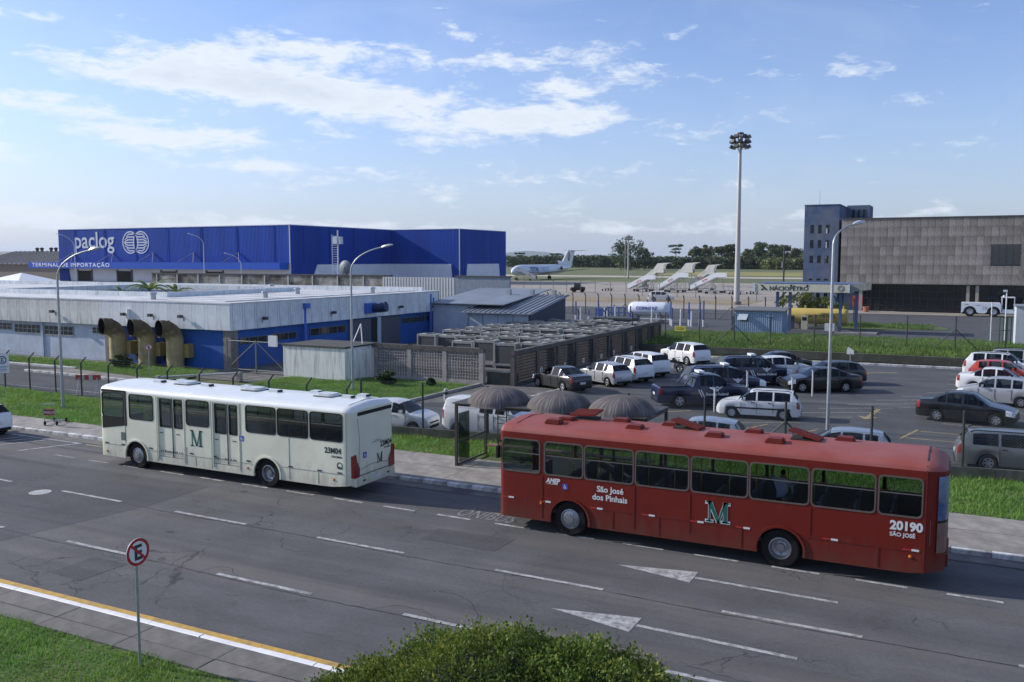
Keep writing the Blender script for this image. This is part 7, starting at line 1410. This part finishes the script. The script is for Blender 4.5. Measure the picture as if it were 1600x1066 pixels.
# ribbed blue shed
SHB = M('shed blue', (.22, .32, .48), .55, var=.08, streak=.2)
t = thing('metal_shed', 'ribbed light blue metal shed on the edge of the grass bank', 'shed', (-21.8, 96.6, .0)); MB().box(0, 5.1, 0, 2.6, .12, 2.5).build('wall', SHB, t); rb_ = MB().prism([(-.05, 0), (.09, 0), (.06, -.07), (-.02, -.07)], .14, 2.48).data('rib'); rb_.materials.append(M('shed rib', (.36, .46, .60), .5, var=.06, streak=.2))
for q in range(23): link('rib', rb_, t, (.15 + q * .217, -.002, 0))
rs_ = MB().prism([(0, -.05), (.07, -.02), (.07, .06), (0, .09)], .14, 2.48).data('rib'); rs_.materials.append(SHB)
for q in range(11): link('rib', rs_, t, (5.10, .15 + q * .22, 0))
MB().add([(-.25, -.3, 2.52), (5.35, -.3, 2.52), (5.35, 2.9, 2.75), (-.25, 2.9, 2.75), (-.25, -.3, 2.62), (5.35, -.3, 2.62), (5.35, 2.9, 2.85), (-.25, 2.9, 2.85)], [(0, 3, 2, 1), (4, 5, 6, 7), (0, 1, 5, 4), (1, 2, 6, 5), (2, 3, 7, 6), (3, 0, 4, 7)]).build('roof', M('shed roof grey', (.14, .15, .16), .7, var=.2), t)
w = MB().box(.7, 1.5, -.10, -.075, 1.4, 2.2).build('window', WINDK, t); MB().add([(.55, -.10, 2.2), (1.55, -.10, 2.2), (1.45, -.62, 1.55), (.45, -.62, 1.55), (.55, -.13, 2.22), (1.55, -.13, 2.22), (1.45, -.65, 1.57), (.45, -.65, 1.57)], [(0, 1, 2, 3), (4, 5, 6, 7), (2, 3, 7, 6)]).build('flap', M('shed flap', (.5, .56, .62), .5), w)
MB().box(3.4, 4.2, -.2, -.08, 1.95, 2.1).build('awning', SHB, t); MB().box(-.35, -.02, .4, 1.6, .2, 1.9).build('meter_box', NAVY, t)
# fuel canopy
CY = M('canopy cream', (.60, .57, .44), .6, var=.08, streak=.3); CB = M('canopy column blue', (.07, .105, .20), .5, var=.12)
t = thing('fuel_canopy', 'fuel station canopy with a cream band and black lettering', 'canopy', (-20.75, 102, 0)); MB().box(.02, 9.85, 0, .18, 4.4, 5.25).build('fascia', CY, t); MB().box(9.86, 9.98, -.05, 4.6, 4.38, 5.3).build('fascia', M('canopy white', (.6, .63, .66), .5), t)
MB().prism([(10.0, 4.5), (12.1, 4.75), (12.1, 5.55), (10.0, 5.35)], .2, .4, 'y').build('side_sign', M('side sign grey', (.25, .26, .24), .7, var=.3), t); MB().box(0, 9.84, .2, 4.6, 4.9, 5.2).build('roof', GREYM, t); MB().box(-.25, .01, -.06, .6, 4.35, 5.3).build('fascia_end', MATS['canopy white'], t)
MB().box(.3, 11.6, .3, 4.4, 5.28, 5.4).build('roof_edge', M('roof blue edge', (.10, .16, .32), .6), t)
text('NÁCIOPÊTRO', .62, INK, t, (1.55, -.012, 4.56), FRONT, 'lettering', .016, .005, 'LEFT', 1.08)
MB().prism([(.55, 4.55), (.85, 4.55), (1.35, 5.12), (1.35, 4.98), (1.45, 4.9), (1.45, 4.55), (1.30, 4.55), (.75, 5.15), (.55, 5.15)], -.02, -.002, 'y').build('logo', INK, t) if False else MB().prism([(.55, 5.15), (.80, 5.15), (1.42, 4.55), (1.17, 4.55)], -.02, -.002, 'y').prism([(.60, 4.55), (.85, 4.55), (.98, 4.68), (.86, 4.80)], -.019, -.002, 'y').build('logo', INK, t)
m = MB(); m.ring(circ(9.1, 4.83, .36, 22), circ(9.1, 4.83, .28, 22), -.015, -.002); m.ring(circ(9.1, 4.83, .2, 18), circ(9.1, 4.83, .14, 18), -.015, -.002); m.build('roundel', M('roundel grey', (.12, .14, .18), .6), t)
for x in (3.9, 5.6): MB().lathe([(0, -.05), (.12, -.03), (.12, 0)], (x, 0, 5.1), 'y', 10).build('spot_lamp', DARKM, t)
for x, y in ((2.4, .5), (3.75, .5), (9.0, .8), (10.6, 1.2)): MB().box(x - .15, x + .15, y - .15, y + .15, 0, 4.88).build('column', CB, t)
for x in (2.4, 3.75): MB().path([(x, .5, 3.4), (x + 1.1, .5, 4.6)], .09, 5).build('bracket', CB, t)
MB().path([(9.0, .8, 3.3), (7.7, .8, 4.5)], .08, 5).build('bracket', CB, t)
MB().box(8.6, 12.8, -.2, 2.4, .0, .16).build('island', CONC, t); MB().box(7.5, 8.5, .3, .8, .2, 1.0).build('white_crate', PWH, t)
t = thing('fuel_tank', 'yellow horizontal fuel tank with black lettering under the canopy', 'fuel tank', (-18.2, 108.5, 0)); MB().lathe([(0, 0), (.75, .06), (.88, .25), (.9, .5), (.9, 6.2), (.88, 6.45), (.75, 6.64), (0, 6.7)], (0, 0, 1.42), 'x', 26).build('shell', M('tank yellow', (.55, .42, .12), .55, var=.08, scale=1, streak=.3), t, smooth=50)
text('NACIOPETRO', .52, INK, t, (2.1, -.91, 1.30), FRONT, 'lettering', .008, .006)
for x in (1.2, 5.4): MB().box(x - .2, x + .2, -.6, .6, 0, .8).build('saddle', CONC, t)
for x in (.4, 2.0, 4.6, 6.2): MB().tube((x, 0, 2.3), (x, 0, 2.65), .14).build('hatch', M('tank fitting', (.3, .24, .1), .6), t)
for k, x in enumerate((-17.5, -16.0)): 
    p_ = thing('fuel_pump', ['grey fuel pump at the left end of the yellow tank', 'second fuel pump, right of the grey one before the yellow tank'][k], 'fuel pump', (x, 106.6, 0)); MB().box(-.35, .35, -.25, .25, 0, 1.55).build('cabinet', M('pump cream', (.5, .47, .38), .5) if k else NAVY, p_); MB().box(-.25, .25, -.26, -.251, 1.0, 1.4).build('display', TRIM, p_)
# plant behind the tank
t = thing('bushy_tree', 'bushy yellow-green tree growing behind the yellow tank', 'tree', (-15.6, 112.5, 0)); cs, rs = [], []
for i in range(34): f = random.random(); a_ = random.uniform(0, 6.28); q = random.random() ** .5 * 3.1; cs.append((math.cos(a_) * q - (1.2 if f > .7 else 0), math.sin(a_) * q * .6, 1.2 + 3.1 * f * (1 - .12 * q))); rs.append((.75, .6, .55))
leafobj('crown', leaves(cs, rs, 80, .13), leafmat('yellow green leaf', (.105, .135, .025), .5, .8), t); MB().sweep([(0, 0, 0), (.1, 0, 1.4), (.3, 0, 2.8)], [.14, .11, .05], 7).build('trunk', BARK, t); t2 = MB().sweep([(0, 0, 1.0), (-.9, .1, 2.2)], [.08, .03], 6).build('limb', BARK, t)
# aircraft tug
t = thing('aircraft_tug', 'long low white aircraft tug parked before the hangar', 'tug', (0, 141.2, 0)); ps = [(-.05, .45), (-.05, 1.78), (.1, 1.92), (4.75, 1.92), (4.9, 1.75), (4.9, .45)]
def arch(cx): return [(cx + .82 * math.cos(R(a_)), .62 + .82 * math.sin(R(a_))) for a_ in range(0, 181, 15)]
lower = [(4.9, .45)] + [p for p in arch(4.0) if p[1] > .45] + [(2.9, .45), (2.2, .45)] + [p for p in arch(1.05) if p[1] > .45] + [(-.05, .45)]
MB().prism([(-.05, 1.78), (.1, 1.92), (4.75, 1.92), (4.9, 1.75)] + lower, 0, 2.4, 'y').build('body', M('tug white', (.66, .70, .76), .4, var=.06, streak=.15), t)
for x in (1.05, 4.0):
    for y, s in ((.18, -1), (2.22, 1)): wheel(t, x, y, .68, .42, s, 0, False)
MB().box(.1, 4.8, .5, 1.9, .3, .9).build('chassis', TRIM, t)
cb = MB(); 
for x, y in ((5.0, .15), (6.5, .15), (5.0, 2.2), (6.5, 2.2)): cb.box(x - .05, x + .05, y - .05, y + .05, .8, 2.65)
cb.box(4.93, 6.58, .08, 2.28, 2.65, 2.75).build('cab_frame', M('tug white', (.66, .70, .76)), t); MB().box(4.92, 6.6, .1, 2.3, .5, 1.05).build('cab_floor', MATS['tug white'], t); MB().box(5.06, 6.44, .14, .16, 1.06, 2.6).build('cab_glass', glass('tug glass', (.3, .33, .36)), t); MB().box(5.6, 6.1, .8, 1.6, 1.05, 1.9).build('seat', SEATM, t)
MB().lathe([(0, 2.78), (.14, 2.8), (.12, 3.0), (0, 3.02)], (5.2, .4, 0), 'z', 10).build('beacon', LAMPC, t); MB().box(2.6, 3.2, -.01, -.001, .95, 1.45).build('vent', M('tug vent', (.45, .48, .5), .6), t); MB().box(.4, .9, -.01, -.002, 1.62, 1.68).box(1.8, 2.3, -.01, -.002, 1.55, 1.6).build('marking', INK, t)
MB().box(6.5, 9.4, .2, 2.1, .5, 1.2).prism([(6.9, 1.2), (9.4, 1.2), (9.4, 2.3), (7.7, 2.3)], .25, 2.05, 'y').build('rear_cabin', M('tug dark', (.05, .055, .065), .3), t)
# box wall and green corner post at the right edge, thin dark post by the tower
t = thing('pump_house', 'plain pale grey flat wall of a small building cut by the right edge', 'building'); MB().box(4.3, 9, 89.5, 93, 0, 3.85).build('wall', M('pump house grey', (.44, .48, .53), .7, var=.06, streak=.15), t); MB().box(4.2, 9.1, 89.4, 93.1, 3.85, 3.95).build('roof', GREYM, t)
t = thing('green_gate_post', 'stack of green steel gate posts beside the pale wall', 'gate'); GG = M('gate green', (.02, .10, .055), .5)
for k in range(4): MB().box(3.0 + k * .3, 3.08 + k * .3, 88.4 + k * .2, 88.5 + k * .2, 0, 3.1 - .05 * k).build('post', GG, t)
for z in (.5, 1.8, 2.9): MB().box(3.0, 4.0, 88.6, 88.64, z, z + .05).build('rail', GG, t)
t = thing('camera_pole', 'thin pale pole with a small lamp at the right by the hangar', 'pole', (3.9, 100, 0)); MB().tube((0, 0, 0), (0, 0, 4.9), .06).build('pole', PWH, t); MB().box(-.3, .05, -.12, .12, 4.8, 5.0).build('lamp', PWH, t); MB().tube((-1.3, -3, 0), (-1.3, -3, 3.9), .05).build('side_pole', PWH, t)
t = thing('dark_post', 'tall thin dark post left of the slate blue tower', 'post', (-26.0, 150, 0)); MB().tube((0, 0, 0), (0, 0, 10.2), .14, n=8).build('shaft', DARKM, t); MB().box(-.4, -.14, -.15, .15, 6.6, 7.6).build('box', GREYM, t)
t = thing('lattice_antenna', 'thin lattice antenna with round panels in front of the blue warehouse', 'antenna', (-123.2, 160, 0)); LA = M('antenna steel', (.42, .47, .56), .5, .3)
MB().tube((0, 0, 0), (0, 0, 14.3), .16, n=8).build('pole', LA, t); m = MB()
for k in range(16): m.box(-1.6, -.1, -.05, .05, 5.5 + k * .5, 5.58 + k * .5)
m.box(-1.65, -1.55, -.05, .05, 4, 13.4).build('ladder', LA, t)
for k in range(4): a_ = k * 1.57; MB().box(-.5, .5, -.12, .12, 11.3, 12.9).build('panel', LA, t, (.9 * math.cos(a_), .9 * math.sin(a_), 0), rot=(0, 0, a_ + 1.57))
t = thing('satellite_dish', 'grey satellite dish above the peeling wall', 'satellite dish', (-71.0, 93.5, 5.9)); MB().lathe([(0, -.15), (.5, -.05), (.95, .18)], (0, 0, 1.0), 'y', 18).build('dish', M('dish mesh', (.18, .20, .23), .6), t); MB().tube((0, .1, 0), (0, .1, 1.0), .06).build('stand', GALV, t)
for k, (x, y) in enumerate(((-150, 285), (-110, 250))): pass
# red-and-white markers on the field
for k, (x, y) in enumerate(((-90, 262), (-86, 262))):
    t = thing('field_marker', ['left orange marker cone on the apron behind the stairs', 'right orange marker cone on the apron behind the stairs'][k], 'marker', (x, y, 0)); MB().lathe([(.5, 0), (.1, 1.4), (0, 1.4)], (0, 0, 0), 'z', 10).build('cone', OR, t); MB().box(-.6, .6, -.6, .6, 0, .08).build('foot', TRIM, t)
# ------------------------------------------------------------------ clipped hedge in the foreground
def hedge():
    t = thing('hedge', 'large clipped green hedge bush at the bottom edge of the picture', 'hedge', (0, 0, 0))
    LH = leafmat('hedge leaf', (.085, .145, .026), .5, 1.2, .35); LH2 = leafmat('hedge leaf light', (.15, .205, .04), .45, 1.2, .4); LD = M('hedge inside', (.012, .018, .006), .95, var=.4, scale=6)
    HX = .35
    blobs = [(-6.1, 11.2, .75, 2.3, 1.5, 1.68), (-4.9, 11.4, .75, 1.8, 1.4, 1.66), (-7.9, 10.9, .45, 1.6, 1.4, 1.25), (-8.8, 10.6, .25, 1.35, 1.3, .85), (-3.4, 11.2, .5, 1.2, 1.2, 1.25), (-5.5, 9.6, .5, 3.2, 1.6, 1.5), (-2.3, 10.6, .25, 1.2, 1.2, 1.1)]
    blobs = [(b[0] + HX, *b[1:]) for b in blobs]
    def inside(p): return any(((p[0] - b[0]) / b[3]) ** 2 + ((p[1] - b[1]) / b[4]) ** 2 + ((p[2] - b[2]) / b[5]) ** 2 < .80 for b in blobs)
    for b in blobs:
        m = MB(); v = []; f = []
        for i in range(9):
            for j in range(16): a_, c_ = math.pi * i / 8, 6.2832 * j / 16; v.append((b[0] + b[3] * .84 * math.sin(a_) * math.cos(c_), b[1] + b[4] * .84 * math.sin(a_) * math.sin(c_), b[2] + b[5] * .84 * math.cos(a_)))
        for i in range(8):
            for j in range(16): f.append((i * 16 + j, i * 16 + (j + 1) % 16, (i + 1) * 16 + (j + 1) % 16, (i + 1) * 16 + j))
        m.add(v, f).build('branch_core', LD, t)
    P = []; tips = []
    for b in blobs:
        k = int(90000 * b[3] * b[4] / 3.2); d = rng.normal(0, 1, (k, 3)); d /= np.linalg.norm(d, axis=1)[:, None]; d = d[d[:, 2] > -.35]; rr = 1.0 + rng.normal(-.02, .05, (len(d), 1)) + .07 * np.sin(d[:, :1] * 9 + b[0]) * np.sin(d[:, 1:2] * 8) + .04 * np.sin(d[:, :1] * 23) * np.sin(d[:, 2:3] * 21)
        q = np.array(b[:3]) + d * rr * np.array(b[3:]); keep = np.array([not inside(p) for p in q]) & (q[:, 2] > .05); P.append(np.column_stack((q[keep], d[keep])))
    P = np.vstack(P)
    def cards(P, size, out):
        k = len(P); p = P[:, :3]; nrm = P[:, 3:]; a_ = nrm * out + rng.normal(0, .7, (k, 3)); a_[:, 2] += .45; a_ /= np.linalg.norm(a_, axis=1)[:, None]; b_ = np.cross(a_, rng.normal(0, 1, (k, 3))); b_ /= np.linalg.norm(b_, axis=1)[:, None]; s = size * rng.uniform(.6, 1.4, (k, 1)); return np.stack((p, p + a_ * s * .5 + b_ * s * .34, p + a_ * s, p + a_ * s * .5 - b_ * s * .34), 1).reshape(-1, 3)
    h = len(P) // 3; idx = rng.permutation(len(P)); stuff(leafobj('leaves', cards(P[idx[h:]], .050, .8), LH, t)); stuff(leafobj('young_leaves', cards(P[idx[:h]], .052, 1.2), LH2, t))
    # a few shoots that stick out above the clipped outline
    sh = P[rng.choice(len(P), 520)]; sh = sh[sh[:, 5] > .35]; pts = np.repeat(sh, 12, 0); pts[:, :3] += pts[:, 3:] * rng.uniform(0, .20, (len(pts), 1)) + rng.normal(0, .012, (len(pts), 3)); stuff(leafobj('shoots', cards(pts, .045, 1.), LH2, t))
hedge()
# ------------------------------------------------------------------ the air between here and the hills
hz = MB().box(-32000, 14000, -80, 19000, -3, 330).build('haze', None); hz['kind'] = 'stuff'; hz['label'] = 'thin blue haze over the airfield'; hz['category'] = 'haze'
hmt = bpy.data.materials.new('haze'); hmt.use_nodes = True; hn = hmt.node_tree.nodes; hn.remove(hn['Principled BSDF']); pv = hn.new('ShaderNodeVolumePrincipled'); pv.inputs['Color'].default_value = (.72, .82, .96, 1); pv.inputs['Density'].default_value = 4.5e-5; pv.inputs['Anisotropy'].default_value = .2
hmt.node_tree.links.new(pv.outputs[0], hn['Material Output'].inputs['Volume']); hz.data.materials.append(hmt)
